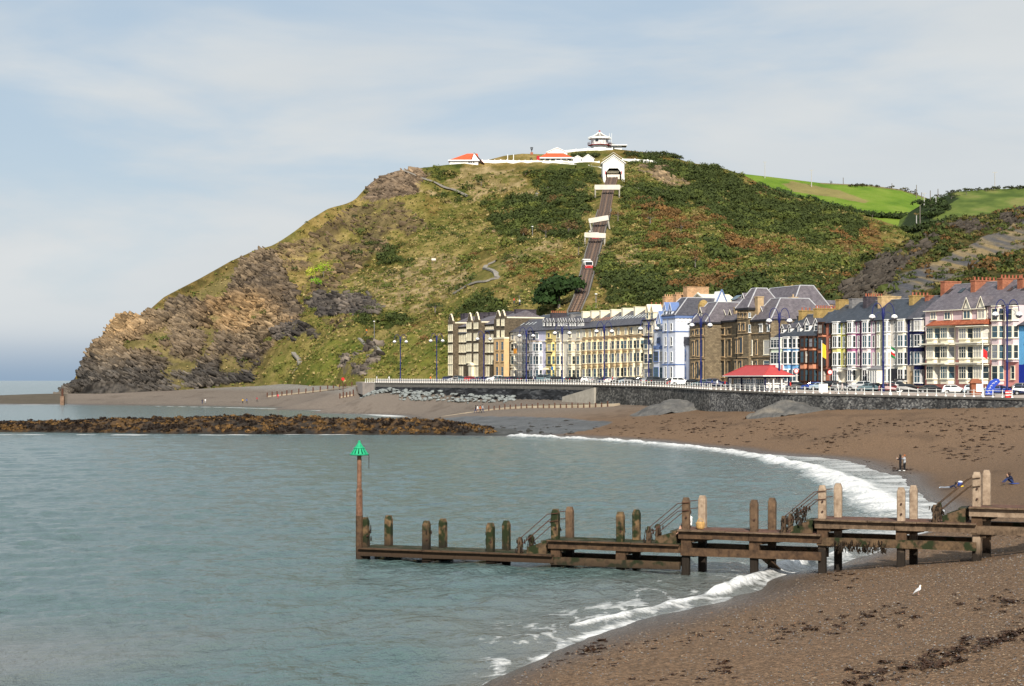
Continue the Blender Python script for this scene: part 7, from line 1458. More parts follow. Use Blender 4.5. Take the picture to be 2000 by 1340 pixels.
# people along the promenade and on the hill
PG = 'people walking along the promenade'
for label, px, t, top, legs, hair, ps in (('person in white shirt walking behind the railing, left of three', 1636, .16, WHT, GRYC, (.10, .06, .04), 'walk'), ('person in pale top walking behind the railing, middle of three', 1645, .17, (.6, .52, .5), (.5, .48, .45), (.06, .04, .03), 'walk'), ('person in dark clothes walking behind the railing, right of three', 1654, .16, NAVYC, BLK, (.02, .02, .02), 'stand'),
                                         ('person in white top standing left of the shelter', 1401, .30, WHT, BLK, (.05, .03, .02), 'stand'), ('person in blue jacket standing left of the shelter', 1391, .34, (.02, .05, .2), BLK, (.02, .015, .01), 'stand'), ('person in red top beside the left end of the shelter', 1416, .20, (.5, .03, .03), (.4, .3, .28), (.2, .12, .05), 'stand'), ('person in red standing right of the shelter', 1544, .34, (.5, .03, .03), BLK, (.03, .02, .02), 'stand'),
                                         ('person in orange jacket by the grass slope, left of the parked cars', 841, .3, (.75, .20, .05), BLK, (.02, .02, .02), 'walk'), ('person in pale top at the far end of the railing', 736, .3, WHT, JEAN, (.02, .02, .02), 'stand'), ('person in white beside the far lamp posts', 760, .3, WHT, (.4, .4, .42), (.1, .06, .03), 'walk'), ('person in blue before the lavender house', 1042, .35, (.6, .6, .62), BLK, (.02, .02, .02), 'walk'), ('person in red before the stone college', 1196, .35, (.55, .03, .02), JEAN, (.02, .02, .02), 'walk')):
    person(label, ps, WALK if ps == 'walk' else STAND, prom(px, t), R(rc.choice([-70, 80, 60])), top, legs, hair=hair, group=PG)
BG_ = 'small figures on the far beaches and hill paths'
for label, px, py, z, top, legs, n in (('person in dark jacket on the far cove beach, left of the pair', 395, 789, 1.0, NAVYC, JEAN, 0), ('person in white on the far cove beach, right of the pair', 401, 788, 1.1, WHT, GRYC, 0), ('person in yellow near the far cove water', 474, 788, 1.1, (.6, .35, .05), BLK, 0), ('person in blue near the far cove water', 482, 788, 1.2, (.05, .12, .4), BLK, 0), ('person in red crossing the far cove beach', 502, 785, 1.6, (.5, .03, .06), BLK, 0), ('person in bright pink red by the far timber posts', 543, 779, 2.2, (.7, .05, .10), (.4, .03, .04), 0),
                                     ('person in dark jacket, left of the group by the slipway', 929, 807, 3.1, BLK, JEAN, 0), ('person in pale top in the group by the slipway', 933, 807, 3.1, WHT, (.2, .12, .1), 0), ('person in orange top in the group by the slipway', 938, 807, 3.1, (.5, .12, .03), BLK, 0), ('person in grey, right of the group by the slipway', 943, 806, 3.1, GRYC, JEAN, 0), ('person in white sitting out by the gravel heap', 1304, 773, 4.5, WHT, SKIN, 0)):
    p = hp(px, py, .02, zbeach, 250, 760); person(label, 'walk', WALK, p, R(rc.choice([-80, 80, 20])), top, legs, group=BG_, scale=1.05)
for label, px, py, top in (('walker in red and white on the slope behind the dark gabled hotel', 1004, 596, (.6, .1, .06)), ('walker in white on the slope behind the dark gabled hotel', 1015, 599, WHT), ('walker in orange on the path low on the grassy slope', 716, 655, (.75, .22, .04))):
    person(label, 'walk', WALK, hp(px, py, .5), R(60), top, JEAN, group=BG_, scale=1.15)
p = prom(1756, .12); t = thing('dog', 'white dog walking behind the railing by the green and red flag', 'dog', p, R(-20)); me = bpy.data.meshes.new('skeleton')
mb = MB(); mb.lathe([(.03, -.36), (.10, -.3), (.11, -.1), (.12, .15), (.13, .28), (.07, .36)], 9); b2 = mb.build('body', WHITE, t, (0, 0, .42), True); b2.rotation_euler = (0, R(90), 0); MB().bar((.30, 0, .46), (.44, 0, .62), .07, 7, .06).build('neck', WHITE, t); MB().bar((.40, 0, .64), (.60, 0, .58), .075, 7, .035).build('head', WHITE, t); MB().bar((-.34, 0, .48), (-.52, 0, .66), .03, 5, .012).build('tail', WHITE, t)
for x in (-.24, .24):
    for y in (-.07, .07): mb = MB(); mb.bar((x, y, .40), (x - .05, y, .2), .045, 6, .03); mb.bar((x - .05, y, .2), (x, y, 0), .03, 6, .025); mb.build('leg', WHITE, t)
for y in (-.04, .04): MB().bar((.40, y, .69), (.38, y * 1.5, .76), .03, 5, .008).build('ear', WHITE, t)
# ------------------------------------------------------------------ timber jetty
def woodmat(name, ca, cb, moss=0.0, wet=True, lvl=0.0):
    m, t, b = nmat(name); tcn = node(t, 'ShaderNodeTexCoord'); g = node(t, 'ShaderNodeNewGeometry'); mpn = node(t, 'ShaderNodeMapping'); mpn.inputs['Scale'].default_value = (3.0, 3.0, 3.0); t.links.new(g.outputs['Position'], mpn.inputs[0])
    n = node(t, 'ShaderNodeTexNoise'); n.inputs['Scale'].default_value = .9; n.inputs['Detail'].default_value = 8; n.inputs['Roughness'].default_value = .7; t.links.new(mpn.outputs[0], n.inputs['Vector'])
    r = node(t, 'ShaderNodeValToRGB'); e = r.color_ramp.elements; e[0].position = .32; e[0].color = (*ca, 1); e[1].position = .68; e[1].color = (*cb, 1); t.links.new(n.outputs['Fac'], r.inputs[0]); col = r.outputs[0]
    if moss:
        n2 = node(t, 'ShaderNodeTexNoise'); n2.inputs['Scale'].default_value = .55; n2.inputs['Detail'].default_value = 5; t.links.new(mpn.outputs[0], n2.inputs['Vector']); mr = node(t, 'ShaderNodeMapRange'); mr.inputs[1].default_value = .62 - .3 * moss; mr.inputs[2].default_value = .70 - .3 * moss; t.links.new(n2.outputs['Fac'], mr.inputs[0])
        mx = node(t, 'ShaderNodeMix', data_type='RGBA'); t.links.new(mr.outputs[0], mx.inputs[0]); t.links.new(col, mx.inputs[6]); mx.inputs[7].default_value = (.013, .020, .004, 1); col = mx.outputs[2]
    if wet:                                  # tide line: timber stays dark and weedy near the water
        sp_ = node(t, 'ShaderNodeSeparateXYZ'); t.links.new(g.outputs['Position'], sp_.inputs[0]); ad = node(t, 'ShaderNodeMath', operation='MULTIPLY_ADD'); t.links.new(n.outputs['Fac'], ad.inputs[0]); ad.inputs[1].default_value = -1.6; t.links.new(sp_.outputs[2], ad.inputs[2])
        mr = node(t, 'ShaderNodeMapRange'); mr.inputs[1].default_value = -.9 + lvl; mr.inputs[2].default_value = -.1 + lvl; mr.inputs[3].default_value = 1; mr.inputs[4].default_value = 0; t.links.new(ad.outputs[0], mr.inputs[0]); mx = node(t, 'ShaderNodeMix', data_type='RGBA'); t.links.new(mr.outputs[0], mx.inputs[0]); t.links.new(col, mx.inputs[6]); mx.inputs[7].default_value = (.016, .011, .007, 1); col = mx.outputs[2]
    t.links.new(col, b.inputs['Base Color']); b.inputs['Roughness'].default_value = .8
    n3 = node(t, 'ShaderNodeTexNoise'); n3.inputs['Scale'].default_value = 5; n3.inputs['Detail'].default_value = 6; m3 = node(t, 'ShaderNodeMapping'); m3.inputs['Scale'].default_value = (2, 2, .4); t.links.new(g.outputs['Position'], m3.inputs[0]); t.links.new(m3.outputs[0], n3.inputs['Vector']); bp = node(t, 'ShaderNodeBump'); bp.inputs['Strength'].default_value = .7; bp.inputs['Distance'].default_value = .05; t.links.new(n3.outputs['Fac'], bp.inputs['Height']); t.links.new(bp.outputs[0], b.inputs['Normal'])
    return m
WPALE = woodmat('bleached_timber', (.15, .10, .065), (.36, .27, .19)); WMID = woodmat('brown_timber', (.026, .014, .008), (.115, .066, .034)); WMOSS = woodmat('mossy_timber', (.030, .018, .010), (.15, .095, .05), .42); WMIDP = woodmat('weathered_timber', (.045, .029, .017), (.20, .135, .085)); WDARK = woodmat('dark_timber', (.035, .022, .014), (.11, .07, .04), .2); WDECK = woodmat('deck_timber', (.06, .03, .022), (.16, .085, .06), .1); WDECKM = woodmat('green_deck_timber', (.02, .018, .01), (.07, .06, .03), .5)
KELP = pmat('hanging_kelp', (.022, .014, .008), .55, .4, 4, .3); RUST = pmat('rusty_steel', (.085, .034, .02), .8, .4, 4, .3); PPALE = woodmat('bleached_post', (.17, .115, .075), (.42, .32, .23), 0, True, 1.5); PMID = woodmat('brown_post', (.040, .024, .014), (.17, .105, .06), 0, True, 1.1); PMOSS = woodmat('mossy_post', (.022, .014, .008), (.20, .125, .06), .52, True, .6); PDARK = woodmat('kelpy_post', (.02, .013, .008), (.12, .075, .035), .35, True, .9); BOLT = pmat('rusty_bolt', (.05, .022, .015), .7, .3, 6, .1)
jt = thing('timber_jetty', 'stepped weathered timber jetty with paired posts running out into the sea', 'jetty'); UD = Vector((.934, -.358, 0)); CV = Vector((.85, 1.5, 0))
def gl(px):                                 # point on the jetty's front line seen at px
    k = (px - 1000) / FPX; X = k * 92.9 / (1 + .383 * k); return Vector((X, 92.9 - .383 * X, 0))
JR = math.atan2(UD.y, UD.x)
def ybox(a, b2, th, z0, z1, name, mat, parent=jt, bev=.0, off=0.0):
    d = (b2 - a); L = d.length; u = d.normalized(); n_ = Vector((-u.y, u.x, 0)); a = a + n_ * off
    v = [a, a + u * L, a + u * L + n_ * th, a + n_ * th]; rj = lambda: random.uniform(-.012, .012)
    nseg = max(1, int(L / 1.5)); mb = MB(); ring = []
    for i in range(nseg + 1):
        p = a + u * (L * i / nseg); ring += [(p.x, p.y, z0 + rj()), (p.x + n_.x * th, p.y + n_.y * th, z0 + rj()), (p.x + n_.x * th, p.y + n_.y * th, z1 + rj()), (p.x, p.y, z1 + rj())]
    f = [(0, 1, 2, 3), tuple(range(4 * nseg + 3, 4 * nseg - 1, -1))]
    for i in range(nseg):
        for k in range(4): f.append((4 * i + k, 4 * i + 4 + k, 4 * i + 4 + (k + 1) % 4, 4 * i + (k + 1) % 4))
    return mb.add(ring, f).build(name, mat, parent)
def jpost(p, z0, z1, mat, w=.46, lean=(0, 0), name='post'):
    mb = MB(); c_ = .10; q = []
    rr_ = random.Random(int(p.x * 100)); levels = [z0, z0 + (z1 - z0) * .3, z0 + (z1 - z0) * .6, z1 - .22, z1]; n = 8; v = []
    for li, z in enumerate(levels):
        s = 1.0 if li < 4 else .66
        for k, (x, y) in enumerate(((-.5, -.5 + c_), (-.5 + c_, -.5), (.5 - c_, -.5), (.5, -.5 + c_), (.5, .5 - c_), (.5 - c_, .5), (-.5 + c_, .5), (-.5, .5 - c_))):
            j = rr_.uniform(.93, 1.03); v.append((x * w * s * j + lean[0] * (z - z0), y * w * s * j + lean[1] * (z - z0), z))
    f = [tuple(range(n - 1, -1, -1)), tuple(range(4 * n, 5 * n))]
    for li in range(4):
        for k in range(n): f.append((li * n + k, li * n + (k + 1) % n, (li + 1) * n + (k + 1) % n, (li + 1) * n + k))
    o = mb.add(v, f).build(name, mat, jt, (p.x, p.y, 0)); o.rotation_euler.z = JR + rr_.uniform(-.06, .06); return o
SEC = [(704, 1083, .66), (1072, 1330, 1.45), (1326, 1606, 2.2), (1592, 1909, 2.96), (1893, 2180, 3.76)]
POSTS = [(717, 2.29, PMOSS, (-.02, 0)), (833, 2.2, PDARK, (0, 0)), (958, 2.2, PMOSS, (0, 0)), (1085, 3.05, PMOSS, (0, 0)), (1212, 3.0, PMOSS, (0, 0)), (1340, 3.83, PMID, (0, 0)), (1473, 3.8, PMID, (0, 0)), (1606, 4.62, PPALE, (0, 0)), (1760, 4.6, PPALE, (0, 0)), (1908, 5.43, PPALE, (0, 0)), (2075, 5.4, PPALE, (0, 0))]
BACKM = [PMOSS, PMOSS, PMOSS, PMID, PMOSS, PPALE, PMID, PPALE, PPALE, PPALE, PPALE]
nrm = Vector((-UD.y, UD.x, 0)); nrm = Vector((.358, .934, 0))
BPX = [759, 865, 989, 1113, 1243, 1372, 1508, 1637, 1784, 1927, 2098]; WB = 1.5
def offl(px, w):
    k = (px - 1000) / FPX; o = nrm * w; y = (92.9 + o.y + .383 * o.x) / (1 + .383 * k); return Vector((k * y, y, 0))
def bl(px): return offl(px, WB)
def fl(px): return offl(px, .26)
def clump(nm, p, r, n, mat, parent, stretch=1.0):
    rr_ = random.Random(int(p.x * 77 + p.z * 31)); mb = MB()
    for i in range(n):
        a = rr_.uniform(0, 6.28); q = p + Vector((math.cos(a) * r * rr_.random(), math.sin(a) * r * rr_.random(), rr_.uniform(-r, r) * stretch)); L = rr_.uniform(.10, .3); w_ = rr_.uniform(.03, .07); b_ = rr_.uniform(0, 6.28)
        mb.add([q, q + Vector((math.cos(b_) * w_, math.sin(b_) * w_, 0)), q + Vector((math.cos(b_ + .4) * w_ * 1.6, math.sin(b_) * w_, -L)), q + Vector((-.02, .02, -L * .8))], [(0, 1, 2, 3)])
    return tag(mb.build(nm, mat, parent), kind='stuff')
for i, (px, zt, mt_, ln) in enumerate(POSTS):
    p = gl(px); bx = bl(BPX[i]); zb = min(beachz(p.x, p.y), 0) - 1.2
    jpost(fl(px), zb, zt, mt_, .40, ln); jpost(bx, zb, zt + .04, BACKM[i], .40)
    for zc in ([.38] if i < 3 else [.38, 1.15] if i < 5 else [1.15, 1.9] if i < 7 else [1.9, 2.65] if i < 9 else [2.6, 3.42]):
        if i: ybox(p + nrm * .10, bx + (bx - p) * .25, .30, zc - .34, zc + .02 if zc > .5 else zc, 'cross_beam', WDARK, jt, off=-.42)
    if i: ybox(p - UD * .26 - nrm * .02, p + UD * .26 - nrm * .02, .28, (.05 if i < 3 else .42 if i < 5 else 1.15 if i < 7 else 1.88 if i < 9 else 2.7), (.28 if i < 3 else 1.12 if i < 5 else 1.88 if i < 7 else 2.62 if i < 9 else 3.42), 'corbel_block', WMID)
    for zb_ in ((zt - .8, zt - 1.3) if i > 6 else (zt - 1.0,)): q = p - nrm * .0 + nrm * .06; MB().bar((q.x, q.y, zb_), (q.x - nrm.x * .08, q.y - nrm.y * .08, zb_), .05, 7).build('bolt', BOLT, jt)
    if mt_ in (PMOSS, PDARK) : clump('kelp', fl(px) + Vector((0, 0, zt - .75)), .28, 42, KELP, jt, 1.3)
    if i == 6: # raking strut
        MB().bar(p + nrm * .4 + Vector((.3, .1, .95)), bx + Vector((.35, .1, .1)), .16, 4).build('strut', WDARK, jt)
wdk = WB + .32
beam_m = [WMID, WMID, WMID, WMIDP, WPALE]
for k, (p0, p1, zd) in enumerate(SEC):
    a, b2 = gl(p0), gl(p1); a = a - nrm * .18; b2 = b2 - nrm * .18
    # front and rear face beams in lengths, capped by long deck planks with gaps
    cut = [t for t in (0, .5, 1)]
    for c0, c1 in zip(cut[:-1], cut[1:]):
        ybox(a.lerp(b2, c0) + UD * .01, a.lerp(b2, c1) - UD * .01, .30, zd - .46, zd - .075, 'face_beam', beam_m[k])
        ybox(a.lerp(b2, c0) + nrm * wdk, a.lerp(b2, c1) + nrm * wdk, .30, zd - .46, zd - .075, 'face_beam', WDARK)
    if k: # the tier beam below
        q0 = gl(p0 + 4) - nrm * .12; q1 = gl(min(p1 - 2, 2180)) - nrm * .12; zz = SEC[k][2] - .83 - .0
        ybox(q0, q1, .28, zz - .50, zz - .10, 'tier_beam', [0, WMOSS, WMID, WMOSS, WMIDP][k]); ybox(q0 + nrm * (wdk + .05), q1 + nrm * (wdk + .05), .30, zz - .50, zz - .02, 'tier_beam', WDARK)
        if k < 4: ybox(gl(p0 + 8) - nrm * .06, gl(p0 + (p1 - p0) * .55) - nrm * .06, .26, zz - .92, zz - .62, 'low_beam', WDARK) if k == 2 and False else None
    npk = 8
    for j in range(npk):
        o = -.24 + (wdk + .5) * j / npk; wpk = (wdk + .5) / npk - .03; seg = [0, .34 + .05 * (j % 2), .68 + .04 * (j % 3 - 1), 1]
        for c0, c1 in zip(seg[:-1], seg[1:]): ybox(a.lerp(b2, c0) + nrm * o + UD * .015, a.lerp(b2, c1) + nrm * o - UD * .015, wpk, zd - .072, zd + random.uniform(-.015, .012), 'deck_plank', (WMIDP if k > 1 else WMID) if j == 0 else (WDECKM if k < 2 else WDECK))
# stairs with handrails between the levels
for k, (px, zlo, zhi) in enumerate(((1078, .66, 1.45), (1333, 1.45, 2.2), (1600, 2.2, 2.96), (1900, 2.96, 3.76))):
    top = gl(px) + UD * -.35; bot = top - UD * 1.1
    for o in (.05, wdk - .15):
        mb = MB(); A_, B_ = bot + nrm * o, top + nrm * o; mb.add([A_ + Vector((0, 0, zlo)), B_ + Vector((0, 0, zlo)), B_ + Vector((0, 0, zhi - .08)), A_ + Vector((0, 0, zlo + .3)), A_ + nrm * .16 + Vector((0, 0, zlo)), B_ + nrm * .16 + Vector((0, 0, zlo)), B_ + nrm * .16 + Vector((0, 0, zhi - .08)), A_ + nrm * .16 + Vector((0, 0, zlo + .3))], [(0, 1, 2, 3), (7, 6, 5, 4), (3, 2, 6, 7), (0, 4, 5, 1), (0, 3, 7, 4), (1, 5, 6, 2)]); mb.build('stair_stringer', WMOSS, jt)
    for j in range(3): ybox(bot + UD * (1.1 * j / 3) + nrm * .22, bot + UD * (1.1 * (j + 1) / 3) + nrm * .22, wdk - .4, zlo + (zhi - zlo) * (j + .6) / 3 - .06, zlo + (zhi - zlo) * (j + .6) / 3, 'stair_tread', WDECKM)
    for o in (.0, wdk - .1):
        f0 = bot - UD * .35 + nrm * o; jpost(f0, zlo - .1, zlo + .85, WDARK, .24, name='newel'); f1 = top + UD * .45 + nrm * o
        for dz in (.78, .38): mb = MB(); a_ = f0 + Vector((0, 0, zlo + dz)); b_ = f1 - UD * .35 + Vector((0, 0, zhi + dz + .55)); c_ = f1 + UD * .25 + Vector((0, 0, zhi + dz + .62)); mb.bar(a_, b_, .02, 6); mb.bar(b_, c_, .02, 6); mb.build('handrail', RUST if k < 3 else WMID, jt)
        clump('kelp', f0 + Vector((0, 0, zlo + .45)), .24, 60, KELP, jt, 1.8)
        if k == 2: clump('kelp', f0 + UD * .7 + Vector((0, 0, zlo + .95)), .3, 60, KELP, jt, 1.2)
for px, z in ((1660, 1.78), (1690, 1.72), (1720, 1.78), (1640, 1.7)): clump('kelp', gl(px) - nrm * .12 + Vector((0, 0, z)), .45, 70, KELP, jt, .5)
p = gl(1336) + UD * .10 + nrm * .75; person('person in white shirt sitting on the jetty steps behind a post', 'perch', PERCH, Vector((p.x, p.y, 2.22)), R(-68), WHT, (.02, .02, .025), SKIN, (.05, .03, .02), shin=SKIN)
p = gl(1363) + nrm * .5; t = thing('straw_bag', 'straw bag on the jetty beside the sitting person', 'bag', (p.x, p.y, 2.215)); STR = pmat('straw_weave', (.50, .30, .11), .9, .4, 14, .5); MB().lathe([(.17, 0), (.22, .08), (.24, .30), (.20, .36), (.16, .33)], 12).build('basket', STR, t); mb = MB(); pts = [Vector((.16 * math.cos(a), 0, .33 + .2 * math.sin(a))) for a in np.linspace(0, math.pi, 8)]; [mb.bar(a_, b_, .018, 5) for a_, b_ in zip(pts[:-1], pts[1:])]; mb.build('handle', STR, t)
# beacon at the seaward end
p = gl(705) - UD * .1; GRN = pmat('beacon_green', (.015, .34, .16), .6, .2, 3, .1); zt = 10 + (HZ - 887) / FPX * p.y; t = thing('marker_beacon', 'rusty marker pole with green slatted cone at the seaward end of the jetty', 'beacon', (p.x, p.y, 0)); POLE = woodmat('rusty_pole', (.06, .022, .012), (.26, .14, .085), 0, False)
MB().bar((0, 0, -2), (0, 0, 2.4), .20, 10).build('lower_pole', WMID, t); MB().lathe([(.19, 2.2), (.17, 3.8), (.13, 3.9), (.12, zt)], 10).build('upper_pole', POLE, t); zp = 10 + (HZ - 862) / FPX * p.y; mb = MB(); n = 14
for i in range(n):
    an = 2 * math.pi * i / n; a_ = Vector((.50 * math.cos(an), .50 * math.sin(an), zt)); q = Vector((.05 * math.cos(an), .05 * math.sin(an), zp - .04)); s_ = Vector((-math.sin(an), math.cos(an), 0)); o = MB().add([a_ - s_ * .075, a_ + s_ * .075, q + s_ * .02, q - s_ * .02, (a_ - s_ * .075) * .96 + Vector((0, 0, zt * .04)), (a_ + s_ * .075) * .96 + Vector((0, 0, zt * .04)), q + s_ * .015, q - s_ * .015], [(0, 1, 2, 3), (7, 6, 5, 4), (0, 4, 5, 1), (1, 5, 6, 2), (3, 7, 4, 0)]).build('slat', GRN, t)
mb.lathe([(.50, zt - .06), (.53, zt - .03), (.53, zt + .02), (.46, zt + .03)], 14); mb.lathe([(.30, zt + .32), (.32, zt + .34), (.30, zt + .38)], 14); mb.lathe([(.07, zp - .1), (.07, zp + .02), (.02, zp + .05)], 8); mb.build('ring', GRN, t); mb = MB(); [mb.bar((.52, 0, zt - .1 * k), (.53 + .02 * (k % 2), 0, zt - .1 * k - .1), .025, 4) for k in range(8)]; mb.build('hanging_weed', KELP, t)

# ------------------------------------------------------------------ reef, boulders, heaps, slipway
cols = np.arange(-170, 1060, 3.0); tr = np.linspace(0, 1, 90); PX, TT = np.meshgrid(cols, tr); Dn = interp(PX, [(-170, 322), (0, 322), (300, 313), (700, 306), (950, 302), (1060, 300)]) ; Df = interp(PX, [(-170, 352), (90, 350), (280, 362), (850, 356), (960, 335), (1060, 318)]); DD = Dn + (Df - Dn) * TT; X = (PX - 1000) / FPX * DD; Y = DD
n1 = fbm(X / 5, Y / 5, 301, 4); n2 = fbm(X / 1.4, Y / 1.4, 303, 4); n3 = fbm(X / 26, Y / 26, 305, 3); hgt = interp(PX, [(-170, 1.5), (100, 1.5), (280, 2.1), (500, 1.9), (780, 1.8), (870, 1.6), (980, 1.2), (1060, .9)])
Zr = hgt * np.clip(TT / .18, 0, 1) ** .7 * np.clip((1 - TT) / .25, 0, 1) ** .6 * (.55 + .75 * n3 + .45 * (n1 - .3)) + (1.1 * (n2 - .5) + .6 * (vnoise(X / .7, Y / .7, 311) - .5)) * np.clip(TT * 6, 0, 1) - .18
bz = zbeach(X, Y); Zr = np.where(PX > 840, np.maximum(Zr, -1) * np.clip((1060 - PX) / 200, 0, 1) + (bz - .12) * np.clip((PX - 860) / 200, 0, 1), Zr); Zr = np.where(PX > 1000, Zr - (PX - 1000) / 100, Zr)
oc = .75 * np.clip((fbm(X / 1.5, Y / 2.6, 307, 5, .7) + .10 * (Zr / 1.8) - .53) * 9, 0, 1) * np.clip((930 - PX) / 150, 0, 1); c = tone3((.012, .009, .007), (.024, .017, .011), (.05, .034, .02), n2); orange = tone3((.05, .027, .010), (.11, .058, .018), (.18, .10, .035), fbm(X / .9, Y / .9, 309, 3)); c = c * (1 - oc[..., None]) + oc[..., None] * orange
g_ = np.clip((PX - 880) / 100, 0, 1)[..., None]; c = c * (1 - .8 * g_) + .8 * g_ * (np.array([.075, .078, .075]) * (.4 + 1.2 * n2[..., None])); low = np.clip(1 - (Zr + .15) / .5, 0, 1)[..., None]; c = c * (1 - .7 * low) + .7 * low * np.array([.008, .008, .007])
REEFG = (X, Y, Zr, PX, TT); rm_, _, _, _ = attr_mat('weedy_rock', rough=.7, nscale=1.5, var=.4, bump=1.0, bdist=.5, nscale2=2.2, spec=.3); tag(link('rock_reef', tri_mesh('rock_reef', np.stack([X, Y, Zr], -1).reshape(-1, 3), gridfaces(*PX.shape), 4, rm_, True, c.reshape(-1, 3))), kind='structure')
def boulder_mesh(seed, mat, sq=.7):
    bm = bmesh.new(); bmesh.ops.create_icosphere(bm, subdivisions=1, radius=1); r_ = random.Random(seed)
    for v in bm.verts: v.co *= r_.uniform(.72, 1.15); v.co.z *= sq
    me = bpy.data.meshes.new('boulder'); bm.to_mesh(me); bm.free(); me.materials.append(mat); return me
BPALE = pmat('pale_armour_rock', (.235, .255, .25), .9, .35, .8, .4); bms = [boulder_mesh(i, BPALE) for i in range(8)]; rb = random.Random(5)
for i in range(210):
    px = rb.uniform(700, 1010); k = rb.random(); D = float(wallD(px)) - 1.0 - k * (9 if 780 < px < 990 else 4) - (3 if px < 735 else 0); p = Vector(((px - 1000) / FPX * D, D, 0)); s = rb.uniform(.3, .85); z = beachz(p.x, p.y) + s * .25 + (1 - k) * .8
    o = tag(link('boulder', bms[i % 8], None, None, (p.x, p.y, z)), 'pale grey armour boulder heaped at the foot of the black sea wall', 'boulder', 'armour boulders under the sea wall'); o.scale = (s * rb.uniform(.9, 1.5), s, s * rb.uniform(.6, 1)); o.rotation_euler = (rb.uniform(-.3, .3), rb.uniform(-.3, .3), rb.uniform(0, 6))
BD = pmat('dark_weedy_rock', (.03, .028, .024), .8, .4, 1.2, .4); bds = [boulder_mesh(20 + i, BD, .5) for i in range(4)]
for i in range(70):
    px = rb.uniform(850, 1120); py = rb.uniform(828, 850); p = zpt(px, py, .8); s = rb.uniform(.15, .5); o = tag(link('beach_rock', bds[i % 4], None, None, (p[0], p[1], beachz(p[0], p[1]) + .05)), 'dark weedy rock lying on the shingle where the reef meets the beach', 'rock', 'dark rocks at the root of the reef'); o.scale = (s * 1.5, s * 1.2, s); o.rotation_euler.z = rb.uniform(0, 6)
GRAVM = attr_mat('gravel_heap', rough=.95, nscale=1.2, var=.3, bump=1.0, bdist=.4, nscale2=3.0)[0]
def heap(label, px0, px1, py0, pytop, Dc, seed, tones):
    m = MPX(Dc); w2 = (px1 - px0) / 2 * m; cx = ((px0 + px1) / 2 - 1000) * m; h_ = (py0 - pytop) * m; nx, ny = 70, 44; u, v_ = np.meshgrid(np.linspace(-1, 1, nx), np.linspace(-1, 1, ny)); r_ = np.sqrt(u ** 2 + v_ ** 2); Xh = cx + u * w2 * 1.05; Yh = Dc + v_ * 5.5; nn = fbm(Xh / 3, Yh / 2, seed, 4)
    prof = np.clip(1.05 - r_ ** 1.3 - .5 * (nn - .5), 0, 1); Zh = zbeach(Xh, Yh) - .15 + prof * h_ * 1.05 + (.9 * (fbm(Xh / 2.2, Yh / 2.2, seed + 3, 4) - .5) + .5 * (ridged(Xh / 3, Yh / 5, seed + 9, 3) - .6)) * (prof > .02)
    c = tone3(*tones, fbm(Xh / 2, Yh / 2 + Zh, seed + 5, 3)); V_ = np.stack([Xh - cx, Yh - Dc, Zh], -1); return tag(link('gravel_heap', tri_mesh('gravel_heap', V_.reshape(-1, 3), gridfaces(ny, nx), 4, GRAVM, True, c.reshape(-1, 3)), None, None, (cx, Dc, 0)), label, 'heap')
GT = ((.07, .07, .07), (.13, .125, .118), (.25, .22, .18)); heap('steep pale grey gravel heap against the bastion wall below the shelter', 1462, 1606, 805, 778, 291, 401, GT); heap('long low grey gravel heap left of the bastion corner', 1235, 1386, 801, 779, 340, 405, ((.08, .08, .08), (.125, .122, .118), (.19, .18, .16)))
# slipway with timber stubs
A_, B_ = at(1205, 786, 378), at(868, 812, 416); t = thing('slipway', 'pale concrete slipway with rusty stub posts running down to the reef', 'slipway', A_); d = B_ - A_; s_ = Vector((d.y, -d.x, 0)).normalized()
SLIPC = pmat('slipway_concrete', (.40, .33, .24), .9, .3, .4, .3)
def slab(w0, w1, dz, name, mat, n=14, e0=0.0):
    v = []; f = []
    for i in range(n + 1):
        p = A_.lerp(B_, e0 + (1 - e0) * i / n)
        for w in (w0, w1):
            q = p + s_ * w; zq = max(beachz(q.x, q.y), .2) + dz * (1 - .6 * i / n); v += [tuple(q - A_ + Vector((0, 0, zq - q.z))), tuple(q - A_ + Vector((0, 0, zq - q.z - 1.5)))]
    for i in range(n): k = i * 4; f += [(k, k + 2, k + 6, k + 4), (k, k + 4, k + 5, k + 1), (k + 2, k + 3, k + 7, k + 6)]
    f += [(0, 1, 3, 2), (n * 4, n * 4 + 2, n * 4 + 3, n * 4 + 1)]; me = bpy.data.meshes.new(name); me.from_pydata(v, [], f); me.update(); return link(name, me, mat, t)
slab(-1.0, 1.0, .45, 'ramp', SLIPC); slab(1.02, 3.6, .3, 'apron', pmat('weedy_concrete', (.15, .12, .06), .9, .4, .5, .3), e0=.1)
for i in range(22): p = A_.lerp(B_, .03 + i * .032) + s_ * -1.2; MB().box(-.13, .13, -.13, .13, -.5, .95 if i % 3 else 1.2).build('stub_post', RUST, t, Vector((p.x, p.y, beachz(p.x, p.y))) - A_)
C1 = at(1160, 757, 392.5); tw = thing('ramp_wall', 'pale concrete wedge wall sloping down beside the slipway head', 'wall', C1); E1 = at(1098, 775, 405) - C1; MB().add([(0, 0, -5), (E1.x, E1.y, -5), (E1.x, E1.y, E1.z), (0, 0, 0), (1.2, .6, -5), (E1.x + 1.2, E1.y + .6, -5), (E1.x + 1.2, E1.y + .6, E1.z), (1.2, .6, 0)], [(0, 3, 2, 1), (4, 5, 6, 7), (3, 7, 6, 2), (0, 4, 7, 3), (1, 2, 6, 5)]).build('wedge', CONC, tw)
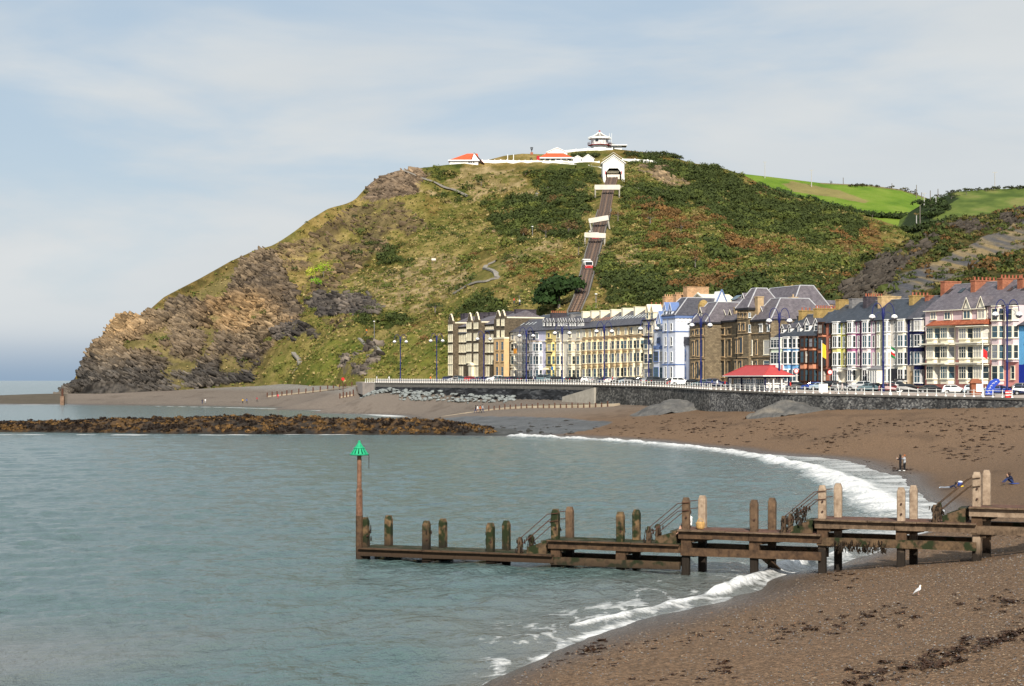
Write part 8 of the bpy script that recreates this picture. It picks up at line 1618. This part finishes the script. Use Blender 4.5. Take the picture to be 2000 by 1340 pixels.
# old timber groynes on the far beach, post and buoy
for label, pts in (('far rusty timber groyne nearer the cove', [(522, 776, 2.4), (570, 771, 3.4), (640, 763, 4.8), (700, 755, 6.4)]), ('short rusty timber groyne by the end of the sea wall', [(664, 778, 3.6), (690, 773, 4.4), (712, 768, 5.2)])):
    q = [hp(p_[0], p_[1], 0, zbeach, 300, 760) for p_ in pts]; t = thing('timber_groyne', label, 'groyne', q[0]); n = 5 if len(pts) == 4 else 4
    for a_, b_ in zip(q[:-1], q[1:]):
        for k in range(n): p = a_.lerp(b_, k / n) - q[0]; MB().box(-.2, .2, -.2, .2, -1, 1.5 + .5 * rb.random()).build('post', RUST, t, p)
        mb = MB().bar(a_ - q[0] + Vector((0, .3, .3)), b_ - q[0] + Vector((0, .3, .3)), .35, 4); mb.build('plank', SLIPC, t)
p = zpt(122, 780, 2.0); t = thing('tide_post', 'rusty post at the foot of the headland', 'post', p); MB().box(-.7, .7, -.7, .7, -2, 1.2).build('base', BALL, t); MB().bar((0, 0, 1.2), (0, 0, 4.0), .4, 8).build('shaft', RUST, t)
p = zpt(722, 747, 8.66) if False else at(670, 752, 560); t = thing('life_ring_post', 'red life ring post near the end of the railing', 'post', p); MB().bar((0, 0, -2), (0, 0, 2.0), .15, 6).build('post', RUST, t); MB().lathe([(.42, -.1), (.55, 0), (.42, .1), (.3, 0)], 12).build('ring', REDF, t, (0, -.25, 1.9)).rotation_euler.x = R(90)
# ------------------------------------------------------------------ gull on the shingle
p = zpt(1793, 1166, 1.15); g = thing('seagull', 'white herring gull standing on the near shingle', 'gull', (p[0], p[1], beachz(p[0], p[1]))); g.scale = (.8,) * 3; GW = paint('gull_white', (.85, .85, .83)); GG = paint('gull_grey', (.55, .56, .58)); YB = paint('beak_yellow', (.65, .42, .06)); PKL = paint('leg_pink', (.45, .26, .22))
bm = bmesh.new(); bmesh.ops.create_uvsphere(bm, u_segments=16, v_segments=10, radius=1); me = bpy.data.meshes.new('body')
for v in bm.verts:
    x, y, z = v.co; t_ = (x + 1) / 2; a_ = .62; bx_, bz_ = x * .185, z * .082 * (.5 + .75 * t_); v.co = Vector((bx_ * math.cos(a_) - bz_ * math.sin(a_) - .01, y * .080 * (.5 + .65 * t_), bx_ * math.sin(a_) + bz_ * math.cos(a_) + .235))
bm.to_mesh(me); bm.free(); me.polygons.foreach_set('use_smooth', [True] * len(me.polygons)); link('body', me, GW, g)
MB().bar((.085, 0, .30), (.105, 0, .43), .058, 10, .038).build('neck', GW, g, None, True); mb = MB().lathe([(.005, -.05), (.034, -.035), (.046, 0), (.036, .034), (.006, .047)], 12); mb.build('head', GW, g, (.115, 0, .445), True); MB().bar((.15, 0, .443), (.215, 0, .430), .014, 6, .005).build('beak', YB, g)
for sy in (-1, 1): MB().add([(.075, sy * .078, .33), (.0, sy * .088, .32), (-.10, sy * .072, .235), (-.225, sy * .02, .09), (-.09, sy * .082, .17), (.045, sy * .092, .24), (.06, sy * .066, .35), (-.02, sy * .055, .335), (-.12, sy * .04, .24), (-.225, sy * .012, .10)], [(0, 1, 5), (1, 2, 4, 5), (2, 3, 4), (0, 6, 7, 1), (1, 7, 8, 2), (2, 8, 9, 3)]).build('wing', GG, g); mb = MB(); mb.bar((.0, sy * .03, .17), (.02, sy * .03, .01), .009, 5); mb.box(0, .07, sy * .03 - .02, sy * .03 + .02, .001, .012); mb.build('leg', PKL, g); MB().lathe([(.007, 0), (.004, .004)], 6).build('eye', IRON, g, (.135, sy * .038, .455))
MB().add([(-.14, -.04, .14), (-.14, .04, .14), (-.25, .025, .06), (-.25, -.025, .06), (-.14, -.04, .125), (-.14, .04, .125), (-.25, .025, .052), (-.25, -.025, .052)], [(0, 1, 2, 3), (7, 6, 5, 4), (2, 6, 7, 3)]).build('tail', GW, g)

# ------------------------------------------------------------------ weed, pebbles, scrub
rg = np.random.default_rng(11)
def scatter_faces(centres, sizes, nf, squash, cols, fsize, seed, rough=.3, flat=False):
    """leaf clumps: nf small triangles/quads spread through an ellipsoid round each centre"""
    g_ = np.random.default_rng(seed); N = len(centres); d = g_.normal(size=(N, nf, 3)); d /= np.linalg.norm(d, axis=-1, keepdims=True); d[..., 2] = np.where(d[..., 2] < -.15, -d[..., 2] * .6, d[..., 2])
    rad = (.45 + .6 * g_.random((N, nf, 1)) ** .5) * (1 + rough * (g_.random((N, nf, 1)) - .5)); c_ = centres[:, None] + d * rad * sizes[:, None, None] * np.array([1, 1, squash])
    nn = d + .38 * g_.normal(size=d.shape); 
    if flat: nn = np.array([0, 0, 1.0]) + .35 * g_.normal(size=d.shape)
    nn /= np.linalg.norm(nn, axis=-1, keepdims=True); a_ = np.cross(nn, g_.normal(size=d.shape)); a_ /= np.linalg.norm(a_, axis=-1, keepdims=True) + 1e-6; b_ = np.cross(nn, a_); fs = (sizes[:, None, None] * fsize) * (.6 + .8 * g_.random((N, nf, 1)))
    V = np.stack([c_ - a_ * fs - b_ * fs * .6, c_ + a_ * fs - b_ * fs * .5, c_ + b_ * fs * .9 + a_ * fs * .2], 2).reshape(-1, 3); cc = (cols[:, None] * (.89 + .22 * g_.random((N, nf, 1))))[:, :, None].repeat(3, 2).reshape(-1, 3); F_ = np.arange(len(V)).reshape(-1, 3); return V, F_, cc
LEAF, _t, _b, _ = attr_mat('leaves', rough=.75, nscale=3, var=.2, bump=.2, bdist=.1, nscale2=5, spec=.2)
H = HILL; slope_ok = (H['TT'] > .02) & (H['TT'] < .995) & (H['PX'] > 180)
TX = np.interp(H['PY'], [t_[0] for t_ in TRK], [t_[1] for t_ in TRK]); offtrack = ~((np.abs(H['PX'] - TX) < 22) & (H['PY'] > 335)) & ~((np.abs(H['PX'] - 1198) < 26) & (H['PY'] > 305) & (H['PY'] < 360)) & ~((H['PY'] < 338) & (H['PX'] < 1225) & (H['PX'] > 860)) & ~inpoly(H['PX'], H['PY'], [(920, 560), (940, 500), (985, 500), (985, 550), (940, 562)])
dens = (.015 + .50 * H['dark'] + .50 * H['patch'] * (.20 + .80 * H['east']) + .20 * H['rust'] + .05 * H['east']) * (1 - .93 * np.clip(H['rock'] * 1.2, 0, 1)) * slope_ok * offtrack
area = np.gradient(H['V'][..., 1], axis=0) * np.gradient(H['V'][..., 0], axis=1); area = np.clip(area, 0, 4); pr = (dens * area).ravel(); pr /= pr.sum()
NB = 15000; idx = rg.choice(pr.size, NB, p=pr); cen = H['V'].reshape(-1, 3)[idx] + rg.normal(size=(NB, 3)) * np.array([.6, .6, 0]); dk = H['dark'].ravel()[idx]; rs = H['rust'].ravel()[idx]; sz = rg.gamma(1.3, .62, NB) + .45; sz *= 1 + .2 * dk; sz = np.minimum(sz, 4.0); cen[:, 2] += sz * .15
pal_ = np.array([(.040, .054, .012), (.066, .084, .017), (.102, .116, .022), (.115, .105, .026), (.130, .075, .026), (.175, .090, .028), (.19, .15, .05)]); cx_, cy_, cz_ = cen.T; ln_ = np.clip((fbm(cx_ / 11, cy_ / 14 + cz_ / 9, 501, 3) - .28) * 2.27, 0, 1); u = np.clip(.72 * ln_ + .28 * rg.random(NB), 0, .999); dk = np.where(dk > 0, dk, 0); k = np.select([(rs > .3) & (u < .45), u < .30 + .35 * dk, u < .58 + .25 * dk, u < .78 + .14 * dk, u < .88, u < .95], [4 + (rg.random(NB) < .4), 0, 1, 2, 3, 6], 4).astype(int)
sm_ = sz < 1.25
for nm, ms, nf, fs in (('hill_scrub', sm_, 20, .27), ('hill_bushes', ~sm_, 74, .15)):
    V, F_, cc = scatter_faces(cen[ms], sz[ms], nf, .72, pal_[k][ms], fs, 21); tag(link(nm, tri_mesh(nm, V, F_, 3, LEAF, False, cc)), kind='stuff')
H2 = HILL2; dens = (.25 + .75 * (1 - H2['g'])) * (1 - .93 * H2['rock']) * (1 - .88 * H2['scree']) * (H2['TT'] > .02) * (H2['TT'] < .99); pr = (dens * np.abs(np.gradient(H2['V'][..., 1], axis=0) * np.gradient(H2['V'][..., 0], axis=1))).ravel(); pr /= pr.sum(); NB = 3800; idx = rg.choice(pr.size, NB, p=pr); cen = H2['V'].reshape(-1, 3)[idx].copy(); sz = rg.gamma(3, .24, NB) + .3; cen[:, 2] += sz * .15; k = rg.choice(7, NB, p=[.34, .30, .10, .08, .10, .05, .03])
V, F_, cc = scatter_faces(cen, sz, 30, .7, pal_[k] * .8, .24, 23); tag(link('hillside_scrub', tri_mesh('hillside_scrub', V, F_, 3, LEAF, False, cc)), kind='stuff')
# rockweed hanging over the reef in clumps
X_, Y_, Z_, P_, T_ = REEFG; okr = np.nonzero(((Z_ > .15) & (P_ < 960)).ravel())[0]; idx = rg.choice(okr, 5200); cen = np.stack([X_.ravel()[idx], Y_.ravel()[idx], Z_.ravel()[idx] + .02], -1) + rg.normal(size=(5200, 3)) * np.array([.3, .3, .02]); un = fbm(cen[:, 0] / 4, cen[:, 1] / 3, 521, 3); kk = (un + .25 * rg.random(5200) > .66).astype(int); rcl = np.where(kk[:, None] == 1, np.array([(.12, .066, .022)]), np.array([(.020, .013, .009)])) * (.5 + rg.random((5200, 1)))
V, F_, cc = scatter_faces(cen, .22 + .45 * rg.random(5200), 14, .7, rcl, .42, 61); tag(link('reef_weed', tri_mesh('reef_weed', V, F_, 3, LEAF, False, cc)), kind='stuff')
# broken beds of rock standing out of the cliffs
def blocks(Hh, nm, n, rockm, sizes, seed, dirs, matn, base):
    g_ = np.random.default_rng(seed); pr = (np.clip(rockm, 0, 1) ** 2 * (Hh['TT'] > .0) * (Hh['TT'] < 1.0)).ravel(); pr /= pr.sum(); idx = g_.choice(pr.size, n, p=pr); c_ = Hh['V'].reshape(-1, 3)[idx] + g_.normal(size=(n, 3)) * .5; nn = Hh['N'].reshape(-1, 3)[idx]
    e1 = np.array(dirs) + .22 * g_.normal(size=(n, 3)); e1 -= nn * (e1 * nn).sum(-1, keepdims=True) * .6; e1 /= np.linalg.norm(e1, axis=-1, keepdims=True); e2 = np.cross(nn, e1); e2 /= np.linalg.norm(e2, axis=-1, keepdims=True); e3 = np.cross(e1, e2)
    s = sizes * (.5 + np.minimum(g_.gamma(1.4, .55, (n, 1)), 2.6)); L, W_, T_ = s * (1.0 + .8 * g_.random((n, 1))), s * (.18 + .22 * g_.random((n, 1))), s * (.35 + .35 * g_.random((n, 1)))
    cor = np.array([(-1, -1, -1), (1, -1, -1), (1, 1, -1), (-1, 1, -1), (-1, -1, 1), (1, -1, 1), (1, 1, 1), (-1, 1, 1)], float); jit = 1 + .35 * (g_.random((n, 8, 3)) - .5)
    q = cor[None] * jit; V = c_[:, None] + q[..., :1] * (e1 * L)[:, None] + q[..., 1:2] * (e2 * W_)[:, None] + q[..., 2:] * (e3 * T_)[:, None]
    F0 = np.array([(4, 5, 6, 7), (0, 1, 5, 4), (1, 2, 6, 5), (2, 3, 7, 6), (3, 0, 4, 7)]); F_ = (np.arange(n)[:, None, None] * 8 + F0[None]).reshape(-1, 4); cc = (base[idx] * (.65 + .75 * g_.random((n, 1))))[:, None].repeat(8, 1).reshape(-1, 3)
    tag(link(nm, tri_mesh(nm, V.reshape(-1, 3), F_, 4, matn, False, cc)), kind='stuff')
RKM = attr_mat('cliff_blocks', rough=.9, nscale=1.5, var=.3, bump=.6, bdist=.3, nscale2=3, spec=.15)[0]
blocks(H, 'cliff_rock', 19000, H['rock'], .50, 51, (.84, -.1, -.50), RKM, H['rcol'].reshape(-1, 3)); blocks(HILL2, 'slope_rock', 2200, HILL2['rock'], .30, 53, (.72, .1, .69), RKM, np.broadcast_to(np.array([.062, .052, .042]), (HILL2['rock'].size, 3)))
# dry grass tufts give the open slopes their streaky nap
dens = (1 - np.clip(H['rock'] * 1.3, 0, 1)) * (1 - .8 * H['dark']) * (H['TT'] > -.3) * (H['TT'] < .995) * (H['PX'] > 180) * offtrack; pr = (dens * area).ravel(); pr /= pr.sum(); NB = 26000; idx = rg.choice(pr.size, NB, p=pr); cen = H['V'].reshape(-1, 3)[idx] + rg.normal(size=(NB, 3)) * np.array([.7, .7, 0]); sz = .35 + .5 * rg.random(NB); gcol = np.array([(.12, .13, .025), (.18, .16, .042), (.28, .22, .08), (.36, .28, .12), (.08, .10, .02)]); k = rg.choice(5, NB, p=[.3, .27, .22, .08, .13])
V, F_, cc = scatter_faces(cen, sz, 6, .6, gcol[k], .62, 25); tag(link('grass_tufts', tri_mesh('grass_tufts', V, F_, 3, LEAF, False, cc)), kind='stuff')
# bushes and trees one can point at
def bush(label, px, py, wpx, hpx, col, n=260, cat='bush', name='bush', zf=None, group=None, D0=380, fsz=.13, trunk=False, lean=0.0):
    p = hp(px, py + hpx * .5, 0, zf, D0, 1400); m = MPX(p.y); w_, h_ = wpx * m / 2, hpx * m; t = thing(name, label, cat, p, 0, group); nb_ = max(4, int(wpx / 7)); g_ = np.random.default_rng(int(px * 7 + py)); cs = np.stack([g_.uniform(-.7, .7, nb_) * w_, g_.uniform(-.5, .5, nb_) * w_ * .7, h_ * g_.uniform(.35, .72, nb_)], -1); cs[:, 2] *= 1 - .45 * (np.abs(cs[:, 0]) / w_) ; cs[:, 2] += lean * cs[:, 0]; sz = np.full(nb_, max(w_ * .42, h_ * .36)) * g_.uniform(.7, 1.2, nb_); cc_ = np.array(col)[None] * g_.uniform(.7, 1.3, (nb_, 1))
    V, F_, cc = scatter_faces(cs, sz, max(20, n // nb_), h_ / (w_ + .1) * .8 if h_ < w_ else 1.0, cc_, fsz, int(px)); link('crown', tri_mesh('crown', V, F_, 3, LEAF, False, cc), None, t)
    mb = MB(); mb.bar((0, 0, -1.0), (lean * .3, 0, h_ * .55), max(.15, w_ * .06), 7, max(.08, w_ * .03)); [mb.bar((0, 0, h_ * .25), (c_[0] * .8, c_[1] * .8, c_[2]), max(.08, w_ * .03), 5, .04) for c_ in cs[:6]]; mb.build('trunk' if trunk else 'stems', WOODP, t); return t
bush('big dark wind shaped cypress at the foot of the cliff railway', 1092, 570, 104, 66, (.018, .040, .008), 4200, 'tree', 'cypress_tree', fsz=.17, trunk=True, lean=.35)
BRN, DKG, OLV, YGR, RST = (.125, .075, .028), (.028, .044, .011), (.065, .078, .018), (.26, .38, .02), (.15, .08, .03)
for lb, px, py, w_, h_, c_ in (('round brown bush left of the grey path lamp', 1022, 455, 26, 28, BRN), ('wide brown bush right of the grey path lamp', 1066, 446, 42, 34, BRN), ('tawny bush nearest the sloping footbridge, on its left', 1110, 441, 38, 36, (.10, .065, .026)), ('brown thicket left of the upper footbridge below the dark scrub', 1090, 388, 50, 26, BRN), ('round tawny bush alone on the right of the hill', 1358, 503, 42, 34, RST), ('brown bush cluster right of the track, under the uppermost footbridge', 1207, 415, 34, 24, RST), ('dark round bush alone below the summit cafe', 1027, 338, 18, 14, DKG), ('rusty bush right of the track in the upper hill', 1270, 422, 46, 22, BRN), ('rusty bush in the middle of the right hand slope', 1330, 440, 44, 28, BRN),
                               ('olive bush left of the railway below the lowest footbridge', 1130, 478, 34, 30, OLV), ('dark bush right of the lower tram', 1174, 551, 22, 18, DKG), ('olive bush above the brown cluster, right of the upper tram', 1270, 477, 34, 18, OLV), ('dark olive bush on the slope above the dark gabled hotel', 1014, 577, 26, 16, OLV), ('brown bush on the far right of the hill above the valley', 1660, 490, 30, 26, BRN), ('dark bush beneath the crest of the nearer right slope', 1585, 545, 22, 14, DKG), ('olive bush on the right hand slope above the college', 1500, 510, 40, 24, OLV), ('brown bush right of the olive one above the college', 1470, 528, 30, 22, BRN), ('dark rounded bush on the skyline right of the summit', 1490, 362, 24, 18, DKG),
                               ('bright yellow green bush on the left rock face', 632, 526, 30, 34, YGR), ('bright lime bush low on the rock face', 625, 550, 38, 24, (.18, .36, .02)), ('yellow bush left of the lime green one on the rock face', 608, 533, 14, 28, (.32, .36, .03)), ('dark lone bush on the upper edge of the left rock face', 691, 423, 14, 12, DKG), ('olive gorse patch low on the grassy slope', 726, 602, 40, 20, OLV), ('dark gorse patch above the boundary of the lower slope', 850, 596, 44, 18, DKG), ('dark bush left of the summit buildings', 838, 338, 26, 12, DKG), ('dark round bush beneath the left summit building', 940, 355, 22, 12, DKG)):
    bush(lb, px, py, w_, h_, c_)
FG = 'trees and bushes bordering the far fields'
for lb, px, py, w_, h_, c_, zf in (('small wind bent tree on the field skyline', 1622, 356, 8, 8, DKG, zfield), ('dark tree at the lower edge of the field, right of the hill', 1668, 412, 34, 26, DKG, zfield), ('dark tree right of the largest one under the field', 1704, 418, 26, 20, DKG, zfield), ('lone dark tree in the field corner', 1739, 418, 18, 14, DKG, zfield), ('pale tawny bush at the right corner of the field', 1790, 419, 22, 12, (.22, .15, .05), zpasture), ('dark bush at the top of the dip', 1858, 381, 36, 14, DKG, zpasture), ('dark rounded bush on the pasture skyline', 1888, 375, 20, 13, DKG, zpasture), ('small dark bush on the pasture skyline near the tall pole', 1926, 370, 12, 8, DKG, zpasture), ('dark bush below the poles in the dip', 1820, 400, 40, 22, DKG, zpasture), ('broad dark bush low in the dip', 1810, 416, 36, 18, DKG, zpasture), ('small dark bush in the middle of the pasture', 1857, 420, 8, 6, DKG, zpasture), ('dark bush beside the crest at the foot of the pasture', 1905, 424, 22, 10, DKG, zpasture)): bush(lb, px, py, w_, h_, c_, 220, zf=zf, group=FG, D0=700)
def hedge(pts, zf, n, col, s0, nm='hedge'):
    q = [hp(px, py, 0, zf, 700, 1400) for px, py in pts]; C_ = []
    for i in range(n): k = rg.integers(0, len(q) - 1); t_ = rg.random(); p = q[k].lerp(q[k + 1], t_); C_.append((p.x + rg.normal() * 2, p.y + rg.normal() * 3, p.z + .5))
    V, F_, cc = scatter_faces(np.array(C_), s0 * (.6 + .8 * rg.random(n)), 26, .8, np.array(col)[None] * (.6 + .9 * rg.random((n, 1))), .3, n); tag(link(nm, tri_mesh(nm, V, F_, 3, LEAF, False, cc)), kind='stuff')
C_ = [hp(px, py) for px, py in [(x_, 303 + 4 * rg.random() + (x_ - 1118) * .02) for x_ in np.linspace(1118, 1168, 40)] + [(x_, 301 + 8 * rg.random()) for x_ in np.linspace(1222, 1330, 80)]]; V, F_, cc = scatter_faces(np.array(C_) + np.array([0, 0, .5]), 1.0 + 1.1 * rg.random(len(C_)), 50, .8, np.array([(.040, .052, .014)]) * (.6 + .7 * rg.random((len(C_), 1))), .18, 77); tag(link('summit_scrub', tri_mesh('summit_scrub', V, F_, 3, LEAF, False, cc)), kind='stuff')
hedge([(1660, 365), (1690, 363.5), (1760, 371), (1790, 382)], zfield, 50, (.05, .045, .018), 1.2); hedge([(1500, 372), (1560, 390), (1620, 405), (1660, 418), (1720, 425), (1780, 428)], zfield, 200, DKG, 2.6, 'field_edge_scrub'); hedge([(1835, 385), (1870, 374), (1920, 372), (1960, 370), (2000, 368)], zpasture, 70, (.035, .04, .015), 1.2); hedge([(1700, 465), (1750, 455), (1800, 450), (1860, 432)], zpasture, 160, (.028, .042, .010), 2.4, 'valley_scrub'); hedge([(1800, 400), (1830, 395), (1845, 410), (1815, 425)], zpasture, 120, DKG, 2.2, 'dip_scrub')
# stranded weed and pebbles on the near beach
C_ = []; S_ = []
bands = [([(1050, 1290), (1130, 1262), (1180, 1252)], 60, .30), ([(1240, 1330), (1400, 1315), (1420, 1295)], 40, .20), ([(1500, 1240), (1620, 1225), (1700, 1205), (1790, 1200)], 90, .22), ([(1660, 1330), (1800, 1300), (1900, 1265), (2010, 1230)], 150, .26), ([(1150, 1300), (1300, 1260), (1500, 1220)], 60, .16), ([(1850, 1180), (1960, 1170), (2010, 1185)], 30, .25), ([(1640, 905), (1740, 912), (1760, 925)], 60, .3), ([(1500, 880), (1640, 890)], 30, .3), ([(1840, 1030), (1920, 1040), (2000, 1035)], 40, .2), ([(1580, 1125), (1650, 1118), (1700, 1135)], 40, .18), ([(1600, 820), (1700, 812), (1850, 815), (2000, 822)], 180, .45), ([(1250, 800), (1360, 802), (1420, 806), (1560, 808)], 120, .5), ([(1150, 800), (1300, 800)], 60, .5), ([(620, 778), (720, 782), (800, 800)], 120, .6), ([(1000, 835), (1150, 830), (1260, 822)], 60, .4), ([(1830, 815), (1920, 818), (2000, 812)], 120, .5), ([(1300, 860), (1460, 868), (1560, 882)], 50, .3)]
for pts, n, s in bands:
    for i in range(n * 3):
        k = rg.integers(0, len(pts) - 1); t_ = rg.random(); px = pts[k][0] + (pts[k + 1][0] - pts[k][0]) * t_ + rg.normal() * 16; py = pts[k][1] + (pts[k + 1][1] - pts[k][1]) * t_ + rg.normal() * (py_s := 2.5 if pts[0][1] < 1000 else 11); z = 1.0
        for _ in range(4): p = zpt(px, py, z); z = beachz(p[0], p[1])
        if z > .08 and rg.random() < (.55 if py > 1000 else .8): C_.append((p[0], p[1], z + .02)); S_.append(s * (.15 + .75 * rg.random() ** 3))
V, F_, cc = scatter_faces(np.array(C_), np.array(S_), 16, .16, np.array([(.020, .012, .008)]) * (.6 + 1.2 * rg.random((len(C_), 1))), .42, 31, flat=True); tag(link('stranded_weed', tri_mesh('stranded_weed', V, F_, 3, pmat('brown_weed', (.042, .020, .010), .6, .5, 4, .2), False)), kind='stuff')
NP = 26000; PXr = rg.uniform(880, 2060, NP); Dr = 44 + 62 * rg.random(NP) ** 1.3; Xp = (PXr - 1000) / FPX * Dr; zp_ = zbeach(Xp, Dr); ok = zp_ > .12; Xp, Dr, zp_ = Xp[ok], Dr[ok], zp_[ok]; n = len(Xp); oct_ = np.array([(1, 0, 0), (0, 1, 0), (-1, 0, 0), (0, -1, 0), (0, 0, .7)]); rs = (.018 + .035 * rg.random(n) ** 3)[:, None, None]; an = rg.random(n) * 6.28; ca, sa = np.cos(an), np.sin(an); ox = oct_[None, :, 0] * ca[:, None] - oct_[None, :, 1] * sa[:, None]; oy = oct_[None, :, 0] * sa[:, None] * .75 + oct_[None, :, 1] * ca[:, None] * .75
V = np.stack([ox, oy, np.broadcast_to(oct_[:, 2], ox.shape)], -1) * rs + np.stack([Xp, Dr, zp_ + .015], -1)[:, None]; F0 = np.array([(0, 1, 4), (1, 2, 4), (2, 3, 4), (3, 0, 4)]); F_ = (np.arange(n)[:, None, None] * 5 + F0[None]).reshape(-1, 3); pc = np.array([(.10, .085, .07), (.22, .17, .12), (.16, .15, .15), (.28, .20, .13), (.22, .21, .20), (.05, .045, .04), (.24, .12, .06)])[rg.choice(7, n, p=[.25, .2, .2, .1, .05, .15, .05])]; cc = pc[:, None].repeat(5, 1).reshape(-1, 3)
PEB, _, _, _ = attr_mat('pebbles', rough=.8, nscale=8, var=.2, bump=.1, bdist=.02, nscale2=20, spec=.3); tag(link('pebbles', tri_mesh('pebbles', V.reshape(-1, 3), F_, 3, PEB, False, cc)), kind='stuff')
